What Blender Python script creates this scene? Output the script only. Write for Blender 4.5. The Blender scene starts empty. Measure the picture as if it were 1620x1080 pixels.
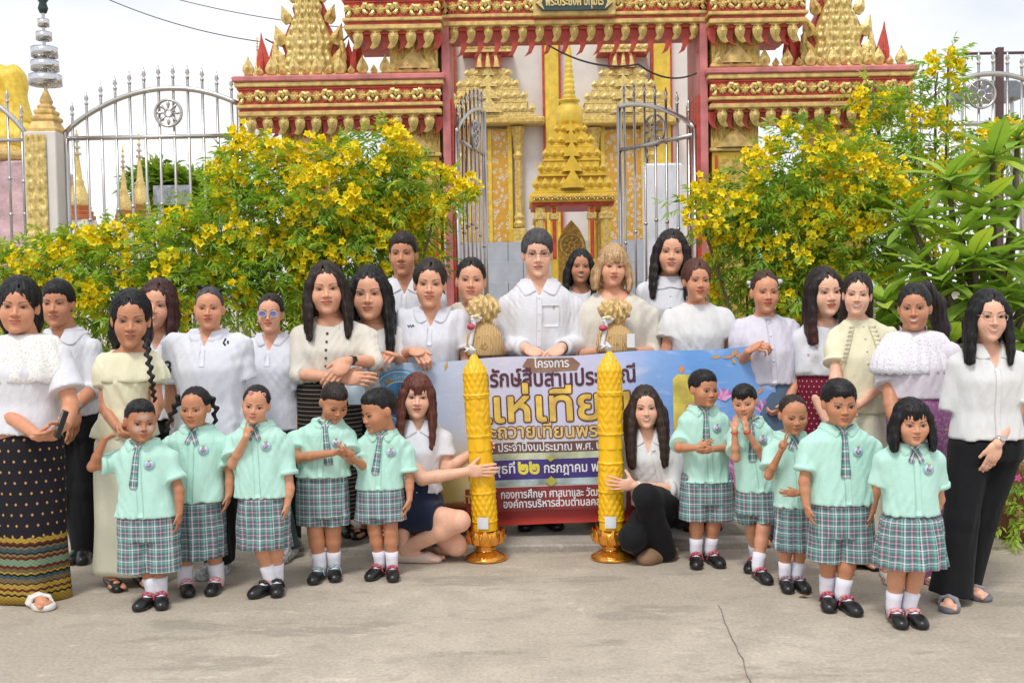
import bpy, math, random
import numpy as np
from mathutils import Vector, Matrix
from mathutils.geometry import delaunay_2d_cdt

# ------------------------------------------------------------------ camera, sky, sun, exposure
scene = bpy.context.scene
COL = scene.collection
W0, H0, FPX, CAMZ = 1620.0, 1080.0, 1700.0, 1.45
PITCH, ROLL = math.radians(-2.36), math.radians(-1.0)
CAMROT = Matrix.Rotation(math.radians(90) + PITCH, 3, 'X') @ Matrix.Rotation(ROLL, 3, 'Z')
cam_data = bpy.data.cameras.new('camera')
cam_data.sensor_width = 36.0
cam_data.lens = 36.0 * FPX / W0
cam_data.clip_start, cam_data.clip_end = 0.05, 3000.0
cam = bpy.data.objects.new('camera', cam_data)
COL.objects.link(cam)
cam.matrix_world = Matrix.Translation((0, 0, CAMZ)) @ CAMROT.to_4x4()
scene.camera = cam

SUN_EL, SUN_AZ = math.radians(58), math.radians(200)      # soft sun, high, from behind the camera
world = bpy.data.worlds.new('World')
scene.world = world
world.use_nodes = True
wn = world.node_tree
wn.nodes.clear()
w_out = wn.nodes.new('ShaderNodeOutputWorld')
w_bg = wn.nodes.new('ShaderNodeBackground')
w_sky = wn.nodes.new('ShaderNodeTexSky')
w_sky.sky_type = 'NISHITA'
w_sky.sun_disc = False
w_sky.sun_elevation = SUN_EL
w_sky.sun_rotation = SUN_AZ
w_sky.dust_density = 3.0
w_co = wn.nodes.new('ShaderNodeTexCoord')
w_map = wn.nodes.new('ShaderNodeMapping')
w_map.inputs['Scale'].default_value = (1.0, 1.0, 2.6)
w_no = wn.nodes.new('ShaderNodeTexNoise')
w_no.inputs['Scale'].default_value = 2.2
w_no.inputs['Detail'].default_value = 6.0
w_no.inputs['Roughness'].default_value = 0.55
w_ramp = wn.nodes.new('ShaderNodeValToRGB')
w_ramp.color_ramp.elements[0].position = 0.33
w_ramp.color_ramp.elements[0].color = (6.4, 6.8, 7.4, 1)
w_ramp.color_ramp.elements[1].position = 0.66
w_ramp.color_ramp.elements[1].color = (9.6, 9.6, 9.7, 1)
w_mix = wn.nodes.new('ShaderNodeMixRGB')
w_mix.inputs[0].default_value = 0.93                        # overcast: cloud covers the clear sky almost everywhere
wn.links.new(w_co.outputs['Generated'], w_map.inputs['Vector'])
wn.links.new(w_map.outputs['Vector'], w_no.inputs['Vector'])
wn.links.new(w_no.outputs['Fac'], w_ramp.inputs['Fac'])
wn.links.new(w_sky.outputs['Color'], w_mix.inputs[1])
wn.links.new(w_ramp.outputs['Color'], w_mix.inputs[2])
wn.links.new(w_mix.outputs['Color'], w_bg.inputs['Color'])
w_bg.inputs['Strength'].default_value = 0.1
wn.links.new(w_bg.outputs['Background'], w_out.inputs['Surface'])

sun_data = bpy.data.lights.new('sun', 'SUN')
sun_data.energy = 1.5
sun_data.angle = math.radians(14)
sun_data.color = (1.0, 0.965, 0.91)
sun = bpy.data.objects.new('sun', sun_data)
COL.objects.link(sun)
_sd = Vector((math.sin(SUN_AZ) * math.cos(SUN_EL), math.cos(SUN_AZ) * math.cos(SUN_EL), math.sin(SUN_EL)))
sun.rotation_euler = _sd.to_track_quat('Z', 'Y').to_euler()

scene.view_settings.view_transform = 'Standard'
scene.view_settings.look = 'None'
scene.view_settings.exposure = 0.36
scene.view_settings.gamma = 1.0
scene.view_settings.use_curve_mapping = False
scene.render.engine = 'CYCLES'
scene.cycles.max_bounces = 6
scene.cycles.diffuse_bounces = 3
scene.cycles.glossy_bounces = 3
scene.cycles.transparent_max_bounces = 12
scene.cycles.use_denoising = True
# ------------------------------------------------------------------ helpers
_M = np.array(CAMROT)

def ray(px, py):
    d = _M @ np.array(((px - W0 / 2) / FPX, -(py - H0 / 2) / FPX, -1.0))
    return d

def at(px, py, Y):
    """world point on the vertical plane y = Y that the photograph shows at (px, py)"""
    d = ray(px, py)
    t = Y / d[1]
    return np.array((d[0] * t, Y, CAMZ + d[2] * t))

def ground(px, py, z=0.0):
    d = ray(px, py)
    t = (z - CAMZ) / d[2]
    return np.array((d[0] * t, d[1] * t, z))

MATS = {}

def srgb(r, g, b):
    f = lambda c: ((c / 255.0 + 0.055) / 1.055) ** 2.4 if c > 10 else c / 255.0 / 12.92
    return (f(r), f(g), f(b))

class NT:
    """tiny node-tree helper"""
    def __init__(self, name):
        self.m = bpy.data.materials.new(name)
        self.m.use_nodes = True
        self.t = self.m.node_tree
        self.b = self.t.nodes['Principled BSDF']
    def n(self, kind, **kw):
        nd = self.t.nodes.new('ShaderNode' + kind)
        for k, v in kw.items():
            if k in nd.inputs.keys():
                nd.inputs[k].default_value = v
            else:
                setattr(nd, k, v)
        return nd
    def l(self, a, b):
        self.t.links.new(a, b)
    def val(self, s, v):
        if hasattr(v, 'is_output') or hasattr(v, 'links'):
            self.l(v, s)
        else:
            s.default_value = v
    def math(self, op, a, b=0.0, c=None):
        nd = self.n('Math', operation=op)
        self.val(nd.inputs[0], a); self.val(nd.inputs[1], b)
        if c is not None:
            self.val(nd.inputs[2], c)
        return nd.outputs[0]
    def mix(self, fac, a, b, blend='MIX'):
        nd = self.n('MixRGB', blend_type=blend)
        for i, v in enumerate((fac, a, b)):
            if i and not hasattr(v, 'links') and len(v) == 3:
                v = (*v, 1)
            self.val(nd.inputs[i], v)
        return nd.outputs[0]
    def ramp(self, fac, stops, interp='LINEAR'):
        nd = self.n('ValToRGB')
        cr = nd.color_ramp
        cr.interpolation = interp
        while len(cr.elements) > 1:
            cr.elements.remove(cr.elements[-1])
        for i, (p, c) in enumerate(stops):
            e = cr.elements[0] if i == 0 else cr.elements.new(p)
            e.position = p
            e.color = (*c, 1) if len(c) == 3 else c
        self.l(fac, nd.inputs[0])
        return nd.outputs[0]
    def coord(self, kind='Object', scale=(1, 1, 1)):
        tc = self.n('TexCoord')
        mp = self.n('Mapping')
        mp.inputs['Scale'].default_value = scale
        self.l(tc.outputs[kind], mp.inputs['Vector'])
        return mp.outputs['Vector']
    def noise(self, vec, scale, detail=4.0, rough=0.55):
        nd = self.n('TexNoise', Scale=scale, Detail=detail, Roughness=rough)
        self.l(vec, nd.inputs['Vector'])
        return nd.outputs['Fac']
    def bump(self, h, strength=0.3, dist=0.01):
        nd = self.n('Bump', Strength=strength, Distance=dist)
        self.l(h, nd.inputs['Height'])
        self.l(nd.outputs['Normal'], self.b.inputs['Normal'])
    def set(self, **kw):
        for k, v in kw.items():
            self.val(self.b.inputs[k.replace('_', ' ')], v)

def mat(name, col, rough=0.6, metal=0.0, var=0.08, nscale=8.0, bump=0.0, bscale=60.0, bdist=0.004, coat=0.0, sheen=0.0,
        trans=0.0, sss=0.0, spec=0.5, stretch=(1, 1, 1), kind='Object'):
    if name in MATS:
        return MATS[name]
    t = NT(name)
    v = t.coord(kind, stretch)
    c = tuple(col)
    n = t.noise(v, nscale)
    lo = tuple(max(0, x * (1 - var * 2)) for x in c)
    hi = tuple(min(1, x * (1 + var * 1.3)) for x in c)
    t.l(t.ramp(n, [(0.25, lo), (0.75, hi)]), t.b.inputs['Base Color'])
    t.set(Roughness=rough, Metallic=metal)
    t.b.inputs['Specular IOR Level'].default_value = spec
    if coat: t.b.inputs['Coat Weight'].default_value = coat
    if sheen: t.b.inputs['Sheen Weight'].default_value = sheen
    if sss:
        t.b.inputs['Subsurface Weight'].default_value = sss
        t.b.inputs['Subsurface Radius'].default_value = (0.012, 0.005, 0.003)
    if bump:
        t.bump(t.noise(v, bscale, 3.0), bump, bdist)
    MATS[name] = t.m
    return t.m

def mesh_np(name, verts, faces, smooth=True, uv=None, col=None):
    """verts (n,3) array; faces: (m,k) array or list of arrays of different k"""
    me = bpy.data.meshes.new(name)
    fl = faces if isinstance(faces, list) else [faces]
    fl = [np.asarray(f, dtype=np.int32) for f in fl if len(f)]
    verts = np.asarray(verts, dtype=np.float32)
    me.vertices.add(len(verts))
    me.vertices.foreach_set('co', verts.ravel())
    loops = np.concatenate([f.ravel() for f in fl])
    sizes = np.concatenate([np.full(len(f), f.shape[1], dtype=np.int32) for f in fl])
    starts = np.concatenate([[0], np.cumsum(sizes)[:-1]]).astype(np.int32)
    me.loops.add(len(loops))
    me.loops.foreach_set('vertex_index', loops)
    me.polygons.add(len(sizes))
    me.polygons.foreach_set('loop_start', starts)
    try:
        me.polygons.foreach_set('loop_total', sizes)
    except Exception:
        pass
    me.polygons.foreach_set('use_smooth', np.full(len(sizes), bool(smooth)))
    me.update(calc_edges=True)
    if uv is not None:
        l = me.uv_layers.new(name='UVMap')
        l.data.foreach_set('uv', np.asarray(uv, dtype=np.float32)[loops].ravel())
    if col is not None:
        a = me.color_attributes.new('Col', 'FLOAT_COLOR', 'POINT')
        c4 = np.ones((len(verts), 4), dtype=np.float32)
        c4[:, :3] = col
        a.data.foreach_set('color', c4.ravel())
    return me

def obj(name, me, material=None, parent=None, loc=(0, 0, 0), rot=(0, 0, 0), scale=(1, 1, 1)):
    o = bpy.data.objects.new(name, me)
    COL.objects.link(o)
    if material is not None and me is not None and len(me.materials) == 0:
        me.materials.append(material)
    o.location = loc
    o.rotation_euler = rot
    o.scale = scale
    if parent is not None:
        o.parent = parent
    return o

def tag(o, label=None, cat=None, group=None, kind=None):
    if label: o['label'] = label
    if cat: o['category'] = cat
    if group: o['group'] = group
    if kind: o['kind'] = kind
    return o

def thing(name, label, cat, loc=(0, 0, 0), rotz=0.0, group=None):
    o = bpy.data.objects.new(name, None)
    COL.objects.link(o)
    o.empty_display_size = 0.1
    o.location = loc
    o.rotation_euler = (0, 0, rotz)
    return tag(o, label, cat, group)

class MB:
    """collects boxes, tubes, lathes, prisms; build() links them as one mesh object"""
    def __init__(self):
        self.v, self.f = [], []
        self.n = 0
    def add(self, verts, faces):
        self.v.extend([tuple(map(float, p)) for p in verts])
        self.f.extend([tuple(int(i) + self.n for i in f) for f in faces])
        self.n = len(self.v)
        return self
    def box(self, x0, x1, y0, y1, z0, z1, bev=0.0):
        if bev <= 0:
            vs = [(x, y, z) for z in (z0, z1) for y in (y0, y1) for x in (x0, x1)]
            return self.add(vs, [(0, 2, 3, 1), (4, 5, 7, 6), (0, 1, 5, 4), (2, 6, 7, 3), (0, 4, 6, 2), (1, 3, 7, 5)])
        b = min(bev, (x1 - x0) / 2.01, (y1 - y0) / 2.01, (z1 - z0) / 2.01)
        ring = lambda i, z: [(x0 + i, y0 + b, z), (x0 + b, y0 + i, z), (x1 - b, y0 + i, z), (x1 - i, y0 + b, z),
                             (x1 - i, y1 - b, z), (x1 - b, y1 - i, z), (x0 + b, y1 - i, z), (x0 + i, y1 - b, z)]
        def r8(i, z):
            return [(x0 + i, y0 + b, z), (x0 + b, y0 + i, z), (x1 - b, y0 + i, z), (x1 - i, y0 + b, z),
                    (x1 - i, y1 - b, z), (x1 - b, y1 - i, z), (x0 + b, y1 - i, z), (x0 + i, y1 - b, z)]
        vs = r8(b * .98, z0) + r8(0, z0 + b) + r8(0, z1 - b) + r8(b * .98, z1)
        fs = []
        for k in range(3):
            for i in range(8):
                j = (i + 1) % 8
                fs.append((k * 8 + i, k * 8 + j, k * 8 + 8 + j, k * 8 + 8 + i))
        fs.append(tuple(range(7, -1, -1)))
        fs.append(tuple(range(24, 32)))
        return self.add(vs, fs)
    def tube(self, pts, r, n=8, cap=True):
        pts = [Vector(p) for p in pts]
        rs = r if isinstance(r, (list, tuple)) else [r] * len(pts)
        vs, fs = [], []
        up = None
        for i, p in enumerate(pts):
            d = (pts[min(i + 1, len(pts) - 1)] - pts[max(i - 1, 0)]).normalized()
            if up is None:
                a = Vector((0, 0, 1)) if abs(d.z) < 0.9 else Vector((1, 0, 0))
                up = d.cross(a).normalized()
            up = (up - d * up.dot(d)).normalized()
            sd = d.cross(up)
            for k in range(n):
                t = 2 * math.pi * k / n
                vs.append(p + (up * math.cos(t) + sd * math.sin(t)) * rs[i])
        for i in range(len(pts) - 1):
            for k in range(n):
                j = (k + 1) % n
                fs.append((i * n + k, i * n + j, i * n + n + j, i * n + n + k))
        if cap:
            fs.append(tuple(range(n - 1, -1, -1)))
            m = (len(pts) - 1) * n
            fs.append(tuple(range(m, m + n)))
        return self.add(vs, fs)
    def lathe(self, prof, n=24, c=(0, 0, 0), sq=0.0):
        """prof: list of (radius, z); sq>0 makes the plan squarer"""
        vs, fs = [], []
        for r, z in prof:
            for k in range(n):
                t = 2 * math.pi * (k + .5) / n
                cx, sx = math.cos(t), math.sin(t)
                q = 1.0
                if sq > 0:
                    q = (1 - sq) + sq / max(abs(cx), abs(sx))
                vs.append((c[0] + r * q * cx, c[1] + r * q * sx, c[2] + z))
        for i in range(len(prof) - 1):
            for k in range(n):
                j = (k + 1) % n
                fs.append((i * n + k, i * n + j, i * n + n + j, i * n + n + k))
        fs.append(tuple(range(n - 1, -1, -1)))
        m = (len(prof) - 1) * n
        fs.append(tuple(range(m, m + n)))
        return self.add(vs, fs)
    def prism(self, poly, y0, y1):
        """poly: (x,z) outline, extruded from y0 to y1"""
        n = len(poly)
        vs = [(x, y0, z) for x, z in poly] + [(x, y1, z) for x, z in poly]
        fs = [tuple(range(n)), tuple(range(2 * n - 1, n - 1, -1))]
        for i in range(n):
            j = (i + 1) % n
            fs.append((i, i + n, j + n, j))
        return self.add(vs, fs)
    def mesh(self, name, smooth=False):
        me = bpy.data.meshes.new(name)
        me.from_pydata(self.v, [], self.f)
        if smooth:
            me.polygons.foreach_set('use_smooth', [True] * len(me.polygons))
        me.update()
        return me
    def build(self, name, material, parent=None, smooth=False, **kw):
        return obj(name, self.mesh(name, smooth), material, parent, **kw)

def relief(nu, nv, fn, x0, x1, z0, z1, y=0.0, depth=0.02, name='relief'):
    """sheet in the xz plane facing -y, pushed out by fn(u,v) in 0..1, with a closed rim"""
    u = np.linspace(0, 1, nu); v = np.linspace(0, 1, nv)
    U, V = np.meshgrid(u, v, indexing='ij')
    Hh = fn(U, V)
    vs = np.stack([x0 + (x1 - x0) * U, y - depth * Hh, z0 + (z1 - z0) * V], -1).reshape(-1, 3)
    i = np.arange((nu - 1) * (nv - 1))
    a = (i // (nv - 1)) * nv + i % (nv - 1)
    f = np.stack([a, a + nv, a + nv + 1, a + 1], -1)
    return vs, f

def copy_tree(o, parent=None):
    c = o.copy()
    COL.objects.link(c)
    if parent is not None:
        c.parent = parent
    for ch in list(o.children):
        copy_tree(ch, c)
    return c

# ------------------------------------------------------------------ lettering (flat meshes from Blender's built-in font)
def glyph_outlines(body, size):
    cu = bpy.data.curves.new('txt', 'FONT')
    cu.body = body
    cu.size = size
    cu.fill_mode = 'NONE'
    cu.resolution_u = 4
    o = bpy.data.objects.new('txt', cu)
    COL.objects.link(o)
    bpy.context.view_layer.update()
    me = o.evaluated_get(bpy.context.evaluated_depsgraph_get()).to_mesh()
    vs = np.array([v.co[:2] for v in me.vertices]).reshape(-1, 2)
    es = np.array([e.vertices[:] for e in me.edges], dtype=int).reshape(-1, 2)
    bpy.data.objects.remove(o)
    bpy.data.curves.remove(cu)
    nxt = {}
    for a, b in es:
        nxt.setdefault(a, []).append(b); nxt.setdefault(b, []).append(a)
    seen, loops = set(), []
    for s in range(len(vs)):
        if s in seen or s not in nxt:
            continue
        lp, p, c = [s], None, s
        seen.add(s)
        first = s + 1 if (s + 1) in nxt[s] else nxt[s][0]
        c = first
        while c != s and c not in seen:
            lp.append(c); seen.add(c)
            q = [k for k in nxt[c] if k not in seen]
            if not q:
                break
            c = q[0]
        if len(lp) > 2:
            loops.append(vs[lp])
    return loops

def winding(pts, loops):
    w = np.zeros(len(pts))
    for L in loops:
        A, B = L, np.roll(L, -1, 0)
        px, py = pts[:, 0][:, None], pts[:, 1][:, None]
        up = (A[None, :, 1] <= py) & (B[None, :, 1] > py)
        dn = (A[None, :, 1] > py) & (B[None, :, 1] <= py)
        cr = (B[:, 0] - A[:, 0])[None] * (py - A[None, :, 1]) - (px - A[None, :, 0]) * (B[:, 1] - A[:, 1])[None]
        w += (up & (cr > 0)).sum(1) - (dn & (cr < 0)).sum(1)
    return w

def text_tris(body, size):
    """2D triangles of a line of text, and its outlines"""
    loops = glyph_outlines(body, size)
    vs, es, k = [], [], 0
    for L in loops:
        n = len(L)
        vs.extend([Vector(p) for p in L])
        es.extend([(k + i, k + (i + 1) % n) for i in range(n)])
        k += n
    r = delaunay_2d_cdt(vs, es, [], 0, 1e-6)
    V = np.array([p[:] for p in r[0]])
    F = np.array([f[:] for f in r[2] if len(f) == 3], dtype=int).reshape(-1, 3)
    keep = winding(V[F].mean(1), loops) != 0
    return V, F[keep], loops

def text_obj(name, body, w, h, place, material, parent, stroke=0.0, off=None):
    """lettering fitted to width w (letter height h if given); place(u, v) -> point, u metres from the left, v up.
    stroke thickens every outline; off(p, d) moves a point d metres towards the reader"""
    V, F, loops = text_tris(body, 1.0)
    x0, x1 = V[:, 0].min(), V[:, 0].max()
    sx = w / (x1 - x0)
    sy = sx if h is None else h / 0.74
    off = off or (lambda p, d: (p[0], p[1] - d, p[2]))
    T = lambda p: ((p[0] - x0) * sx, p[1] * sy)
    P = [off(place(*T(p)), .0016) for p in V]
    faces = [np.asarray(F)]
    if stroke > 0:
        oct_, k, b = [], 0, len(P)
        for L in loops:
            M = np.array([T(p) for p in L])
            N = np.roll(M, -1, 0)
            for a, c in zip(M, N):
                d = c - a
                n = np.linalg.norm(d)
                if n < 1e-6:
                    continue
                d = d / n
                q = np.array((-d[1], d[0])) * stroke
                e = d * stroke
                for z in (a - q * .5 - e * .85, a - q, c - q, c - q * .5 + e * .85, c + q * .5 + e * .85, c + q, a + q, a + q * .5 - e * .85):
                    P.append(off(place(*z), 8e-6 * (k % 160)))
                oct_.append(range(b, b + 8))
                b += 8; k += 1
        faces.append(np.array([list(o) for o in oct_]))
    me = mesh_np(name, np.array(P), faces, smooth=False)
    return obj(name, me, material, parent)
# ------------------------------------------------------------------ ground
def concrete(name, base, stain, wet=.0):
    if name in MATS:
        return MATS[name]
    t = NT(name)
    v = t.coord('Object')
    big = t.noise(v, .55, 6, .6)
    mid = t.noise(v, 3.0, 7, .65)
    fine = t.noise(v, 60, 4, .6)
    st = t.noise(t.coord('Object', (.8, 2.2, 1)), 1.3, 8, .62)
    c = t.ramp(mid, [(.30, tuple(x * .80 for x in base)), (.52, base), (.75, tuple(min(1, x * 1.14) for x in base))])
    c = t.mix(t.ramp(big, [(.44, (0, 0, 0)), (.58, (.85, .85, .85))]), c, stain)
    c = t.mix(t.ramp(st, [(.57, (0, 0, 0)), (.63, (.65, .65, .65)), (.70, (.25, .25, .25))]), c, tuple(x * .55 for x in base))
    c = t.mix(t.ramp(st, [(.30, (.75, .75, .75)), (.37, (0, 0, 0))]), c, tuple(min(1, x * 1.45) for x in base))
    c = t.mix(.5, c, t.mix(1.0, c, t.ramp(fine, [(.3, (.60, .58, .55)), (.7, (1.25, 1.25, 1.25))]), 'MULTIPLY'))
    spk = t.noise(v, 220, 2)
    c = t.mix(t.ramp(spk, [(.66, (0, 0, 0)), (.72, (.6, .6, .6))]), c, tuple(x * .45 for x in base))
    blot = t.noise(t.coord('Object', (1, 1.6, 1)), 5.5, 8, .7)
    c = t.mix(t.ramp(blot, [(.54, (0, 0, 0)), (.62, (.45, .45, .45))]), c, tuple(x * .62 for x in base))
    c = t.mix(t.ramp(blot, [(.34, (.5, .5, .5)), (.40, (0, 0, 0))]), c, tuple(min(1, x * 1.35) for x in base))
    t.l(c, t.b.inputs['Base Color'])
    t.l(t.ramp(mid, [(.3, (.72, .72, .72)), (.7, (.95, .95, .95))]), t.b.inputs['Roughness'])
    t.bump(t.math('ADD', fine, t.math('MULTIPLY', mid, .6)), .25, .006)
    MATS[name] = t.m
    return t.m

CONC = concrete('concrete_yard', (.49, .43, .35), (.40, .345, .275))
CONC2 = concrete('concrete_slab', (.44, .40, .345), (.35, .315, .27))
mb = MB()
XS = [-400, -30, -8, -4, 0, 4, 8, 30, 400]; YS = [-30, 0, 3, 5, 7, 10, 20, 60, 500]
vs = [(x, y, 0.0) for y in YS for x in XS]
fs = [(j * 9 + i, j * 9 + i + 1, j * 9 + i + 10, j * 9 + i + 9) for j in range(8) for i in range(8)]
mb.add(vs, fs)
tag(mb.build('ground', CONC), kind='structure')

# the cracks in the yard: narrow strips of one darker tone laid along them
CRACK = mat('crack_dark_tone', (.20, .175, .15), .95, bump=.3)
def crack(pts, w):
    r = random.Random(len(pts) * 7 + int(pts[0][0]))
    P = []
    for (a, b) in zip(pts, pts[1:]):
        for k in range(6):
            t = k / 6
            P.append(np.array((a[0] + (b[0] - a[0]) * t, a[1] + (b[1] - a[1]) * t)) + np.array((r.uniform(-1, 1), r.uniform(-1, 1))) * 2.0)
    P.append(np.array(pts[-1]))
    G = [ground(*p) for p in P]
    vs, fs = [], []
    for i, p in enumerate(G):
        d = unit(G[min(i + 1, len(G) - 1)] - G[max(i - 1, 0)])
        n = V3(-d[1], d[0], 0)
        k = w * r.uniform(.5, 1.2)
        vs += [p + n * k + V3(0, 0, .004), p - n * k + V3(0, 0, .004), p + n * k - V3(0, 0, .004), p - n * k - V3(0, 0, .004)]
    for i in range(len(G) - 1):
        a = i * 4
        fs += [(a, a + 4, a + 5, a + 1), (a, a + 2, a + 6, a + 4), (a + 1, a + 5, a + 7, a + 3)]
    m = MB(); m.add(vs, fs)
    return m
V3 = lambda *a: np.array(a, dtype=float)
def unit(v):
    v = np.asarray(v, float)
    return v / max(1e-9, np.linalg.norm(v))
for pts, w in (([(1136, 958), (1160, 1010), (1188, 1079)], .0020),):
    o = crack(pts, w).build('ground_crack', CRACK)
    tag(o, kind='structure')

# slab at the gateway that the back rows stand on
xl, xr = at(488, 850, 6.05)[0], at(1192, 850, 6.05)[0]

PZ0 = .045
mb = MB(); mb.box(xl, xr, 6.05, 8.6, -.02, PZ0, .012)
tag(mb.build('gateway_pavement', CONC2), kind='structure')

# ------------------------------------------------------------------ gate materials
GOLD = mat('gold_paint', (.66, .46, .12), .42, .12, var=.24, nscale=22, bump=.5, bscale=70, bdist=.012)
GOLD2 = mat('gold_leaf_ornament', (.76, .57, .21), .34, .30, var=.25, nscale=30, bump=.35, bscale=90, bdist=.008)
GOLDP = mat('pale_gold_moulding', (.70, .48, .17), .5, .08, var=.22, nscale=16, bump=.2, bscale=50)
YEL = mat('yellow_paint', (.76, .53, .06), .5, .05, var=.14, nscale=9, bump=.12, bscale=40)
RED = mat('red_paint', (.55, .065, .042), .5, var=.22, nscale=14, bump=.15, bscale=40)
PINK = mat('pink_paint', (.60, .20, .20), .55, var=.2, nscale=6)
WALLW = mat('white_plaster', (.74, .70, .66), .85, var=.06, nscale=3, bump=.12, bscale=30)
STONE = mat('blue_grey_stone', (.40, .42, .46), .6, var=.10, nscale=4, bump=.1, bscale=30)
STAIN = mat('stainless_steel', (.54, .52, .50), .30, 1.0, var=.05)
DARKP = mat('dark_signboard', (.03, .055, .06), .5)

GC_ = at(905, 140, 9.5)[0] + .028                     # centre line of the gate
GY = 9.5

def scroll_relief(seed, fu, fv):
    """carved floral field: overlapping round scrolls"""
    r = random.Random(seed)
    def f(U, V):
        a = np.sin(U * fu * math.pi * 2) * np.cos(V * fv * math.pi * 2)
        b = np.sin((U * fu + V * fv) * math.pi * 2.0 + 1.3 * np.sin(V * fv * 6.28))
        c = np.cos(np.hypot(((U * fu) % 1) - .5, ((V * fv) % 1) - .5) * 14)
        h = .35 * np.abs(a) + .35 * np.abs(b) + .3 * (c * .5 + .5)
        return np.clip(h, 0, 1)
    return f

def rosette_mesh():
    """eight-leaved rosette with side scrolls, relief of a frieze"""
    mb = MB()
    for k in range(8):
        t = 2 * math.pi * k / 8
        L = .046 if k % 4 == 0 else .034
        d, n = (math.cos(t), math.sin(t)), (-math.sin(t), math.cos(t))
        p = lambda u, w, y: (d[0] * u + n[0] * w, y, d[1] * u + n[1] * w)
        vs = [p(.006, 0, -.016), p(L * .55, .013, -.010), p(L, 0, -.006), p(L * .55, -.013, -.010), p(L * .55, 0, -.022), p(L * .5, .013, .004), p(L, 0, .004), p(L * .5, -.013, .004)]
        mb.add(vs, [(0, 1, 4), (1, 2, 4), (2, 3, 4), (3, 0, 4), (1, 5, 6, 2), (2, 6, 7, 3)])
    mb.lathe([(.014, 0), (.013, .012), (.006, .020)], 8)
    # the lathe axis is z: swing it to face -y
    k = 0
    vs = mb.v[-24:]
    mb.v[-24:] = [(x, -z, y) for x, y, z in vs]
    for s in (-1, 1):                                  # curling leaf on either side
        pts = [(s * .045, -.004, .0), (s * .062, -.010, .018), (s * .078, -.010, .020), (s * .084, -.008, .006), (s * .076, -.010, -.004)]
        mb.tube(pts, [.017, .018, .015, .012, .008], 6)
        pts = [(s * .050, -.004, -.008), (s * .064, -.010, -.024), (s * .082, -.008, -.026)]
        mb.tube(pts, [.015, .015, .006], 6)
    return mb.mesh('rosette')

def leaf_mesh(red=False):
    """hanging eave leaf with its tip curled to one side (about 11 x 15 cm)"""
    mb = MB()
    prof = [(0, .0), (.030, -.005), (.040, -.035), (.034, -.068), (.012, -.105), (-.020, -.122), (-.046, -.116), (-.030, -.108), (-.022, -.090), (-.034, -.060), (-.040, -.032), (-.028, -.004)]
    n = len(prof)
    c = (0.0, -.034, -.045)
    vs = [(x, -.006, z) for x, z in prof] + [(x * .9, .016, z) for x, z in prof] + [c]
    fs = [(i, (i + 1) % n, 2 * n) for i in range(n)] + [(i, n + i, n + (i + 1) % n, (i + 1) % n) for i in range(n)] + [tuple(range(2 * n - 1, n - 1, -1))]
    mb.add(vs, fs)
    if not red:
        mb.tube([(0, -.030, -.010), (.003, -.040, -.045), (.0, -.030, -.080)], [.006, .012, .004], 6)
        mb.tube([(-.045, -.004, .006), (0, -.016, -.002), (.045, -.004, .006)], [.007, .010, .007], 6)
    return mb.mesh('eave_leaf')

def finial_mesh(h=.16, w=.10):
    """flame-shaped leaf that stands on a cornice"""
    mb = MB()
    prof = [(-.30, 0), (.30, 0), (.50, .22), (.48, .40), (.26, .66), (.07, .86), (0, 1.0), (-.07, .86), (-.26, .66), (-.48, .40), (-.50, .22)]
    n = len(prof)
    pts = [(x * w, z * h) for x, z in prof]
    vs = [(x, -.010, z) for x, z in pts] + [(x, .014, z) for x, z in pts] + [(0, -.034, h * .36), (0, .036, h * .36)]
    fs = [((i + 1) % n, i, 2 * n) for i in range(n)] + [(n + i, n + (i + 1) % n, 2 * n + 1) for i in range(n)] + [(i, (i + 1) % n, n + (i + 1) % n, n + i) for i in range(n)]
    mb.add(vs, fs)
    mb.tube([(0, -.036, h * .18), (0, -.046, h * .36), (0, -.028, h * .6)], [.005, .012, .003], 6)
    return mb.mesh('finial_leaf')

ROS, LEAF, LEAFR, FIN, FINS = rosette_mesh(), leaf_mesh(), leaf_mesh(True), finial_mesh(), finial_mesh(.075, .06)
for me_, m_ in ((ROS, GOLD2), (LEAF, GOLD2), (LEAFR, RED), (FIN, GOLD2), (FINS, GOLD2)):
    me_.materials.append(m_)

def pendant_mesh():
    """red curved drop that hangs behind the gold leaves"""
    mb = MB()
    prof = [(-.040, 0), (.052, 0), (.058, -.06), (.044, -.12), (.010, -.175), (-.050, -.20), (-.020, -.165), (-.008, -.13), (-.018, -.08)]
    mb.prism(prof, -.012, .014)
    return mb.mesh('red_pendant')
PEND = pendant_mesh(); PEND.materials.append(RED)

gate = thing('temple_gate', 'ornate gold and red carved temple gateway with side wings behind the group', 'gate', (GC_, GY, 0))

def part(mb, name, m, parent, smooth=False, **kw):
    return mb.build(name, m, parent, smooth, **kw)

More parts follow.
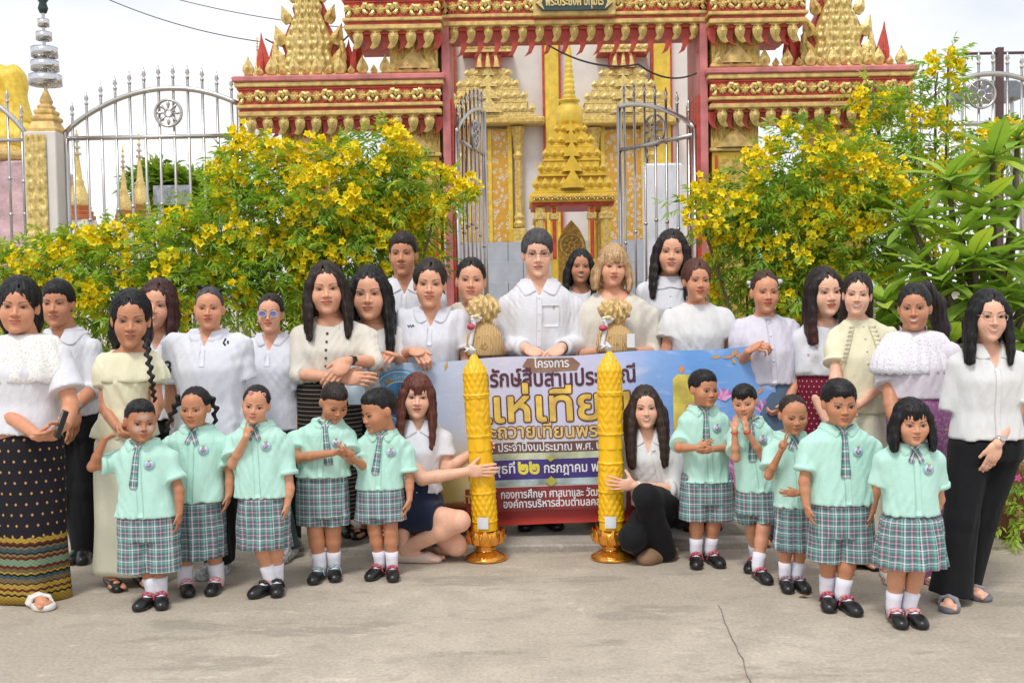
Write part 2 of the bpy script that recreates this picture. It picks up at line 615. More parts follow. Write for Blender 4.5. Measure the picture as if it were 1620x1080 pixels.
def cornice(x0, x1, zt, y0, y1, parent, central=False, leaf_flip=False, fin=True, ped=True, ex=.0):
    """stack of mouldings: red cyma, frieze board with rosettes, gold fillets, hanging leaves"""
    w = x1 - x0
    a = MB(); a.box(x0 - .045, x1 + .045, y0 - .045, y1 + .045, zt - .05, zt, .010); c = part(a, 'cornice_moulding', PINK if not central else GOLDP, parent)
    a = MB(); a.box(x0 - .030, x1 + .030, y0 - .030, y1 + .030, zt - .095, zt - .052, .008); part(a, 'cornice_moulding', GOLDP, parent)
    a = MB(); a.box(x0, x1, y0, y1, zt - .255, zt - .097); fz = part(a, 'frieze', RED, parent)
    a = MB(); a.box(x0 - .012, x1 + .012, y0 - .014, y1 + .014, zt - .118, zt - .099, .004); part(a, 'fillet', RED, parent)
    a = MB(); a.box(x0 - .020, x1 + .020, y0 - .024, y1 + .024, zt - .275, zt - .245, .006); part(a, 'fillet', GOLDP, parent)
    a = MB(); a.box(x0 + .010, x1 - .010, y0 + .005, y1 - .005, zt - .300, zt - .277); part(a, 'fillet', RED, parent)
    a = MB(); a.box(x0 - .010, x1 + .010, y0 - .012, y1 + .012, zt - .345, zt - .302, .008); part(a, 'fillet', GOLDP, parent)
    a = MB(); a.box(x0 + .04, x1 - .04, y0 + .04, y1 - .04, zt - .375, zt - .347); sof = part(a, 'soffit', RED, parent)
    n = max(2, int(round(w / .192)))
    for i in range(n):
        x = x0 + w * (i + .5) / n
        obj('rosette', ROS, None, fz, loc=(x, y0 - .002, zt - .178), rot=(0, .12 * ((i % 3) - 1), 0), scale=(1.16, 1.3, 1.5))
    nl = max(3, int(round(w / .150)))
    for i in range(nl):
        x = x0 + .03 + (w - .06) * (i + .5) / nl
        mir = -1 if leaf_flip else 1
        obj('eave_leaf', LEAF, None, sof, loc=(x, y0 + .03, zt - .352), scale=(mir * (1.0 if central else 1.16), 1.2, 1.1 if central else 1.24))
        if central or i % 1 == 0:
            obj('red_pendant', PEND, None, sof, loc=(x + .065 * mir, y0 + .085, zt - .36), scale=(mir * .95, 1, 1.18 if central else .80))
    return c

def capital(x0, x1, zt, zb, y0, y1, parent):
    """fluted gold capital: long narrow leaves over a carved block"""
    a = MB(); a.box(x0 + .02, x1 - .02, y0 + .02, y1 - .02, zb, zt)
    core = part(a, 'capital', GOLD, parent)
    n = 9
    w = (x1 - x0 - .04) / n
    a = MB()
    for i in range(n):
        cx = x0 + .02 + w * (i + .5)
        a.add([(cx - w * .46, y0 + .022, zt - .01), (cx + w * .46, y0 + .022, zt - .01), (cx + w * .40, y0 + .024, zb + .12), (cx, y0 + .02, zb + .05), (cx - w * .40, y0 + .024, zb + .12),
               (cx, y0 - .012 - .02 * (1), zt - .012), (cx, y0 - .004, zb + .12)], [(0, 5, 6, 4), (5, 1, 2, 6), (4, 6, 3), (6, 2, 3), (0, 1, 5)])
    part(a, 'capital_leaf', GOLD2, core)
    a = MB()
    cx = (x0 + x1) / 2
    for k in range(3):                                  # carved triangle at the foot of the capital
        hw, zz = (x1 - x0) * (.36 - .09 * k), zb + .0 + .0 * k
        a.prism([(cx - hw, zz), (cx + hw, zz), (cx, zz + hw * 1.05)], y0 - .006 - .010 * k, y0 + .019 - .010 * k)
    part(a, 'capital_pediment', GOLDP, core)
    a = MB(); a.box(x0 + .005, x1 - .005, y0 + .002, y1 - .002, zb - .035, zb - .002, .008); part(a, 'astragal', GOLDP, core)
    return core

def column(x0, x1, zt, y0, y1, parent):
    a = MB(); a.box(x0 + .03, x1 - .03, y0 + .03, y1 - .03, 0, zt); sh = part(a, 'column_shaft', YEL, parent)
    vs, f = relief(26, 120, scroll_relief(3, 3, 14), x0 + .09, x1 - .09, .55, zt - .06, y0 + .024, .022)
    obj('carved_panel', mesh_np('carved_panel', vs, f, True), GOLD, sh)
    for xx in (x0 + .055, x1 - .077):
        a = MB(); a.box(xx, xx + .022, y0 + .012, y0 + .0275, .5, zt - .03); part(a, 'red_border', RED, sh)
    a = MB(); a.box(x0 - .03, x1 + .03, y0 - .03, y1 + .03, 0, .45, .02); part(a, 'column_base', WALLW, sh)
    return sh

for s in (-1, 1):
    X = lambda a, b: (min(s * a, s * b), max(s * a, s * b))
    # wing
    wg = thing('gate_wing', None, None); wg.parent = gate
    for k_ in ('label', 'category'):
        if k_ in wg: del wg[k_]
    x0, x1 = X(1.18, 2.94)
    cornice(x0, x1, 3.405, -.05, .75, wg, leaf_flip=(s > 0))
    a = MB(); a.box(x0 + .04, x1 - .04, .0, .70, 3.407, 3.435, .006); part(a, 'cornice_top', GOLDP, wg)
    nf = 9
    for i in range(nf):
        x = x0 + .08 + (x1 - x0 - .16) * i / (nf - 1)
        obj('finial_leaf', FIN, None, wg, loc=(x, .0, 3.43), scale=(1, 1, 1.0))
        if i < nf - 1:
            obj('finial_leaf', FINS, None, wg, loc=(x + (x1 - x0 - .16) / (nf - 1) / 2, .0, 3.43))
    for xa, xb in ((2.15, 2.62), (1.18, 1.64)):
        c0, c1 = X(xa, xb)
        capital(c0, c1, 3.03, 2.74, .06, .60, wg)
        column(c0, c1, 2.70, .06, .60, wg)
    # inner high block that carries the main beam
    b0, b1 = X(1.16, 1.98)
    cornice(b0, b1, 4.11, -.16, .80, wg, leaf_flip=(s > 0))
    c0, c1 = X(1.18, 1.64)
    capital(c0, c1, 3.74, 3.46, -.02, .66, wg)
    a = MB(); e0, e1 = X(1.10, 1.165); a.box(e0, e1, .02, .70, 0, 4.0); part(a, 'pink_jamb', PINK, wg)
    a = MB(); e0, e1 = X(1.075, 1.10); a.box(e0, e1, .06, .64, 0, 3.2); part(a, 'red_jamb_edge', RED, wg)
    # wing crest: tall flame-shaped naga finial
    crest_ = thing('crest', None, None); crest_.parent = wg
    for k_ in ('label', 'category'):
        if k_ in crest_: del crest_[k_]
    cx = s * 2.36
    base = 3.44
    a = MB()
    pr = [(-.24, 0), (.24, 0), (.27, .10), (.22, .22), (.25, .30), (.20, .42), (.13, .56), (.145, .62), (.075, .78), (.05, .92), (0, 1.12), (-.05, .92), (-.075, .78), (-.145, .62), (-.13, .56), (-.20, .42), (-.25, .30), (-.22, .22), (-.27, .10)]
    a.prism([(cx + x, base + z) for x, z in pr], .22, .42)
    part(a, 'crest_body', RED, crest_)
    for q in range(5):                                  # layered flame leaves up both flanks
        for e_ in (-1, 1):
            zq = .10 + .19 * q
            wq = float(np.interp(zq, [0, .3, .6, .8, 1.1], [.26, .23, .14, .08, .02]))
            obj('flame', FIN, None, crest_, loc=(cx + e_ * wq, .20, base + zq), rot=(0, e_ * .35, 0), scale=(1.25 - .14 * q, 1.3, 1.35 - .12 * q))
    vs, f = relief(40, 70, lambda U, V: scroll_relief(8, 4, 8)(U, V), -1, 1, 0, 1, 0, .05)
    # fit the carved sheet inside the outline
    zz = np.array([p[1] for p in pr[:11]]); xx = np.array([p[0] for p in pr[:11]])
    hwid = np.interp(vs[:, 2] * 1.10, zz[1:], xx[1:]) * .88
    dome = np.sqrt(np.clip(1 - (vs[:, 0]) ** 2, 0, 1))
    vs = np.stack([cx + vs[:, 0] * hwid, .215 + vs[:, 1] - .09 * dome, base + vs[:, 2] * 1.10], -1)
    obj('crest_carving', mesh_np('crest_carving', vs, f, True), GOLD2, crest_)
    for q in (-1, 1):
        for i, (ox, hh_, ww) in enumerate(((.32, .36, .14), (.41, .42, .12), (.27, .28, .12))):
            me_ = finial_mesh(hh_, ww)
            o_ = obj('flame', me_, RED if i != 2 else GOLD2, crest_, loc=(cx + q * ox, .30 - .06 * i, base), rot=(0, q * .06, 0))
    for q in (-1, 1):                                   # coiling tails
        a = MB()
        pts = [(cx + q * (.20 + .10 * math.sin(t * 2.4)), .20, base + .06 + .30 * t) for t in np.linspace(0, 1, 9)]
        a.tube(pts, [.035, .04, .04, .036, .032, .03, .026, .02, .01], 8)
        part(a, 'naga_tail', GOLD2, crest_, True)
    for q in (0, 1):                                    # pendants in the wing's opening
        pass
# main beam
mid = thing('main_beam', None, None); mid.parent = gate
for k_ in ('label', 'category'):
    if k_ in mid: del mid[k_]
cornice(-1.16, 1.16, 4.17, .02, .70, mid, central=True)
a = MB(); a.box(-.36, .36, -.045, .03, 3.885, 4.09, .008); part(a, 'beam_boss', GOLDP, mid)
sgn = MB(); sgn.prism([(-.335, 3.99), (-.285, 4.055), (.285, 4.055), (.335, 3.99), (.285, 3.925), (-.285, 3.925)], -.075, -.047)
sb = part(sgn, 'name_board', DARKP, mid)
for q in (-1, 1):
    a = MB(); a.prism([(q * .335, 3.99), (q * .262, 4.05), (q * .285, 3.99), (q * .262, 3.93)][:: 1 if q > 0 else -1], -.080, -.076); part(a, 'board_corner', GOLD2, sb)
text_obj('board_lettering', 'พระประยงค์ ปทุมโร', .50, .085, lambda u, v: (-.25 + u, -.079, 3.965 + v), GOLD2, sb, stroke=.003)

# ------------------------------------------------------------------ steel gate leaves and fences
def spear(mb, x, y, z):
    mb.lathe([(.008, -.03), (.017, -.01), (.017, .0), (.006, .012), (.020, .035), (.012, .065), (.001, .105)], 8, (x, y, z))

def wheel(mb, cx, cz, r, y=0.0):
    n = 28
    mb.tube([(cx + r * math.cos(2 * math.pi * k / n), y, cz + r * math.sin(2 * math.pi * k / n)) for k in range(n + 1)], .013, 6, False)
    mb.tube([(cx + r * .28 * math.cos(2 * math.pi * k / 12), y, cz + r * .28 * math.sin(2 * math.pi * k / 12)) for k in range(13)], .010, 6, False)
    for k in range(8):
        t = 2 * math.pi * k / 8
        p = lambda q: (cx + r * q * math.cos(t), y, cz + r * q * math.sin(t))
        mb.tube([p(.28), p(.5), p(.66), p(.8), p(1.0)], [.007, .008, .018, .010, .006], 6)

def steel_panel(name, label, loc, rz, w, zb, zr, arc, nb, bars_to, wheel_at=None, cat='gate', group=None, flip=False, tail=None):
    """panel of upright bars under an arched rail; arc(u) gives the rail height for u in 0..1"""
    t = thing(name, label, cat, loc, rz, group)
    for z in (zb, zr):
        m = MB(); m.tube([(0, 0, z), (w, 0, z)], .021, 8); m.build('rail', STAIN, t, True)
    m = MB(); m.tube([(w * k / 24, 0, arc(k / 24)) for k in range(25)], .024, 8); m.build('arched_rail', STAIN, t, True)
    for x in (0, w):
        m = MB(); m.tube([(x, 0, zb - .1), (x, 0, arc(x / w))], .026, 8); m.build('post', STAIN, t, True)
    for i in range(nb):
        u = (i + .5) / nb if nb > 1 else .5
        x = w * u
        m = MB(); m.tube([(x, -.002, bars_to), (x, -.002, arc(u) + .09)], .0125, 8)
        spear(m, x, -.002, arc(u) + .11)
        for z in (lap2(bars_to, zr, .35), lap2(bars_to, zr, .62 + .1 * math.sin(u * 3.1))):
            m.lathe([(.012, -.018), (.021, -.006), (.021, .006), (.012, .018)], 8, (x, -.002, z))
        m.build('bar', STAIN, t, True)
    if wheel_at:
        m = MB(); wheel(m, *wheel_at, y=-.03); m.build('spoked_wheel', STAIN, t, True)
    return t
lap2 = lambda a, b, t: a + (b - a) * t
FY = 9.75
def pz(px, py, Y):
    return at(px, py, Y)[2]
# fence left of the gate
fa, fb = at(107, 300, FY)[0], at(382, 300, FY)[0]
w_ = fb - fa
z217 = pz(240, 217, FY); zpk = pz(275, 140, FY)
arcL = lambda u: z217 + (zpk - z217) * math.sin(math.pi * min(1, .02 + u * .80)) ** .75 if u < .62 else z217 + (zpk - z217) * (1 - .35 * ((u - .62) / .38) ** 2)
steel_panel('fence_panel', 'arched stainless steel fence panel with spoked wheel at the gate wing', (fa, FY, 0), 0, w_, .75, z217, arcL, 12, .8, (at(268, 180, FY)[0] - fa, pz(268, 180, FY), .118), 'fence', 'steel fence panels')
ga, gb = at(-190, 300, FY)[0], at(49, 300, FY)[0]
zb2 = pz(30, 402, FY)
steel_panel('fence_panel', 'arched steel fence panel at the far left edge beside the gold pillar', (ga, FY, 0), 0, gb - ga, zb2, pz(30, 222, FY), lambda u: pz(30, 222, FY) + .47 * math.sin(math.pi * u) ** .75, 11, zb2, None, 'fence', 'steel fence panels')
ra, rb = at(1446, 300, FY)[0], at(1650, 300, FY)[0]
zr_ = pz(1540, 196, FY)
steel_panel('fence_panel', 'arched steel fence panel with spoked wheel above the plumeria', (ra, FY, 0), 0, rb - ra, .75, zr_, lambda u: zr_ + (pz(1560, 117, FY) - zr_) * math.sin(math.pi * min(1, .05 + u * .75)) ** .7, 9, .8, (at(1550, 150, FY)[0] - ra, pz(1550, 150, FY), .125), 'fence', 'steel fence panels')
# the two leaves of the gate, swung inwards
def leaf_arc(u):                                        # u=0 at the hinge
    return 2.92 + .36 * math.sin(u * math.pi / 2) ** .8
hl, hr = GC_ - 1.06, GC_ + 1.06
LW = 1.08
steel_panel('gate_leaf', 'stainless steel gate leaf swung open almost edge-on beside the flowering shrub', (hl, GY + .12, 0), math.radians(78), LW, .25, 2.86, leaf_arc, 7, .3, (LW * .55, 2.98, .13), 'gate leaf', 'steel gate leaves')
lf = steel_panel('gate_leaf', 'half-open stainless steel gate leaf with spoked wheel in front of the marble slab', (hr, GY + .12, 0), math.radians(180 - 58), LW, .25, 2.86, leaf_arc, 7, .3, (LW * .55, 2.98, .15), 'gate leaf', 'steel gate leaves')

# ------------------------------------------------------------------ fence pillars with ring finials
RING = mat('mirror_ring_steel', (.66, .67, .70), .16, 1.0, var=.03)
def pillar(cx, label, Y=9.7):
    w = .15
    p = thing('fence_pillar', label, 'pillar', (cx, Y, 0), 0, 'fence pillars')
    zt = pz(80, 212, Y)
    a = MB(); a.box(-w, w * .9, -w, w, 0, zt, .008); sh = part(a, 'pillar_shaft', WALLW, p)
    vs, f = relief(22, 110, scroll_relief(5, 2, 9), -w + .015, w * .35, .95, zt - .03, -w - .004, .035)
    obj('carved_panel', mesh_np('carved_panel', vs, f, True), GOLD2, p)
    prof = [(w * 1.22, 0), (w * 1.22, .05), (w * 1.1, .07), (w * .95, .14), (w * .85, .17), (w * .98, .20), (w * .98, .235), (w * .70, .27), (w * .78, .30), (w * .78, .33), (w * .52, .36), (w * .56, .40), (w * .34, .44), (w * .42, .48), (w * .28, .56), (w * .12, .64), (.012, .70)]
    a = MB(); a.lathe([(r_, z_ * .60) for r_, z_ in prof], 4, (0, 0, zt), 0); part(a, 'pillar_cap', GOLDP, p)
    a = MB(); a.tube([(0, 0, zt + .36), (0, 0, zt + 1.2)], .016, 8); rod = part(a, 'finial_rod', STAIN, p)
    for (r, z, h_) in ((.143, .43, .09), (.121, .56, .085), (.115, .68, .085), (.069, .83, .07), (.050, .95, .065)):
        a = MB()
        n = 24
        vs = []
        for (rr, z_) in ((r, z), (r, z + h_), (r - .006, z + h_), (r - .006, z)):
            vs += [(rr * math.cos(2 * math.pi * k / n), rr * math.sin(2 * math.pi * k / n), zt + z_) for k in range(n)]
        fs = []
        for q in range(4):
            for k in range(n):
                fs.append((q * n + k, q * n + (k + 1) % n, ((q + 1) % 4) * n + (k + 1) % n, ((q + 1) % 4) * n + k))
        a.add(vs, fs)
        for k in range(4):
            t = k * math.pi / 2
            a.tube([(0, 0, zt + z + .02), (r * math.cos(t), r * math.sin(t), zt + z + .02)], .005, 6)
        part(a, 'finial_ring', RING, rod, True)
    a = MB(); a.lathe([(.03, 0), (.045, .04), (.03, .09), (.05, .12), (.055, .17), (.04, .20)], 14, (0, 0, zt + 1.07)); part(a, 'finial_lamp', DARKP, rod, True)
    return p
pillar(at(78, 300, 9.7)[0], 'gold-panelled white fence pillar with steel ring finial by the far left')
pillar(at(1650, 300, 9.9)[0], 'gold-panelled fence pillar at the right edge whose ring finial shows', 9.9)
# ------------------------------------------------------------------ people: implicit surfaces meshed with surface nets
V3 = lambda *a: np.array(a, dtype=float)

def unit(v):
    v = np.asarray(v, float)
    return v / max(1e-9, np.linalg.norm(v))

class Field:
    def __init__(self, lo=None, hi=None, h=0.01, axes=None):
        self.ax = axes if axes is not None else [np.arange(lo[i], hi[i] + h, h) for i in range(3)]
        self.ax = [np.asarray(a, dtype=np.float32) for a in self.ax]
        self.d = np.full([len(a) for a in self.ax], 1.0, dtype=np.float32)
    def sl(self, lo, hi):
        s = []
        for i in range(3):
            a = max(0, int(np.searchsorted(self.ax[i], lo[i])) - 1)
            b = min(len(self.ax[i]), int(np.searchsorted(self.ax[i], hi[i])) + 1)
            if b - a < 1:
                return None
            s.append(slice(a, b))
        return tuple(s)
    def xyz(self, s):
        return (self.ax[0][s[0]][:, None, None], self.ax[1][s[1]][None, :, None], self.ax[2][s[2]][None, None, :])
    def put(self, prim, k=0.0, op='u', grow=0.0):
        f, lo, hi = prim
        m = k + grow + 0.012
        s = self.sl(np.asarray(lo) - m, np.asarray(hi) + m)
        if s is None:
            return
        v = f(*self.xyz(s)) - grow
        c = self.d[s]
        if op == 'u':
            r = np.minimum(c, v)
            if k > 0:
                h = np.maximum(k - np.abs(c - v), 0) / k
                r = r - h * h * k * 0.25
        else:
            if op == 's':
                v = -v
            r = np.maximum(c, v)
            if k > 0:
                h = np.maximum(k - np.abs(c - v), 0) / k
                r = r + h * h * k * 0.25
        self.d[s] = r
    def cut(self, fn, k=0.0):
        """intersect the whole field with fn(x,y,z) < 0"""
        v = fn(self.ax[0][:, None, None], self.ax[1][None, :, None], self.ax[2][None, None, :])
        c = self.d
        r = np.maximum(c, v)
        if k > 0:
            h = np.maximum(k - np.abs(c - v), 0) / k
            r = r + h * h * k * 0.25
        self.d = r.astype(np.float32)
    def disp(self, fn):
        v = fn(self.ax[0][:, None, None], self.ax[1][None, :, None], self.ax[2][None, None, :])
        self.d = (self.d + v).astype(np.float32)
    def mesh(self):
        d = self.d
        # close the field at its borders
        d[0], d[-1], d[:, 0], d[:, -1], d[:, :, 0], d[:, :, -1] = 1, 1, 1, 1, 1, 1
        return nets(self.ax, d)
    def front(self):
        """y of the first surface met from the front, for every (x,z) column"""
        ins = self.d < 0
        any_ = ins.any(1)
        j = ins.argmax(1)
        jm = np.maximum(j - 1, 0)
        I, K = np.meshgrid(np.arange(d0 := ins.shape[0]), np.arange(ins.shape[2]), indexing='ij')
        a, b = self.d[I, jm, K], self.d[I, j, K]
        t = np.clip(a / np.where(np.abs(a - b) < 1e-9, 1e-9, a - b), 0, 1)
        y = self.ax[1][jm] + (self.ax[1][j] - self.ax[1][jm]) * t
        y = np.where(any_, y, np.nan)
        x0, z0 = self.ax[0][0], self.ax[2][0]
        hx, hz = self.ax[0][1] - x0, self.ax[2][1] - z0
        mean = np.nanmedian(y) if any_.any() else 0.0
        def pr(x, z):
            fx = np.clip((x - x0) / hx, 0, y.shape[0] - 1.001); fz = np.clip((z - z0) / hz, 0, y.shape[1] - 1.001)
            i, k = int(fx), int(fz)
            q = y[i:i + 2, k:k + 2]
            if np.isnan(q).any():
                return float(np.nanmean(q)) if not np.isnan(q).all() else mean
            u, v = fx - i, fz - k
            return float((q[0, 0] * (1 - u) + q[1, 0] * u) * (1 - v) + (q[0, 1] * (1 - u) + q[1, 1] * u) * v)
        return pr

_CO = [(0, 0, 0), (1, 0, 0), (0, 1, 0), (1, 1, 0), (0, 0, 1), (1, 0, 1), (0, 1, 1), (1, 1, 1)]
_ED = [(0, 1), (2, 3), (4, 5), (6, 7), (0, 2), (1, 3), (4, 6), (5, 7), (0, 4), (1, 5), (2, 6), (3, 7)]

def nets(ax, d):
    s = d < 0
    c = np.zeros([n - 1 for n in d.shape], dtype=np.int8)
    X, Y, Z = d.shape
    for a, b, e in _CO:
        c += s[a:X - 1 + a, b:Y - 1 + b, e:Z - 1 + e]
    act = (c > 0) & (c < 8)
    I, J, K = np.nonzero(act)
    n = len(I)
    vid = np.full(c.shape, -1, dtype=np.int32)
    vid[I, J, K] = np.arange(n)
    val = np.stack([d[I + a, J + b, K + e] for a, b, e in _CO])
    acc = np.zeros((3, n)); cnt = np.zeros(n)
    for p, q in _ED:
        v0, v1 = val[p], val[q]
        m = (v0 < 0) != (v1 < 0)
        t = np.where(m, v0 / np.where(m, v0 - v1, 1), 0)
        for ch in range(3):
            acc[ch] += np.where(m, _CO[p][ch] + (_CO[q][ch] - _CO[p][ch]) * t, 0)
        cnt += m
    acc /= np.maximum(cnt, 1)
    P = np.empty((n, 3))
    for ch, idx in enumerate((I, J, K)):
        A = ax[ch]
        P[:, ch] = A[idx] + (A[idx + 1] - A[idx]) * acc[ch]
    quads = []
    for axis in range(3):
        sl0 = [slice(None)] * 3; sl1 = [slice(None)] * 3
        sl0[axis] = slice(0, -1); sl1[axis] = slice(1, None)
        ch = s[tuple(sl0)] != s[tuple(sl1)]
        i, j, k = np.nonzero(ch)
        ijk = [i, j, k]
        o1, o2 = (axis + 1) % 3, (axis + 2) % 3
        ok = (ijk[o1] > 0) & (ijk[o2] > 0) & (ijk[o1] < d.shape[o1] - 1) & (ijk[o2] < d.shape[o2] - 1)
        ijk = [q[ok] for q in ijk]
        ins = s[tuple(ijk)]
        def cell(a, b):
            z = [ijk[0].copy(), ijk[1].copy(), ijk[2].copy()]
            z[o1] -= a; z[o2] -= b
            return vid[z[0], z[1], z[2]]
        q = np.stack([cell(1, 1), cell(0, 1), cell(0, 0), cell(1, 0)], -1)
        q[~ins] = q[~ins][:, ::-1]
        quads.append(q)
    return P, np.concatenate(quads)

def rc(p, q, ra, rb, flat=False):
    """tapered capsule from p to q; flat=True cuts it off square at q"""
    p, q = np.asarray(p, float), np.asarray(q, float)
    L = max(1e-6, float(np.linalg.norm(q - p)))
    a = (q - p) / L
    r = max(ra, rb)
    def f(x, y, z):
        dx, dy, dz = x - p[0], y - p[1], z - p[2]
        t0 = dx * a[0] + dy * a[1] + dz * a[2]
        t = np.clip(t0, 0, L * (1.6 if flat else 1.0))
        d = np.sqrt((dx - a[0] * t) ** 2 + (dy - a[1] * t) ** 2 + (dz - a[2] * t) ** 2) - (ra + (rb - ra) * np.minimum(t / L, 1.0))
        return np.maximum(d, t0 - L) if flat else d
    return f, np.minimum(p, q) - r, np.maximum(p, q) + r

def el(c, r, R=None):
    c, r = np.asarray(c, float), np.asarray(r, float)
    m = max(r)
    def f(x, y, z):
        x, y, z = x - c[0], y - c[1], z - c[2]
        if R is not None:
            x, y, z = (R[0][0] * x + R[0][1] * y + R[0][2] * z, R[1][0] * x + R[1][1] * y + R[1][2] * z, R[2][0] * x + R[2][1] * y + R[2][2] * z)
        k0 = np.sqrt((x / r[0]) ** 2 + (y / r[1]) ** 2 + (z / r[2]) ** 2)
        k1 = np.sqrt((x / r[0] ** 2) ** 2 + (y / r[1] ** 2) ** 2 + (z / r[2] ** 2) ** 2)
        return k0 * (k0 - 1) / np.maximum(k1, 1e-6)
    return (f, c - r, c + r) if R is None else (f, c - m, c + m)

def loft(zs, a, b, cx, cy, yaw=0.0, n=2.3, flat_bottom=True, flat_top=False):
    """vertical body of elliptical sections"""
    zs, a, b, cx, cy = [np.asarray(v, float) for v in (zs, a, b, cx, cy)]
    zz = np.linspace(zs[0], zs[-1], 48)
    def sm(v):
        w = np.interp(zz, zs, v)
        for _ in range(3):
            w[1:-1] = (w[:-2] + 2 * w[1:-1] + w[2:]) / 4
        return w
    A, B, CX, CY = sm(a), sm(b), sm(cx), sm(cy)
    cs, sn = math.cos(yaw), math.sin(yaw)
    def f(x, y, z):
        ai, bi = np.interp(z, zz, A), np.interp(z, zz, B)
        dx, dy = x - np.interp(z, zz, CX), y - np.interp(z, zz, CY)
        u, v = np.abs(dx * cs + dy * sn), np.abs(-dx * sn + dy * cs)
        d = (((u / ai) ** n + (v / bi) ** n) ** (1 / n) - 1) * np.minimum(ai, bi)
        if flat_bottom:
            d = np.maximum(d, zs[0] - z)
        if flat_top:
            d = np.maximum(d, z - zs[-1])
        else:
            d = np.maximum(d, (z - zs[-1]) * .8)
        return d
    m = max(a.max(), b.max())
    return f, V3(cx.min() - m, cy.min() - m, zs[0]), V3(cx.max() + m, cy.max() + m, zs[-1])

def wob(seed, amp, lx, lz, ly=None):
    """soft cloth folds: a few warped waves"""
    r = random.Random(seed)
    ws = []
    for _ in range(4):
        th = r.uniform(-.7, .7)
        k = 2 * math.pi / (lx * r.uniform(.7, 1.5))
        ws.append((k * math.cos(th), k * r.uniform(-.6, .6), k * math.sin(th) * lx / lz * 1.3, r.uniform(0, 6.3), r.uniform(.5, 1.0)))
    def f(x, y, z):
        t = 0
        for a, b, c, p, m in ws:
            t = t + m * np.sin(a * x + b * y + c * z + p + 1.1 * np.sin(9 * z + p))
        q = np.sin(11 * x + 7 * z + ws[0][3]) * np.sin(9 * z - 6 * x + ws[1][3])
        return (amp * .5 * t * (.35 + .9 * np.clip(q, 0, 1))).astype(np.float32)
    return f

# ---- heads -------------------------------------------------------------------------------------------------
FACE = {
    'w': dict(ez=.006, ex=.0315, ew=.0155, eh=.0058, bz=.027, nz=-.026, mz=-.054, mw=.023, jaw=.049, chin=-.096, br=.0032, nose=1.0),
    'm': dict(ez=.006, ex=.0315, ew=.0145, eh=.0050, bz=.024, nz=-.028, mz=-.058, mw=.025, jaw=.054, chin=-.099, br=.0048, nose=1.15),
    'k': dict(ez=-.008, ex=.0325, ew=.0165, eh=.0070, bz=.013, nz=-.036, mz=-.064, mw=.020, jaw=.047, chin=-.098, br=.0034, nose=.85),
}
_HT = {}

def head_template(kind, full=1.0):
    key = (kind, round(full, 2))
    if key in _HT:
        return _HT[key]
    p = FACE[kind]
    nu = lambda a, b, c, e, hf, hc: np.concatenate([np.arange(a, b, hc), np.arange(b, c, hf), np.arange(c, e + hc, hc)])
    F = Field(axes=[nu(-.098, -.062, .062, .098, .003, .006), nu(-.125, -.124, -.05, .12, .003, .0065), nu(-.13, -.118, .04, .13, .003, .006)])
    ez, ex, nz, mz = p['ez'], p['ex'], p['nz'], p['mz']
    F.put(el((0, .014, .036), (.074, .093, .079)))
    F.put(el((0, -.022, -.018), (.064 * full, .070, .086)), .03)
    F.put(el((0, -.034, .045), (.058, .058, .052)), .02)
    F.put(el((0, -.036, -.070), (p['jaw'] * full, .047, .041)), .03)
    for s in (-1, 1):
        F.put(el((s * .037 * full, -.058, -.030), (.027, .028, .032)), .022)
        F.put(el((s * ex, -.103, ez), (.020, .015, .0105)), .014, 's')
        F.put(el((s * ex, -.0745, ez), (.017, .0135, .0115)), .004)
        F.put(el((s * .030, -.083, p['bz'] - .002), (.024, .008, .005)), .012)
        F.put(el((s * .0745 * (1 + (full - 1) * .4), .010, -.004), (.010, .019, .030), np.array(Matrix.Rotation(s * .25, 3, 'Z'))), .005)
    g = p['nose']
    F.put(rc((0, -.086, ez + .004), (0, -.090 - .014 * g, nz + .002), .0052, .0112 * g), .009)
    for s in (-1, 1):
        F.put(el((s * .0125 * g, -.093, nz - .002), (.009, .010, .008)), .006)
    F.put(el((0, -.0925, mz + .0045), (p['mw'], .0095, .0055)), .005)
    F.put(el((0, -.0915, mz - .0055), (p['mw'] * .82, .0095, .0065)), .005)
    F.put(el((0, -.076, p['chin']), (.020, .016, .014)), .020)
    # underside of the jaw runs into the neck
    F.put(rc((0, .012, -.045), (0, .022, -.12), .046, .044), .02)
    P, Q = F.mesh()
    _HT[key] = (P, Q)
    return _HT[key]

def sstep(a, b, x):
    t = np.clip((x - a) / (b - a), 0, 1)
    return t * t * (3 - 2 * t)

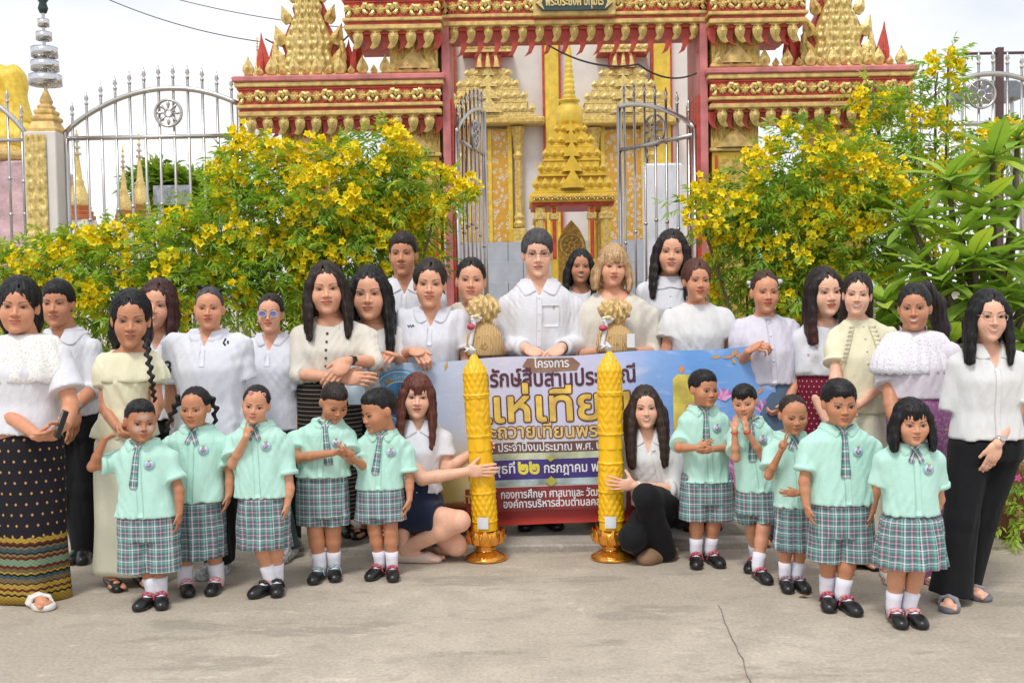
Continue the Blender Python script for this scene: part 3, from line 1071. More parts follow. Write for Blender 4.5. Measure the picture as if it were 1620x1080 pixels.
def face_color(P, kind, skin, lips, smile, brow, blush=.3, powder=False, eyes=1.0):
    p = FACE[kind]
    x, y, z = P[:, 0], P[:, 1], P[:, 2]
    C = np.tile(np.array(skin), (len(P), 1))
    def lay(m, c):
        nonlocal C
        m = np.clip(m, 0, 1)[:, None]
        C = C * (1 - m) + np.array(c)[None] * m
    fr = (y < -.045)
    ax = np.abs(x)
    sk = np.array(skin)
    # warm cheeks, nose, ears; cooler jaw
    lay(fr * blush * .5 * np.exp(-(((ax - .040) / .018) ** 2 + ((z - p['nz'] - .002) / .016) ** 2)), sk * V3(1.06, .74, .72))
    lay(fr * .25 * np.exp(-((x / .012) ** 2 + ((z - p['nz']) / .012) ** 2)), sk * V3(1.05, .86, .84))
    if powder:
        lay(fr * .55 * (np.exp(-(((ax - .035) / .02) ** 2 + ((z - p['nz']) / .02) ** 2)) + np.exp(-((x / .03) ** 2 + ((z - .035) / .015) ** 2))), V3(.75, .68, .62))
    # darker, browner tone around the eyes
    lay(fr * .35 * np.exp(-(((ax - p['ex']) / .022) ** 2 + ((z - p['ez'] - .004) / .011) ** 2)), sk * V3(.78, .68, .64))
    # eyes
    u = (ax - p['ex']) / p['ew']
    arch = np.clip(1 - u * u, 0, 1)
    tilt = .0018 * u
    eh = p['eh'] * eyes
    zt = p['ez'] + tilt + eh * .9 * arch
    zb = p['ez'] + tilt - eh * .7 * arch
    ine = fr * (np.abs(u) < 1.05) * sstep(zb - .0014, zb + .0006, z) * (1 - sstep(zt - .0004, zt + .0016, z))
    lay(ine * .95, V3(.46, .42, .40))
    ir = np.sqrt(((ax - p['ex']) / 1.0) ** 2 + ((z - p['ez'] - .0006)) ** 2)
    lay(ine * (1 - sstep(.0072, .0098, ir)), V3(.014, .009, .007))
    lash = fr * (np.abs(u) < 1.12) * np.exp(-((z - zt - .0008) / .0024) ** 2)
    lay(lash * .98, V3(.022, .015, .013))
    lay(fr * (np.abs(u) < 1.0) * np.exp(-((z - zb + .0006) / .0013) ** 2) * .45, sk * .35)
    # brows
    ub = (ax - .013) / .038
    zb_ = p['bz'] + .007 * np.sin(np.clip(ub, 0, 1) * 2.3) - .003
    th = p['br'] * (1.15 - .6 * np.clip(ub, 0, 1))
    lay(fr * sstep(-.05, .06, ub) * (1 - sstep(.9, 1.05, ub)) * np.exp(-((z - zb_) / (th * 1.25)) ** 2) * .92, brow)
    # nostrils
    lay(fr * .7 * np.exp(-(((ax - .0075) / .0042) ** 2 + ((z - p['nz'] + .0075) / .0026) ** 2)) * (y < -.085), sk * .16)
    # mouth
    mw = p['mw'] * (1 + .22 * max(0, smile))
    um = x / mw
    zm = p['mz'] + .0050 * smile * um ** 2
    inm = fr * (1 - sstep(.88, 1.06, np.abs(um)))
    taper = np.clip(1 - um ** 2, 0, 1) ** .6
    up = .0085 * taper * (1 - .25 * np.exp(-(x / .004) ** 2)); dn = .0095 * taper
    lip = inm * sstep(zm - dn - .001, zm - dn + .001, z) * (1 - sstep(zm + up - .001, zm + up + .001, z))
    lay(lip * .8, lips)
    if smile > .75:
        op = .0048 * taper
        lay(inm * (np.abs(um) < .85) * np.exp(-((z - zm) / (op + 1e-4)) ** 2) * .95, V3(.78, .74, .70))
        lay(inm * np.exp(-((z - zm - op * 1.3) / .0012) ** 2) * .5, np.array(lips) * .4)
    else:
        lay(inm * np.exp(-((z - zm) / .0014) ** 2) * .8, np.array(lips) * .28)
    # smile lines
    if smile > .3:
        sx = .030 + .016 * np.clip((p['nz'] + .004 - z) / .03, 0, 1)
        lay(fr * smile * .35 * np.exp(-((ax - sx) / .0022) ** 2) * sstep(p['mz'] - .006, p['mz'] + .004, z) * (1 - sstep(p['nz'], p['nz'] + .008, z)), sk * V3(.66, .52, .48))
    return C

def mrot(yaw=0., pitch=0., roll=0.):
    """head turn: yaw>0 looks to the picture's right, pitch>0 looks down, roll>0 tips the crown to the picture's right"""
    return np.array(Matrix.Rotation(yaw, 3, 'Z') @ Matrix.Rotation(pitch, 3, 'X') @ Matrix.Rotation(roll, 3, 'Y'))

# ---- hands -------------------------------------------------------------------------------------------------
POSE = {
    'relaxed': ([(.25, .35, .25), (.30, .40, .30), (.35, .45, .30), (.40, .50, .35)], (.5, .35), .06),
    'flat': ([(.05, .08, .05)] * 4, (.75, .15), .10),
    'spread': ([(.10, .12, .1)] * 4, (1.0, .15), .22),
    'grip': ([(.75, .95, .6), (.8, 1.0, .6), (.85, 1.0, .6), (.9, 1.0, .6)], (.55, .5), .03),
    'fist': ([(1.2, 1.4, .9)] * 4, (.35, .8), .02),
    'vee': ([(.05, .05, .05), (.05, .05, .05), (1.35, 1.5, .9), (1.35, 1.5, .9)], (.3, .9), .20),
    'point': ([(.05, .1, .05), (1.3, 1.5, .9), (1.35, 1.5, .9), (1.35, 1.5, .9)], (.3, .9), .05),
    'wrap': ([(.30, .45, .35), (.32, .5, .4), (.34, .5, .4), (.36, .5, .4)], (.9, .2), .10),
}

def hand_prims(w, D, N, side, pose, s):
    """w wrist, D finger direction, N the way the palm faces, side +1/-1 picks the thumb side; s scale (1 = adult)"""
    D = unit(D)
    N = unit(np.asarray(N, float) - D * np.dot(N, D))
    T = np.cross(D, N) * side
    cur, th, spread = POSE[pose]
    R = np.array([T, N, D])
    out = [(el(w + D * .046 * s, (.037 * s, .0145 * s, .050 * s), R), .012 * s),
           (el(w + D * .030 * s + T * .022 * s + N * .006 * s, (.017 * s, .014 * s, .030 * s), R), .012 * s)]
    lens = [(.040, .025, .020), (.044, .028, .021), (.041, .026, .020), (.032, .020, .018)]
    for i in range(4):
        off = (.027, .009, -.009, -.026)[i]
        b = w + D * (.086, .090, .086, .077)[i] * s + T * off * s
        d = unit(D + T * spread * (1.5, .5, -.5, -1.5)[i] * .5)
        n = N
        r = (.0088, .0090, .0086, .0076)[i] * s
        p = b - d * .02 * s
        for k in range(3):
            c = cur[i][k]
            d2 = unit(d * math.cos(c) + n * math.sin(c))
            n = unit(n * math.cos(c) - d * math.sin(c))
            d = d2
            L = lens[i][k] * s + (.02 * s if k == 0 else 0)
            q = p + d * L
            out.append((rc(p, q, r, r * .90), .004 * s))
            p, r = q, r * .92
    b = w + D * .022 * s + T * .026 * s
    d = unit(D * math.cos(th[0]) + T * math.sin(th[0]) + N * .25)
    q = b + d * .042 * s
    out.append((rc(b, q, .0125 * s, .0105 * s), .008 * s))
    d2 = unit(d * math.cos(th[1]) + (D * .6 + N * .5 - T * .3) * math.sin(th[1]))
    out.append((rc(q, q + d2 * .032 * s, .0100 * s, .0082 * s), .003 * s))
    return out

# ---- skin and cloth materials ------------------------------------------------------------------------------
def skin_material():
    if 'skin' in MATS:
        return MATS['skin']
    t = NT('skin')
    a = t.n('Attribute', attribute_name='Col')
    v = t.coord('Object')
    n = t.noise(v, 55, 4)
    n2 = t.noise(v, 16, 4)
    n = t.math('ADD', t.math('MULTIPLY', n, .6), t.math('MULTIPLY', n2, .4))
    c = t.mix(.6, a.outputs['Color'], t.mix(1.0, a.outputs['Color'], t.ramp(n, [(.32, (.84, .74, .70)), (.68, (1.08, 1.08, 1.07))]), 'MULTIPLY'))
    t.l(c, t.b.inputs['Base Color'])
    t.set(Roughness=.47)
    t.b.inputs['Specular IOR Level'].default_value = .42
    t.b.inputs['Subsurface Weight'].default_value = .12
    t.b.inputs['Subsurface Radius'].default_value = (.010, .004, .002)
    t.bump(t.noise(v, 220, 4), .22, .002)
    MATS['skin'] = t.m
    return t.m

def hair_material(name, col, tip=None, zr=None):
    if name in MATS:
        return MATS[name]
    t = NT(name)
    v = t.coord('Object', (150, 150, 9))
    n = t.noise(v, 1.0, 5, .6)
    lo, hi = tuple(c * .45 for c in col), tuple(min(1, c * 1.7 + .004) for c in col)
    c = t.ramp(n, [(.3, lo), (.7, hi)])
    if tip is not None:
        tc = t.n('TexCoord'); sx = t.n('SeparateXYZ')
        t.l(tc.outputs['Object'], sx.inputs[0])
        f = t.ramp(sx.outputs['Z'], [(0.0, (1, 1, 1)), (1.0, (0, 0, 0))])
        mr = t.n('MapRange'); mr.inputs['From Min'].default_value, mr.inputs['From Max'].default_value = zr
        mr.inputs['To Min'].default_value, mr.inputs['To Max'].default_value = 1.0, 0.0
        t.l(sx.outputs['Z'], mr.inputs['Value'])
        tl = t.ramp(n, [(.3, tuple(q * .5 for q in tip)), (.7, tuple(min(1, q * 1.5) for q in tip))])
        c = t.mix(mr.outputs['Result'], c, tl)
    t.l(c, t.b.inputs['Base Color'])
    t.set(Roughness=.44)
    t.b.inputs['Specular IOR Level'].default_value = .30
    t.bump(n, .5, .005)
    MATS[name] = t.m
    return t.m

def cloth(name, col, rough=.85, weave=900, fold=.35, var=.03, sheen=.15, trans=0.0):
    """woven cloth: fine weave, broad soft creases"""
    if name in MATS:
        return MATS[name]
    t = NT(name)
    v = t.coord('Object')
    big = t.noise(t.coord('Object', (1, 1, .45)), 16, 5, .6)
    n = t.noise(v, 5, 3)
    t.l(t.ramp(n, [(.3, tuple(c * (1 - var) for c in col)), (.7, tuple(min(1, c * (1 + var)) for c in col))]), t.b.inputs['Base Color'])
    t.set(Roughness=rough)
    t.b.inputs['Specular IOR Level'].default_value = .25
    t.b.inputs['Sheen Weight'].default_value = sheen
    rd = t.noise(t.coord('Object', (1, 1, .55)), 7.5, 3, .5)
    rd = t.math('POWER', t.math('SUBTRACT', 1.0, t.math('ABSOLUTE', t.math('SUBTRACT', t.math('MULTIPLY', rd, 2.0), 1.0))), 7.0)
    h = t.math('ADD', t.math('ADD', big, t.math('MULTIPLY', rd, .22)), t.math('MULTIPLY', t.noise(v, weave, 1), .06))
    t.bump(h, fold, .02)
    MATS[name] = t.m
    return t.m

def uvcloth(name, build, rough=.85, fold=.25):
    """patterned cloth: build(t, u, v) returns a colour socket; u,v in metres round and up the garment"""
    if name in MATS:
        return MATS[name]
    t = NT(name)
    uv = t.n('UVMap', uv_map='UVMap')
    sx = t.n('SeparateXYZ')
    t.l(uv.outputs[0], sx.inputs[0])
    t.l(build(t, sx.outputs[0], sx.outputs[1]), t.b.inputs['Base Color'])
    t.set(Roughness=rough)
    t.b.inputs['Specular IOR Level'].default_value = .25
    big = t.noise(t.coord('Object', (1, 1, .5)), 14, 4, .6)
    t.bump(big, fold, .02)
    MATS[name] = t.m
    return t.m

def plaid_mat():
    def b(t, u, v):
        G, D, Wt, Pk, T = srgb(84, 134, 128), srgb(98, 92, 110), srgb(228, 222, 230), srgb(208, 158, 176), srgb(128, 184, 176)
        st = [(0.0, Wt), (.10, G), (.28, D), (.40, G), (.45, Pk), (.54, D), (.66, G), (.80, T), (.92, D)]
        fu = t.math('FRACT', t.math('DIVIDE', u, .056))
        fv = t.math('FRACT', t.math('DIVIDE', v, .056))
        return t.mix(.5, t.ramp(fu, st, 'CONSTANT'), t.ramp(fv, st, 'CONSTANT'))
    return uvcloth('plaid_cloth', b)
# ------------------------------------------------------------------ ordination hall behind the gate
HY = 17.0
hx = lambda px, py=300, Y=HY: at(px, py, Y)[0]
HXC = hx(876, 300)
hall = thing('temple_hall', 'white temple hall with yellow pilasters and two gilded doors behind the gateway', 'temple', (HXC, HY, 0))
zf = pz(876, 384, HY)                                    # floor of the hall
a = MB(); a.box(-2.25, 2.25, 0, 6, 0, 7.2); part(a, 'wall', WALLW, hall)
def pilaster(px0, px1):
    x0, x1 = hx(px0) - HXC, hx(px1) - HXC
    a = MB(); a.box(x0, x1, -.16, .002, zf, 7.1, .01); p = part(a, 'pilaster', YEL, hall)
    for xx in (x0 - .035, x1 + .003):
        a = MB(); a.box(xx, xx + .032, -.12, -.002, zf, 7.1); part(a, 'red_edge', RED, p)
    return p
pilaster(698, 722); pilaster(864, 886); pilaster(1034, 1060)
x0 = hx(735) - HXC
DOORP = None
def door_paint():
    t = NT('door_gilt_pattern')
    v = t.coord('Object', (1, 1, .8))
    vo = t.n('TexVoronoi', Scale=15.0); t.l(v, vo.inputs['Vector'])
    n = t.noise(v, 15, 5, .6)
    f = t.math('ADD', vo.outputs['Distance'], t.math('MULTIPLY', n, .7))
    t.l(t.ramp(f, [(.50, (.62, .34, .04)), (.58, (.64, .56, .44)), (.68, (.64, .58, .50)), (.76, (.62, .33, .04))]), t.b.inputs['Base Color'])
    t.set(Roughness=.45, Metallic=.1)
    t.bump(f, .3, .02)
    return t.m
DOORM = door_paint()

def tier_stack(cx, y, z, tiers, parent, depth, goldm, small=.11, gable=True):
    """tiered spire roof: square slabs ringed with little standing leaves, a gable in front of each"""
    for i, (w, hgt) in enumerate(tiers):
        dd = depth * w / tiers[0][0]
        a = MB()
        a.box(cx - w, cx + w, y - dd, y + dd, z, z + hgt * .16, .006)
        a.box(cx - w * .94, cx + w * .94, y - dd * .94, y + dd * .94, z + hgt * .165, z + hgt * .34, .006)
        a.box(cx - w * .80, cx + w * .80, y - dd * .80, y + dd * .80, z + hgt * .345, z + hgt * .99)
        tr = part(a, 'roof_tier', goldm, parent)
        a = MB(); a.box(cx - w * .955, cx + w * .955, y - dd * .955, y + dd * .955, z + hgt * .02 - hgt * .05, z - .001); part(a, 'red_fillet', RED, tr)
        n = max(5, int(round(2 * w / small)) | 1)
        fm = finial_mesh(hgt * .62, 2 * w / n * .92)
        for k in range(n):
            if gable and k == n // 2:
                continue
            obj('antefix', fm, goldm, tr, loc=(cx - w * .90 + 1.8 * w * k / (n - 1), y - dd * .92, z + hgt * .345))
        if gable:
            g = MB()
            gw, gh = w * .30, hgt * 1.12
            for q in range(3):
                f_ = 1 - .26 * q
                g.prism([(cx - gw * f_, z + hgt * .30), (cx + gw * f_, z + hgt * .30), (cx + gw * f_ * .55, z + hgt * .30 + gh * .45 * f_), (cx, z + hgt * .30 + gh * f_), (cx - gw * f_ * .55, z + hgt * .30 + gh * .45 * f_)], y - dd - .02 - .018 * q, y - dd * .80 - .018 * q)
            part(g, 'gable', GOLD2 if goldm is not YEL else YEL, tr)
        z += hgt
    return z

def door(pc, w_px=62):
    """double door with carved posts and a tiered crown"""
    cx = hx(pc, 300) - HXC
    hw = w_px / 100.0 / 2 * 1.02
    zt = pz(pc, 206, HY)
    for s in (-1, 1):
        a = MB(); a.box(min(cx, cx + s * hw) + .008, max(cx, cx + s * hw) - .008, -.10, -.06, zf + .02, zt, .008)
        d_ = part(a, 'door_leaf', DOORM, hall)
        a = MB(); xm = cx + s * hw; a.box(xm - .035, xm + .035, -.13, -.058, zf + .02, zt + .04, .008); part(a, 'door_stile', YEL, d_)
    a = MB(); a.box(cx - .03, cx + .03, -.125, -.102, zf + .02, zt, .006); part(a, 'door_astragal', YEL, hall)
    for s in (-1, 1):                                  # carved posts
        xx = cx + s * (hw + .13)
        a = MB()
        a.box(xx - .10, xx + .10, -.26, -.004, zf, zf + .22, .01)
        prof = [(.085, .22), (.095, .27), (.070, .31), (.085, .36), (.062, .42), (.060, 1.15), (.085, 1.22), (.060, 1.27), (.075, 1.32), (.095, 1.50), (.115, 1.62)]
        k_ = (zt + .02 - zf) / 1.62
        a.lathe([(r, z * k_) for r, z in prof], 8, (xx, -.13, zf), .3)
        part(a, 'door_post', GOLD, hall)
    z = zt + .04
    crown = thing('door_crown', None, None); crown.parent = hall
    for k_ in ('label', 'category'):
        if k_ in crown: del crown[k_]
    a = MB(); a.box(cx - .86, cx + .86, -.40, -.002, z, z + .10, .02); part(a, 'crown_base', GOLD, crown)
    z = tier_stack(cx, -.16, z + .10, [(.74, .22), (.61, .20), (.48, .18), (.35, .17)], crown, .22, GOLD2, .13)
    a = MB(); a.box(cx - .20, cx + .20, -.30, -.02, z, z + .22); part(a, 'crown_neck', RED, crown)
    for q in (-1, 0, 1):
        a = MB(); a.tube([(cx + q * .13, -.32, z), (cx + q * .13, -.33, z + .1), (cx + q * .11, -.32, z + .22)], [.05, .035, .02], 8); part(a, 'crown_column', GOLD2, crown)
    z2 = tier_stack(cx, -.16, z + .22, [(.40, .15), (.34, .14), (.22, .3)], crown, .22, GOLD2, .12, False)
    a = MB(); a.lathe([(.16, 0), (.18, .12), (.10, .25), (.06, .6), (.01, 1.4)], 12, (cx, -.16, z2)); part(a, 'crown_spire', GOLD2, crown, True)
door(776); door(985)
# stone terrace steps in front of the hall: slabs
stairs = thing('terrace_steps', 'blue-grey stone terrace steps leading up to the temple hall', 'steps', (HXC, HY - .5, 0))
slab = MB(); slab.box(-.352, .352, 0, .46, -.315, 0, .004)
slab_me = slab.mesh('step_slab'); slab_me.materials.append(STONE)
z, y = zf, -.0
nst = 0
while z > .30:
    for k in range(6):
        off = .45 if nst % 2 else 0
        xx = -2.25 + .71 * k + off * .5
        o = obj('step_slab', slab_me, None, stairs, loc=(xx + .45, y, z))
    if nst < 7:
        a = MB(); a.box(-2.2, 2.2, y + .46, y + .60, max(0, z - .6), z - .02); part(a, 'step_core', STONE, stairs)
    z -= .318; y -= .44; nst += 1
# marble slab standing on the terrace
MARB = NT('pale_marble'); _v = MARB.coord('Object'); _n = MARB.noise(MARB.coord('Object', (1, 1, .6)), 3.0, 9, .7)
MARB.l(MARB.ramp(_n, [(.35, (.50, .55, .62)), (.5, (.66, .69, .74)), (.62, (.72, .74, .78))]), MARB.b.inputs['Base Color']); MARB.set(Roughness=.25)
ym = 15.2
ma, mc = at(1018, 300, ym), at(1081, 300, ym)
sl = thing('marble_slab', 'upright pale blue marble slab behind the half-open gate leaf', 'slab', ((ma[0] + mc[0]) / 2, ym, 0))
a = MB(); hwm = (mc[0] - ma[0]) / 2
a.box(-hwm, hwm, 0, .16, 1.0, pz(1050, 258, ym), .03); part(a, 'slab_body', MARB.m, sl)
a = MB(); a.box(-hwm - .08, hwm + .08, -.06, .24, .0, .998, .02); part(a, 'slab_base', STONE, sl)

# ------------------------------------------------------------------ small golden spired shrine
SY = 13.0
sxc = at(896, 300, SY)[0] + .05
shr_ = thing('golden_shrine', 'small golden spired shrine with tiered roof standing in the gateway', 'shrine', (sxc, SY, 0))
zr0 = pz(896, 312, SY)
a = MB(); a.box(-.50, .50, -.50, .50, zr0 - .10, zr0 - .002, .01); part(a, 'roof_beam', YEL, shr_)
a = MB(); a.box(-.475, .475, -.475, .475, zr0 - .14, zr0 - .102); part(a, 'roof_fillet', RED, shr_)
for i in range(9):
    obj('rosette', ROS, None, shr_, loc=(-.42 + .105 * i, -.505, zr0 - .052), scale=(.55, 1, .8))
zt_ = tier_stack(0, 0, zr0, [(.47, .205), (.405, .185), (.335, .17), (.26, .16), (.185, .13)], shr_, .47, YEL, .105)
a = MB(); a.lathe([(.150, 0), (.165, .05), (.160, .14), (.135, .22), (.10, .27), (.13, .29), (.13, .31)], 20, (0, 0, zt_)); part(a, 'bell_dome', YEL, shr_, True)
prof = []
zz = 0
for k in range(8):
    r = .085 - .006 * k
    prof += [(r * .82, zz), (r, zz + .025), (r * .82, zz + .055)]
    zz += .062
prof += [(.034, zz), (.040, zz + .04), (.020, zz + .16), (.004, zz + .42)]
a = MB(); a.lathe(prof, 14, (0, 0, zt_ + .31)); part(a, 'spire', YEL, shr_, True)
for (qx, qy) in ((-1, -1), (1, -1), (-1, 1), (1, 1)):
    for (o_, r_) in ((.38, .055), (.22, .040)):
        if o_ == .22 and qy > 0:
            continue
        a = MB(); x_, y_ = qx * o_, qy * .40
        a.box(x_ - r_, x_ + r_, y_ - r_, y_ + r_, 0, zr0 - .141, .01)
        p_ = part(a, 'shrine_post', YEL, shr_)
        a = MB(); a.box(x_ - r_ * .55, x_ + r_ * .55, y_ - r_ - .012, y_ - r_ - .001, zr0 - .75, zr0 - .16, .008); part(a, 'post_inlay', RED if o_ == .22 else GOLD2, p_)
        a = MB(); a.box(x_ - r_ * 1.4, x_ + r_ * 1.4, y_ - r_ * 1.4, y_ + r_ * 1.4, zr0 - .30, zr0 - .22, .01); part(a, 'post_capital', GOLD2, p_)
th_ = MB()
th_.prism([(-.17, 1.0), (.17, 1.0), (.19, 1.95), (.16, 2.12), (.09, 2.26), (0, 2.36), (-.09, 2.26), (-.16, 2.12), (-.19, 1.95)], -.06, .06)
part(th_, 'throne_back', GOLD, shr_)
a = MB(); wheel(a, 0, 2.06, .13, -.085); part(a, 'throne_wheel', GOLD2, shr_, True)
a = MB(); a.box(-.46, .46, -.46, .46, 0, 1.0, .02); part(a, 'shrine_base', GOLD, shr_)
a = MB(); a.box(-.60, .60, -.60, .60, 0, .62, .02); part(a, 'shrine_plinth', RED, shr_)

# ------------------------------------------------------------------ white boundary wall behind the shrubs
for xa_, xb_, lab in ((at(1150, 460, 9.9)[0], 12.0, 'low white boundary wall behind the right-hand shrubs'), (-12.0, at(600, 460, 9.9)[0], 'low white boundary wall behind the left-hand shrubs')):
    w_o = thing('boundary_wall', lab, 'wall', ((xa_ + xb_) / 2, 10.15, 0), 0, 'low boundary walls')
    hw_ = (xb_ - xa_) / 2
    a = MB(); a.box(-hw_, hw_, -.08, .08, 0, 1.45 if xa_ > 0 else .75, .01); part(a, 'wall_body', WALLW, w_o)
    a = MB(); a.box(-hw_, hw_, -.12, .12, (1.45 if xa_ > 0 else .75) + .001, (1.45 if xa_ > 0 else .75) + .07, .01); part(a, 'wall_coping', WALLW, w_o)

# ------------------------------------------------------------------ far things
def chedi(px, pytop, pybase, Y, label, wid):
    x = at(px, 300, Y)[0]
    z1, z0_ = pz(px, pytop, Y), pz(px, pybase, Y)
    t = thing('stupa', label, 'stupa', (x, Y, 0), 0, 'gold stupas beyond the fence')
    H_ = z1 - z0_
    w = wid * Y / FPX / 2
    a = MB(); a.lathe([(w * 1.3, -.0), (w * 1.3, .04 * H_), (w * 1.1, .05 * H_), (w * 1.15, .09 * H_), (w * .95, .10 * H_), (w * 1.0, .14 * H_)], 8, (0, 0, z0_)); part(a, 'terrace', mat('orange_paint', (.45, .13, .04), .6), t)
    a = MB(); a.lathe([(w * .85, .142 * H_), (w * .95, .17 * H_), (w * .85, .24 * H_), (w * .62, .33 * H_), (w * .45, .40 * H_), (w * .5, .42 * H_), (w * .35, .45 * H_), (w * .28, .55 * H_), (w * .18, .66 * H_), (w * .09, .80 * H_), (.02, H_)], 16, (0, 0, z0_)); part(a, 'bell_spire', GOLD2, t, True)
    a = MB(); a.lathe([(w * 1.5, 0), (w * 1.5, z0_ - .01)], 4); part(a, 'plinth', WALLW, t)
    a = MB()
    for k in range(4):
        a.lathe([(w * (.34 - .07 * k), 0), (w * (.34 - .07 * k), .022 * H_)], 12, (0, 0, z0_ + H_ * (.72 + .07 * k)))
    part(a, 'ring_finial', STAIN, t)
    return t
chedi(124, 205, 348, 26, 'nearest gold stupa beyond the left fence', 38)
chedi(196, 232, 352, 30, 'slim gold stupa left of the ring-tipped one', 26)
chedi(222, 212, 345, 28, 'gold stupa with ring finial in the middle of the left fence', 30)
chedi(413, 60, 130, 24, 'small bronze spire peeping over the left gate wing', 14)

# large gilded seated figure at the left edge, robe pleated over the arm
BY = 27.0
bx, bz = at(-40, 200, BY)[0], pz(20, 238, BY)
F = Field((-2.2, -1.4, -.2), (2.2, 1.4, 4.6), .06)
F.put(el((0, 0, 1.1), (.85, .55, 1.1))); F.put(el((0, 0, 1.75), (1.0, .5, .5)), .2)
for s in (-1, 1):
    F.put(rc((s * .95, 0, 1.75), (s * 1.15, -.1, .7), .36, .30), .15); F.put(rc((s * 1.15, -.1, .7), (s * .35, -.75, .35), .28, .22), .15)
    F.put(rc((s * .4, -.1, .25), (s * 1.5, -.55, .2), .42, .32), .2); F.put(rc((s * 1.5, -.55, .2), (-s * .2, -.9, .15), .3, .2), .2)
F.put(rc((0, 0, 2.1), (0, 0, 2.5), .26, .26), .1); F.put(el((0, -.05, 2.95), (.40, .42, .55)), .1); F.put(el((0, .05, 3.5), (.2, .2, .3)), .1)
F.disp(lambda x, y, z: (.03 * np.sin(x * 16 + z * 9)).astype(np.float32))
P_, Q_ = F.mesh()
st_ = thing('seated_statue', 'large gilded seated statue whose arm shows at the left edge', 'statue', (bx, BY, bz))
obj('figure', mesh_np('figure', P_, Q_), YEL, st_)
a = MB(); a.lathe([(1.9, -.45), (2.1, -.3), (1.8, -.15), (1.7, -.02)], 20); part(a, 'lotus_seat', GOLDP, st_, True)
a = MB(); a.box(-1.9, 1.9, -1.5, 1.5, -bz, -.452, .05); pb_ = part(a, 'pink_pedestal', mat('pink_pedestal', (.62, .42, .45), .8, var=.2, nscale=3, bump=.4, bscale=12, bdist=.05), st_)

# posts, canopy and cables at the right
pole = thing('lamp_post', 'dark square pole rising behind the wheel of the right-hand fence', 'pole', (at(1581, 300, 11.5)[0], 11.5, 0))
a = MB(); a.box(-.032, .032, -.032, .032, 0, pz(1581, 76, 11.5)); part(a, 'post', mat('dark_maroon_paint', (.10, .05, .055), .5), pole)
a = MB(); a.tube([(-.55, 0, pz(1540, 85, 11.5)), (.5, 0, pz(1600, 84, 11.5))], .016, 6); part(a, 'cross_arm', mat('dark_maroon_paint', (.1, .05, .055), .5), pole)
can = thing('metal_canopy', 'grey curved metal canopy roof glimpsed behind the spoked wheel', 'canopy', (at(1562, 150, 22)[0], 22, 0))
a = MB(); zc_ = pz(1562, 150, 22)
a.prism([(-.62, zc_ - .12), (-.60, zc_ + .08), (-.40, zc_ + .20), (.40, zc_ + .20), (.58, zc_ + .10), (.62, zc_ - .12)], -.4, .4); part(a, 'roof_shell', mat('grey_sheet', (.20, .21, .24), .4, .4), can)
for q in (-.5, .5):
    a = MB(); a.tube([(q, 0, 0), (q, 0, zc_ - .1)], .04, 6); part(a, 'support', STAIN, can)
brd = thing('info_board', 'small blue-grey notice board far behind the left fence', 'board', (at(272, 308, 20)[0], 20, 0))
a = MB(); zz_ = pz(272, 308, 20); a.box(-.34, .34, -.03, .03, zz_ - .19, zz_ + .17, .01); part(a, 'panel', mat('board_face', (.30, .32, .36), .6, var=.4, nscale=6), brd)
a = MB(); a.tube([(-.25, .05, 0), (-.25, .05, zz_)], .03, 6); a.tube([(.25, .05, 0), (.25, .05, zz_)], .03, 6); part(a, 'stand', STAIN, brd)
CAB = mat('cable_black', (.02, .02, .022), .6)
def cable(pts, r, label):
    P = [at(*p) for p in pts]
    n = 18
    L = []
    for a, b in zip(P, P[1:]):
        for k in range(n):
            t = k / n
            q = a + (b - a) * t
            q = q + V3(0, 0, -.25 * 4 * t * (1 - t) * .3)
            L.append(q)
    L.append(P[-1])
    mb = MB(); mb.tube([tuple(q) for q in L], r, 6)
    return tag(mb.build('overhead_cable', CAB, None, True), label, 'cable', 'overhead cables')
cable([(150, -10, 13), (410, 66, 12)], .006, 'longest overhead cable crossing the sky above the left fence')
cable([(240, -12, 15), (575, 46, 13)], .006, 'upper overhead cable reaching the gate from the top left')
cable([(420, 62, 12), (512, 70, 11), (562, 42, 9.8)], .009, 'thick sagging cable joining the left block of the gate')
cable([(868, 72, 9.2), (1010, 102, 9.2), (1102, 116, 9.3)], .008, 'black cable sagging under the main beam of the gate')
def ribbon(front, path, widths, off=.004, nv=4, thick=.004):
    """strip lying on a garment's front: path of (x,z), half widths; returns verts, faces, uv"""
    path = [np.asarray(p, float) for p in path]
    vs, uv = [], []
    for i, p in enumerate(path):
        d = unit(path[min(i + 1, len(path) - 1)] - path[max(i - 1, 0)])
        n = np.array((d[1], -d[0]))
        for j in range(nv):
            q = p + n * widths[i] * (2 * j / (nv - 1) - 1)
            vs.append((q[0], front(q[0], q[1]) - off, q[1]))
            uv.append((widths[i] * (2 * j / (nv - 1) - 1), i * .012))
    n0 = len(vs)
    vs += [(x, y + thick, z) for x, y, z in vs]
    uv += uv
    fs = []
    for i in range(len(path) - 1):
        for j in range(nv - 1):
            a = i * nv + j
            fs.append((a, a + 1, a + nv + 1, a + nv))
    rim = [i * nv for i in range(len(path))] + [(len(path) - 1) * nv + j for j in range(1, nv)] + \
          [i * nv + nv - 1 for i in range(len(path) - 2, -1, -1)] + [j for j in range(nv - 2, 0, -1)]
    for a, b in zip(rim, rim[1:] + rim[:1]):
        fs.append((a, a + n0, b + n0, b))
    return np.array(vs), np.array(fs), np.array(uv)

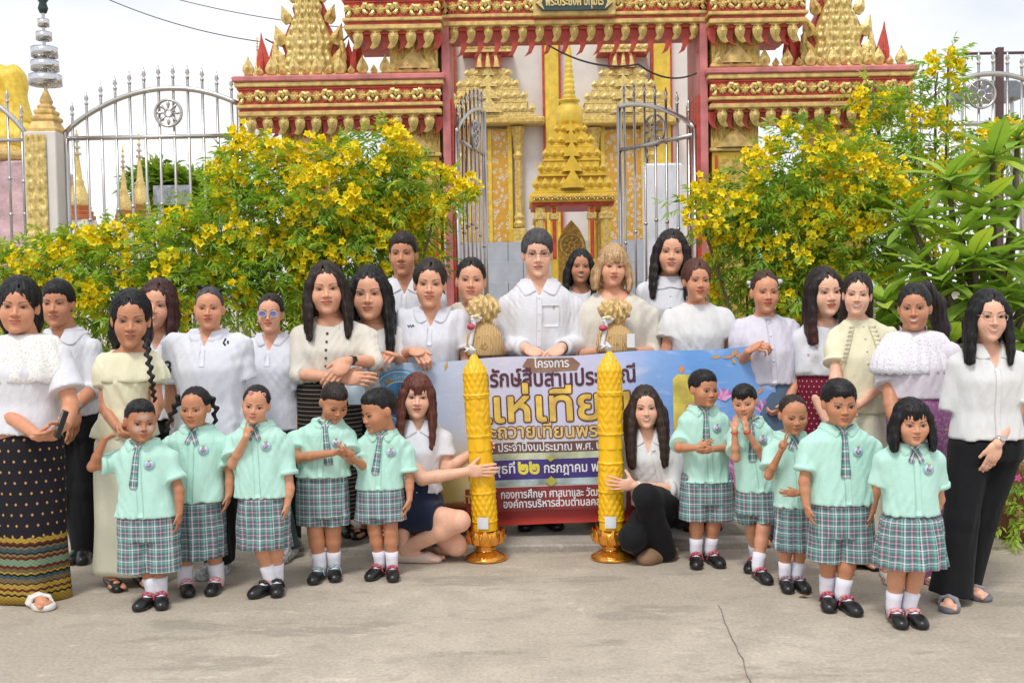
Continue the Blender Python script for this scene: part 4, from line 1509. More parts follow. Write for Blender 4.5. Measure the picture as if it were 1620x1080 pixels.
def disc(front, cx, cz, r, off=.005, n=20, rz=None, thick=.003):
    rz = rz or r
    vs = [(cx, front(cx, cz) - off, cz)]
    for k in range(n):
        t = 2 * math.pi * k / n
        x, z = cx + r * math.cos(t), cz + rz * math.sin(t)
        vs.append((x, front(x, z) - off, z))
    m = len(vs)
    vs += [(x, y + thick, z) for x, y, z in vs[1:]]
    f3 = [(0, 1 + (k + 1) % n, 1 + k) for k in range(n)]
    f4 = [(1 + k, 1 + (k + 1) % n, m + (k + 1) % n, m + k) for k in range(n)]
    return np.array(vs), [np.array(f3), np.array(f4)]

# ---- hair --------------------------------------------------------------------------------------------------
def hair_mesh(style, th=.012, length=.12, seed=1, fringe=None, part=0.0, openw=.060, top=.066, wide=1.0, front=True, ears=False, lock=1.25, vol=.014):
    lng = style in ('long', 'bob')
    zlo = -(length + .05) if lng else -.10
    F = Field((-.16, -.17, zlo), (.16, .19, .17), .0055 if length < .2 else .0062)
    F.put(el((0, .017, .038), (.074 + th, .092 + th, .079 + th + vol)))
    if style == 'short':
        F.put(el(((part or 0) * .02, -.012, .074), (.064, .080, .046 + vol)), .02)
    if lng:
        F.put(el((0, .045, -.03), (.082 * wide, .062, .10)), .02)
        n = max(2, int(length / .06))
        for s in (-1, -.33, .33, 1):
            for i in range(n):
                z0, z1 = -.02 - (length - .02) * i / n, -.02 - (length - .02) * (i + 1) / n
                F.put(rc((s * .055 * wide, .055 + .02 * (i / n), z0), (s * .058 * wide, .058 + .02 * (i + 1) / n, z1), .034, .034 if i < n - 1 else .020), .02)
    # open the face
    zc, zh = -.03, top + .03
    tilt = part or 0.0
    def face(x, y, z):
        e = np.sqrt(((x - tilt * .012) / openw) ** 2 + ((z - zc) / zh) ** 2) - 1
        return np.maximum(e * .055, y - (.005 + .0 * z))
    F.put((face, V3(-.12, -.2, zlo), V3(.12, .03, top + .03)), .012, 's')
    if part is not None and style != 'short':
        F.put(rc((part * .035, -.11, top + .018), (part * .03, .03, .128 + th), .004, .003), .012, 's')
    if style in ('short', 'bun') or ears:
        for s in (-1, 1):
            F.put(el((s * .088, -.004, -.016), (.028, .034, .036)), .008, 's')
    if style == 'short':
        F.put((lambda x, y, z: np.maximum(z + .012 + np.where(y < .02, .0, -.0) - np.clip((-y), -.06, .03) * .7, -1.0 + 0 * x + 0 * y), V3(-.12, -.2, -.2), V3(.12, .2, .02)), .01, 's')
    if style == 'bun':
        F.put((lambda x, y, z: z + .045 + 0 * x + 0 * y, V3(-.12, -.2, -.2), V3(.12, .2, -.03)), .01, 's')
    if fringe is not None:
        for i in range(13):
            x = -.058 + .116 * i / 12
            w = random.Random(seed * 31 + i).uniform(-.006, .006)
            yb = -.100 + .55 * abs(x) ** 1.5 * 6
            F.put(rc((x * .72, -.055, .098), (x * .95, yb + .012, .070), .013, .012), .012)
            F.put(rc((x * .95, yb + .012, .070), (x * 1.04, yb + .006, fringe + w), .012, .006), .010)
    if lng and front:
        r = random.Random(seed)
        n = max(2, int(length / .055))
        for s in (-1, 1):
            fl = False
            chain = [(s * .052, -.055, .072), (s * .072, -.050, .030), (s * .079 * wide, -.040, -.03)]
            for i in range(1, n + 1):
                z = -.03 - (length - .03) * i / n
                bow = .006 * math.sin(i / n * 3.0)
                chain.append((s * (.079 * wide + bow + .006 * i / n), -.040 - .045 * min(1, -z / .26) , z))
            rad = [.014, .016, .017] + [.017 - .008 * (i / n) for i in range(1, n + 1)]
            rad = [q * (1 if i < 2 else lock) for i, q in enumerate(rad)]
            for a, b, ra, rb in zip(chain, chain[1:], rad, rad[1:]):
                F.put(rc(a, b, ra, rb), .014)
                for oy, ox in ((.018, .007), (.036, .010), (.056, .010)):
                    F.put(rc((a[0] + s * ox, a[1] + oy, a[2]), (b[0] + s * ox, b[1] + oy, b[2] - .004), ra, rb), .016)
    am = .0010 if style in ('short', 'bun') else .0019
    F.disp(lambda x, y, z: (am * np.sin(34 * np.arctan2(x, y - .01) + (.5 if lng else 2.0) * np.sin(z * 16 + seed)) + am * .8 * np.sin(x * 210 + y * 90 + z * 14 + seed)).astype(np.float32))
    return F.mesh()

def strands(P, Q, style, seed, n=420, fringe=False):
    """fine locks laid along the hair: thin ribbons that follow its surface and leave it at their tips"""
    from mathutils.kdtree import KDTree
    r = np.random.default_rng(seed)
    fn = np.cross(P[Q[:, 2]] - P[Q[:, 0]], P[Q[:, 3]] - P[Q[:, 1]])
    N = np.zeros_like(P)
    for k in range(4):
        np.add.at(N, Q[:, k], fn)
    N /= np.maximum(np.linalg.norm(N, axis=1, keepdims=True), 1e-12)
    kd = KDTree(len(P))
    for i, v in enumerate(P):
        kd.insert(v, i)
    kd.balance()
    idx = r.integers(0, len(P), n)
    p, nn = P[idx] + N[idx] * .0012, N[idx]
    step = {'short': .008, 'bun': .016}.get(style, .024) * r.uniform(.6, 1.3, (n, 1))
    w0 = .0016 * r.uniform(.6, 1.5, (n, 1))
    V = []
    for k in range(5):
        if style == 'short':
            v = p - V3(0, .05, .11)
        elif style == 'bun':
            v = np.stack([-p[:, 0] * 3, np.ones(n), -.25 + 0 * p[:, 0]], -1)
        else:
            hi_ = np.clip((p[:, 2] - .03) / .06, 0, 1)
            v = np.stack([np.sign(p[:, 0]) * hi_ * 1.2, .3 * hi_, -1 + 0 * hi_], -1)
        if fringe:
            m = (p[:, 1] < -.03) & (np.abs(p[:, 0]) < .07) & (p[:, 2] > .0)
            v[m] = np.stack([p[m, 0] * 3, -.6 + 0 * p[m, 0], -1 + 0 * p[m, 0]], -1)
        v = v + r.normal(0, .10, (n, 3))
        v = v - nn * (v * nn).sum(1, keepdims=True)
        v /= np.maximum(np.linalg.norm(v, axis=1, keepdims=True), 1e-9)
        sd = np.cross(v, nn)
        w = w0 * (1, 1, .9, .6, .1)[k]
        V.append(p - sd * w); V.append(p + sd * w)
        p = p + v * step
        for i in range(n):
            q, j, _ = kd.find(p[i])
            nn[i] = N[j]
            h = float(np.dot(p[i] - P[j], N[j]))
            p[i] += N[j] * (.0014 + (.0012 * k if k > 2 else 0) - h)
    V = np.stack(V, 1).reshape(-1, 3)
    b = np.arange(n)[:, None] * 10 + len(P)
    F = np.concatenate([np.stack([b[:, 0] + 2 * k, b[:, 0] + 2 * k + 1, b[:, 0] + 2 * k + 3, b[:, 0] + 2 * k + 2], -1) for k in range(4)])
    return np.concatenate([P, V]), np.concatenate([Q, F])

# ---- shoes -------------------------------------------------------------------------------------------------
_SH = {}

def shoe_mesh(kind):
    if kind in _SH:
        return _SH[kind]
    F = Field((-.06, -.20, -.008), (.06, .09, .12), .0055)
    up = V3(0, 0, 1)
    if kind == 'mary':
        F.put(rc((0, .035, .034), (0, -.10, .030), .036, .040))
        F.put(el((0, -.125, .022), (.042, .050, .036)), .02)
        F.put(el((0, .035, .045), (.034, .036, .032)), .01)
        F.cut(lambda x, y, z: .0 - z + 0 * x + 0 * y)
        F.put(el((0, -.030, .082), (.030, .055, .042)), .008, 's')
    elif kind == 'flat':
        F.put(rc((0, .045, .026), (0, -.11, .020), .034, .039))
        F.put(el((.0, -.145, .014), (.034, .048, .026)), .02)
        F.cut(lambda x, y, z: .0 - z + 0 * x + 0 * y)
        F.put(el((0, -.035, .058), (.031, .085, .038)), .006, 's')
    elif kind == 'oxford':
        F.put(rc((0, .045, .040), (0, -.10, .030), .040, .042))
        F.put(el((0, -.145, .020), (.040, .050, .034)), .02)
        F.put(rc((0, .03, .05), (0, .035, .095), .040, .042), .03)
        F.cut(lambda x, y, z: .0 - z + 0 * x + 0 * y)
    elif kind == 'clog':
        F.put(rc((0, .045, .036), (0, -.10, .034), .042, .048))
        F.put(el((0, -.130, .026), (.050, .056, .042)), .02)
        F.cut(lambda x, y, z: .0 - z + 0 * x + 0 * y)
        F.put(el((0, .03, .080), (.034, .055, .045)), .008, 's')
    elif kind == 'sneaker':
        F.put(rc((0, .045, .040), (0, -.10, .032), .042, .046))
        F.put(el((0, -.145, .024), (.045, .052, .038)), .02)
        F.put(rc((0, .03, .05), (0, .035, .085), .040, .042), .03)
        F.cut(lambda x, y, z: .0 - z + 0 * x + 0 * y)
        F.disp(lambda x, y, z: (-.003 * ((z < .022) & (z > -.01)) + 0 * x + 0 * y).astype(np.float32))
    elif kind == 'sole':
        F.put(rc((0, .045, .012), (0, -.13, .012), .036, .046))
        F.put(el((0.006, -.145, .012), (.046, .050, .030)), .02)
        F.cut(lambda x, y, z: np.maximum(-z, z - .026) + 0 * x + 0 * y)
    elif kind == 'band':                                   # broad crossing sandal straps
        for s in (-1, 1):
            pts = [(s * .046, -.075 - s * .025, .018), (s * .034, -.08 - s * .018, .048), (0, -.085, .062), (-s * .034, -.09 + s * .018, .050), (-s * .046, -.095 + s * .025, .018)]
            for a, b in zip(pts, pts[1:]):
                for o in (-.014, .0, .014):
                    F.put(rc((a[0], a[1] + o, a[2]), (b[0], b[1] + o, b[2]), .008, .008), .006)
    P, Q = F.mesh()
    _SH[kind] = mesh_np('shoe_' + kind, P, Q)
    return _SH[kind]

def add_shoe(par, kind, heel, ang, s, m, deco=None, side=1):
    me = shoe_mesh('sole' if kind == 'sandal' else kind)
    key = me.name + m.name
    if me.materials and me.materials[0] != m:
        if key not in _SH:
            c = me.copy(); c.materials.clear(); c.materials.append(m); _SH[key] = c
        me = _SH[key]
    o = obj('sandal' if kind == 'sandal' else 'shoe', me, m, par, loc=heel, rot=(0, 0, ang), scale=(s, s, s))
    if kind == 'sandal':
        st = shoe_mesh('band')
        k2 = 'band' + deco.name
        if k2 not in _SH:
            c = st.copy(); c.materials.append(deco); _SH[k2] = c
        obj('strap', _SH[k2], deco, o)
    elif deco is not None and kind == 'mary':
        k2 = 'deco' + deco.name
        if k2 not in _SH:
            mb = MB()
            mb.tube([(-.044, -.035, .030), (-.036, -.038, .060), (-.012, -.042, .078), (.012, -.042, .078), (.036, -.038, .060), (.044, -.035, .030)], .0065, 6)
            for i, (x, z) in enumerate(((-.018, .074), (0, .080), (.018, .074))):
                mb.lathe([(.003, -.010), (.013, -.006), (.015, 0), (.012, .006), (.003, .010)], 8, (x, -.050, z))
            _SH[k2] = mb.mesh('strap', True)
        obj('strap', _SH[k2], deco, o)
    return o

# ---- the figure --------------------------------------------------------------------------------------------
def lap(a, b, t):
    return a + (b - a) * t

PEOPLE = []
HWD = {'w': 1.0, 'm': .975, 'k': 1.05}                # breadth of heads against the template

def person(label, feet=None, D=None, z0=0.0, head=(0, 0, 0), rot=(0, 0, 0), sh=None, arms=None, kind='w', girth=1.0, hip=None,
           skin=(.55, .34, .25), lips=(.45, .13, .12), smile=.3, brow=(.03, .022, .02), full=1.0, powder=False, eyes=1.0,
           top=None, bottom=None, hair=None, shoes=None, legs=None, extras=(), yaw=0.0, wst=None, hipw=None, lean=0.0,
           stance=.085, group=None, blush=.3):
    K = kind == 'k'
    if D is None:
        g = [ground(f[0], f[1], z0) for f in feet]
        D = float(np.mean([p[1] for p in g])) + (.10 if K else .14)
    cx, crown, chin = head
    sx0 = hip[0] if hip else (np.mean([f[0] for f in feet]) if feet else (sh[0] + sh[2]) / 2)
    O = at(sx0, 700, D)
    # the point on the ground (or step) below the hips
    py = 700.0
    for _ in range(30):
        O = at(sx0, py, D)
        py += (O[2] - z0) * FPX / D
    O = V3(O[0], D, z0)
    L = lambda px, pyy, f=0.0: at(px, pyy, D - f) - O
    R = mrot(*rot)
    th_top = (hair or {}).get('lift', .010) + (.005 if K else .014)
    hh = (chin - crown) * D / FPX
    hs = (hh - th_top) / .232
    hc = L(cx, (crown + chin) / 2 + th_top * .5 * FPX / D, .035)
    h = L(cx, crown)[2] if not legs else hh * 6.6
    kk = h / (1.05 if K else 1.58)
    nr = {'w': .050, 'm': .060, 'k': .047}[kind] * hs * (1 + .25 * (girth - 1))
    nb = hc + V3(0, .038, -.118 * hs - (.004 if K else .018) * hs)
    if sh is None:
        w = {'w': .195, 'm': .225, 'k': .135}[kind] * kk
        J0 = [nb + V3(-w, .01, -.05 * kk), nb + V3(w, .01, -.05 * kk)]
    else:
        J0 = [L(sh[0], sh[1]), L(sh[2], sh[3])]
    nb[0] = lap(nb[0], (J0[0][0] + J0[1][0]) / 2, .5)
    nb[1] = min(nb[1], .06)
    inset = (.030 if K else .045) * kk
    J = []
    for i in (0, 1):
        s = -1 if i == 0 else 1
        j = J0[i] + V3(-s * inset, .015, -inset * .55)
        j[1] += s * math.sin(yaw) * abs(J0[1][0] - J0[0][0]) * .5
        J.append(j)
    hp = L(*hip) if hip and len(hip) > 1 else V3(0, .01 + lean, .50 * h if not K else .44 * h)
    a_ch = max(.5 * abs(J[1][0] - J[0][0]) + (.002 if K else .004), .06) * (1.0 if K else 1.0)
    W = {'w': dict(ch=(a_ch, .104), wa=(.122, .098), hi=(.158, .122)), 'm': dict(ch=(a_ch, .118), wa=(.148, .115), hi=(.162, .120)),
         'k': dict(ch=(a_ch, .082), wa=(.100, .088), hi=(.108, .088))}[kind]
    gd = lambda q: (q[0] * kk * girth, q[1] * kk * (1 + (girth - 1) * 1.25))
    chs = (W['ch'][0], gd(W['ch'])[1])
    was = (wst * D / FPX / 2 if wst else gd(W['wa'])[0], gd(W['wa'])[1])
    his = (hipw * D / FPX / 2 if hipw else gd(W['hi'])[0], gd(W['hi'])[1])
    armr = dict(w=(.040, .034, .032, .0235), m=(.046, .039, .037, .028), k=(.0275, .0235, .0225, .0165))[kind]
    armr = [r * kk * (1 + (girth - 1) * .8) for r in armr]
    # ---- arms
    AR = []
    for i in (0, 1):
        s = -1 if i == 0 else 1
        a = (arms or {}).get('rl'[i])
        ua = (.175 if K else .280) * kk
        fa = (.150 if K else .235) * kk
        if a is None or a == 'hide':
            E = J[i] + V3(s * .030 * kk, .02, -ua)
            Wr = E + V3(-s * .005, -.05 * kk, -fa)
            AR.append(dict(J=J[i], E=E, W=Wr, D=unit(V3(-s * .05, -.15, -1)), N=V3(-s, .2, 0), pose='relaxed', side=s, hide=a == 'hide'))
        else:
            E, Wr, T = L(*a[0]), L(*a[1]), L(*a[2])
            AR.append(dict(J=J[i], E=E, W=Wr, D=unit(T - Wr), N=V3(*(a[4] if len(a) > 4 else (-s, .3, 0))), pose=a[3] if len(a) > 3 else 'relaxed', side=s, hide=False))
    # thumb side: across D and N so that it points to the body's front / up for hanging arms
    hsz = (.80 if K else 1.0) * (hs if not K else hs * .86) * (1.06 if kind == 'm' else .97)
    # ---- legs
    lr = dict(w=(.078, .054, .050, .034), m=(.080, .058, .050, .038), k=(.054, .039, .037, .026))[kind]
    lr = [r * kk * (1 + (girth - 1) * .7) for r in lr]
    LG = []
    fl = .175 * kk if K else .235 * kk
    if legs:
        for i in (0, 1):
            H_, Kn, An, ang = legs[i]
            LG.append(dict(H=L(*H_), K=L(*Kn), A=L(*An), ang=ang, side=-1 if i == 0 else 1))
    else:
        for i in (0, 1):
            s = -1 if i == 0 else 1
            if feet:
                t = ground(feet[i][0], feet[i][1], z0) - O
                ang = feet[i][2] if len(feet[i]) > 2 else s * .25
            else:
                t = V3(s * stance * kk, -.14, 0); ang = s * .25
            dirv = V3(math.sin(ang), -math.cos(ang), 0)
            heel = t - dirv * fl * .80
            An = heel + dirv * .02 * kk + V3(0, 0, .075 * kk)
            H_ = hp + V3(s * (.055 if K else .085) * kk, 0, -.02)
            Kn = lap(H_, An, .52) + V3(0, -.015, 0)
            LG.append(dict(H=H_, K=Kn, A=An, ang=ang, side=s, heel=heel))
    show_legs = bottom is not None and bottom.get('legs', False) or K
    # ---- garment and body sections
    tt = np.array((0, .34, .66, .84, 1.0))
    zz = hp[2] + (nb[2] - hp[2]) * tt
    cxs = hp[0] + (nb[0] - hp[0]) * tt
    cys = hp[1] + (nb[1] + .005 - hp[1]) * tt
    bust = {'w': .012, 'm': .0, 'k': -.004}[kind] * kk
    cys[2] -= bust; cys[0] -= .004
    aa = np.array((his[0], was[0], chs[0] * .97, chs[0] * .95, nr * 1.5))
    bb = np.array((his[1], was[1], chs[1] + bust * .6, chs[1] * .86, nr * 1.3))
    shr = np.array((.90, .90, .95, .97, 1.0))
    if bottom and bottom.get('w0'): aa[0] = min(aa[0], bottom['w0'] * D / FPX / 2 - .004)
    upper = loft(zz, aa * shr, bb * shr, cxs, cys, yaw * .6)
    body = [(upper, 0), (rc(nb + V3(0, .012, -.02), hc + V3(0, .022 * hs, -.055 * hs), nr * 1.06, nr * .98), .03 * kk)]
    for i in (0, 1):
        body.append((rc(lap(nb, J[i], .15) + V3(0, .015, -.02 * kk), J[i], nr * .75, armr[0] * 1.08), .035 * kk))
    VS, FS, CS, base = [], [], [], 0
    def addpatch(P, Q, C):
        nonlocal base
        VS.append(P); FS.append(Q + base); CS.append(C); base += len(P)
    sk = np.array(skin)
    # torso (coarse, mostly under cloth)
    lo = np.minimum(np.minimum(J[0], J[1]), hp) - .2; hi = np.maximum(np.maximum(J[0], J[1]), hc)
    F = Field(V3(lo[0], -.3 + min(hp[1], nb[1]), hp[2] - .05), V3(hi[0] + .2, .3 + max(hp[1], nb[1]), hc[2] - .03), .0105 * (kk if not K else .85))
    for p, k in body:
        F.put(p, k)
    P, Q = F.mesh()
    addpatch(P, Q, np.tile(sk, (len(P), 1)))
    # arms and hands
    gh = .0052 if not K else .0042
    for A in AR:
        if A['hide']:
            continue
        pr = [(rc(A['J'], A['E'], armr[0], armr[1]), .0), (rc(A['E'], lap(A['E'], A['W'], .35), armr[1] * .98, armr[2]), .015),
              (rc(lap(A['E'], A['W'], .35), A['W'], armr[2], armr[3]), .012)]
        pr += hand_prims(A['W'], A['D'], A['N'], -A['side'], A['pose'], hsz)
        lo = np.min([p[0][1] for p in pr], 0) - .015; hi = np.max([p[0][2] for p in pr], 0) + .015
        F = Field(lo, hi, gh)
        for p, k in pr:
            F.put(p, k)
        P, Q = F.mesh()
        C = np.tile(sk, (len(P), 1))
        kn = np.exp(-((np.linalg.norm(P - (A['W'] + A['D'] * .095 * hsz), axis=1)) / .02) ** 2) * .18
        el_ = np.exp(-(np.linalg.norm(P - A['E'], axis=1) / .035) ** 2) * .15
        C = C * (1 - (kn + el_)[:, None] * np.array((.25, .45, .5)))
        addpatch(P, Q, C)
    # legs
    if True:
        for G in LG:
            dv = V3(math.sin(G['ang']), -math.cos(G['ang']), 0)
            pr = [(rc(G['H'], G['K'], lr[0], lr[1]), 0), (rc(G['K'], lap(G['K'], G['A'], .32), lr[1] * .94, lr[2]), .02), (rc(lap(G['K'], G['A'], .32), G['A'], lr[2], lr[3]), .02),
                  (rc(G['A'] + V3(0, 0, -.02 * kk), G['A'] + dv * fl * .45 + V3(0, 0, -.052 * kk), lr[3] * .9, lr[3] * .75), .03 * kk)]
            lo = np.min([p[0][1] for p in pr], 0) - .02; hi = np.max([p[0][2] for p in pr], 0) + .02
            F = Field(lo, hi, (.0075 if K else .0085) if show_legs else .014)
            for p, k in pr:
                F.put(p, k)
            P, Q = F.mesh()
            C = np.tile(sk, (len(P), 1))
            kn = np.exp(-(np.linalg.norm(P - G['K'], axis=1) / .05) ** 2) * .22
            C = C * (1 - kn[:, None] * np.array((.3, .45, .5)))
            addpatch(P, Q, C)
    # bare feet for sandals
    if shoes and shoes.get('kind') in ('sandal', 'flat') and not K:
        for G in LG:
            dv = V3(math.sin(G['ang']), -math.cos(G['ang']), 0)
            sd = V3(dv[1], -dv[0], 0) * -1
            hl = G.get('heel', G['A'] - dv * .02 * kk - V3(0, 0, .075 * kk))
            pr = [(rc(hl + dv * .005 + V3(0, 0, .045 * kk), hl + dv * fl * .68 + V3(0, 0, .030 * kk), .026 * kk, .026 * kk), 0),
                  (rc(hl + dv * .02 + V3(0, 0, .05 * kk), hl + dv * .015 + V3(0, 0, .16 * kk), .030 * kk, .032 * kk), .03)]
            for t in range(5):
                o = (t - 2) * .0155 * kk * G['side']
                e = (0.0, -.004, -.010, -.02, -.032)[t] * kk
                pr.append((rc(hl + dv * (fl * .66) + sd * o + V3(0, 0, .028 * kk), hl + dv * (fl * .90 + e) + sd * o + V3(0, 0, .026 * kk), .011 * kk, (.0115 if t == 0 else .0085) * kk), .005))
            lo = np.min([p[0][1] for p in pr], 0) - .02; hi = np.max([p[0][2] for p in pr], 0) + .02
            F = Field(lo, hi, .0055)
            for p, k in pr:
                F.put(p, k)
            P, Q = F.mesh()
            addpatch(P, Q, np.tile(sk, (len(P), 1)))
    # head
    P, Q = head_template(kind, full)
    rv = random.Random(len(PEOPLE) * 13 + 5)
    eyes *= rv.uniform(.85, 1.12)
    jw, ch = rv.uniform(-.09, .05), rv.uniform(-.05, .04)
    C = face_color(P, kind, skin, lips, smile, brow, blush, powder, eyes)
    P = P.copy()
    P[:, 0] *= 1 + jw * np.clip((-P[:, 2]) / .1, 0, 1)
    P[:, 1] *= 1 + ch * np.clip((-P[:, 2] - .03) / .07, 0, 1) * (P[:, 1] < 0)
    addpatch((P * hs * V3(HWD[kind], 1, 1)) @ R.T + hc, Q, C)
    bm = mesh_np('person', np.concatenate(VS), np.concatenate(FS), True, None, np.concatenate(CS))
    po = obj('person', bm, skin_material(), loc=O)
    tag(po, label, 'person', group)
    ctx = dict(o=po, O=O, L=L, D=D, hs=hs, hc=hc, R=R, nb=nb, J=J, AR=AR, LG=LG, hp=hp, kk=kk, K=K, h=h, his=his, was=was, chs=chs, nr=nr, armr=armr, lr=lr, yaw=yaw, kind=kind, fl=fl, sx=sx0)
    PEOPLE.append(ctx)
    seed = len(PEOPLE)
    ctx['seed'] = seed
    if top: make_top(ctx, zz, aa, bb, cxs, cys, **top)
    if bottom: make_bottom(ctx, **bottom)
    if hair:
        hk = {k: v for k, v in hair.items() if k not in ('m', 'lift', 'name')}
        P, Q = hair_mesh(seed=seed, **hk)
        P, Q = strands(P, Q, hk['style'], seed, {'long': 620, 'bob': 560}.get(hk['style'], 420), hk.get('fringe') is not None)
        ctx['hair'] = obj('hair', mesh_np('hair', (P * hs * V3(HWD[kind], 1, 1)) @ R.T + hc, Q), hair['m'], po)
    if shoes:
        sc = shoes.get('s', 1.0) * (kk if not K else kk * .84)
        for G in LG:
            dv = V3(math.sin(G['ang']), -math.cos(G['ang']), 0)
            hl = G['heel'] + dv * .03 * kk if 'heel' in G else G['A'] + V3(0, 0, -.075 * kk)
            hl = V3(hl[0], hl[1], max(0.002, hl[2] if legs else 0.002))
            add_shoe(po, shoes['kind'], hl, G['ang'], sc, shoes['m'], shoes.get('deco'))
            if K:
                a = V3(hl[0], hl[1] , .0)
                mb = MB()
                r = lr[3]
                up = unit(G['K'] - G['A'])
                A0 = G['A']
                mb.tube([A0 - V3(0, 0, .05 * kk), A0, A0 + up * .03 * kk, A0 + up * .062 * kk, A0 + up * .068 * kk], [r * 1.2, r * 1.2 + .003, r * 1.2 + .004, r * 1.3 + .005, r * 1.05], 16)
                mb.tube([A0 - V3(0, 0, .03 * kk), A0 + dv * .05 * kk - V3(0, 0, .038 * kk), A0 + dv * .085 * kk - V3(0, 0, .05 * kk)], [r * 1.1, r * 1.0, r * .8], 12)
                mb.build('sock', SOCK, po, True)
    for e in extras:
        e(ctx)
    return ctx

# ---- tops --------------------------------------------------------------------------------------------------
def make_top(c, zz, aa, bb, cxs, cys, m=None, hem=None, ease=.016, sleeve=.62, flare=.012, neck='v', vd=.09, vw=.036, collar=None, cm=None,
             name='shirt', buttons=None, placket=None, fold=.0055, hemw=None, cuff=None, slr=None, puff=0.0, pocket=None, front_open=False):
    kk, K, nb, J, AR, hp = c['kk'], c['K'], c['nb'], c['J'], c['AR'], c['hp']
    L = c['L']
    e = ease * (kk if not K else .8)
    hz = at(c['sx'], hem, c['D'])[2] - c['O'][2] if hem else hp[2] - .02
    z = list(zz); a = list(aa + e); b = list(bb + e); cx = list(cxs); cy = list(cys)
    a[4] = c['nr'] + .030 * kk; b[4] = c['nr'] + .022 * kk
    # loose cloth hangs straight from the chest
    a[1] = max(a[1], .5 * (a[2] + a[0]) * .94); b[1] = max(b[1], .93 * b[2])
    hw = (hemw * c['D'] / FPX / 2) if hemw else a[0] + .006
    if hz < z[0] - .01:
        z.insert(0, hz); a.insert(0, hw); b.insert(0, b[0] + .008); cx.insert(0, cx[0]); cy.insert(0, cy[0])
    else:
        i = 0
        while len(z) > 3 and z[1] < hz + .01:
            z.pop(0); a.pop(0); b.pop(0); cx.pop(0); cy.pop(0)
        t = (hz - z[0]) / max(1e-6, z[1] - z[0])
        for arr in (a, b, cx, cy):
            arr[0] = lap(arr[0], arr[1], t)
        z[0] = hz
        a[0] = max(a[0], hw) if hemw else a[0] + .004
    yaw = c['yaw']
    prims = [(loft(z, a, b, cx, cy, yaw * .6), 0)]
    ar = c['armr']
    for i in (0, 1):
        s = -1 if i == 0 else 1
        prims.append((rc(lap(nb, J[i], .18) + V3(0, .012, -.018 * kk), J[i], c['nr'] * .78 + e * .6, ar[0] * 1.10 + e * .8), .03 * kk))
        A = AR[i]
        r0, fl = ar[0] * 1.10 + e * .85, flare * kk
        if slr: fl = slr * kk
        if sleeve <= 1.0:
            q = lap(A['J'], A['E'], sleeve)
            prims.append((rc(A['J'], q, r0, lap(ar[0], ar[1], sleeve) + e * .7 + fl, True), .022 * kk))
            if puff:
                prims.append((el(lap(A['J'], A['E'], sleeve * .45), (r0 + puff, r0 + puff, r0 + puff * 1.1)), .03 * kk))
        else:
            q = lap(A['E'], A['W'], sleeve - 1)
            r1 = ar[1] + e * .85
            prims.append((rc(A['J'], A['E'], r0, r1), .022 * kk))
            prims.append((rc(A['E'], q, r1, lap(ar[1], ar[3], sleeve - 1) + e * .55 + flare * kk * .35, True), .012 * kk))
    lo = np.min([p[0][1] for p in prims], 0) - .02; hi = np.max([p[0][2] for p in prims], 0) + .02
    F = Field(lo, hi, (.0090 if not K else .0075))
    for p, k in prims:
        F.put(p, k)
    if not K:
        F.disp(wob(c['seed'] * 7 + 1, fold, .075, .16))
        F.disp(wob(c['seed'] * 11 + 2, fold * .6, .035, .05))
    else:
        F.disp(wob(c['seed'] * 7 + 1, fold * .8, .06, .11))
        F.disp(wob(c['seed'] * 11 + 2, fold * .5, .03, .045))
    hcv = c['hc'] + V3(0, .02 * c['hs'], -.05 * c['hs'])
    nbb = nb + V3(0, .012, 0)
    nhole = rc(nbb + V3(0, .004, -.02), lap(nbb, hcv, 1.0), c['nr'] * 1.06 + .005, c['nr'] + .012)
    def vee(x, y, zq):
        w = vw * kk * np.clip((zq - (nb[2] - vd * kk)) / (vd * kk), 0, 1.6)
        return np.maximum(np.maximum(np.abs(x - nb[0]) - w, (nb[2] - vd * kk) - zq), y - nb[1])
    big = V3(.3, .3, .3)
    def neckcut(G, grow=0.0):
        G.put(nhole, .004, 's')
        if neck == 'v':
            G.put((vee, nb - big, nb + big), .006, 's')
        elif neck == 'round':
            G.put(el(nb + V3(0, -.04 * kk, -.005), (c['nr'] + vw * kk, .12 * kk, vd * kk)), .006, 's')
    neckcut(F)
    P, Q = F.mesh()
    uv = None
    if m.name.startswith('uv'):
        uv = np.stack([np.arctan2(P[:, 0] - hp[0], -(P[:, 1] - hp[1])) * .15, P[:, 2]], -1)
    so = obj(name, mesh_np(name, P, Q, True, uv), m, c['o'])
    c['shirt'], c['sf'] = so, F.front()
    fr = c['sf']
    # ---- collar: the shirt's own surface grown by a few millimetres, trimmed to the collar's outline
    if collar:
        g = .0052 if not K else .0046
        rr = (.15 if not K else .115) * kk
        G = Field(nb - V3(rr, rr, .13 * kk), nb + V3(rr, rr, .06 * kk), g)
        for p, k in prims:
            G.put(p, k, grow=.0085)
        st = {'band': .050, 'shirt': .022, 'polo': .020, 'pan': .010, 'wide': .014}[collar] * kk
        G.put(rc(nbb + V3(0, .004, -.03 * kk), nbb + V3(0, -.002, st), c['nr'] * 1.06 + .013, c['nr'] * 1.02 + .013, True), .006)
        drop = {'band': .004, 'shirt': .040, 'polo': .038, 'pan': .040, 'wide': .050}[collar] * kk
        tip = {'band': .0, 'shirt': .042, 'polo': .030, 'pan': .012, 'wide': .020}[collar] * kk
        reach = {'band': .012, 'shirt': .060, 'polo': .055, 'pan': .050, 'wide': .070}[collar] * kk
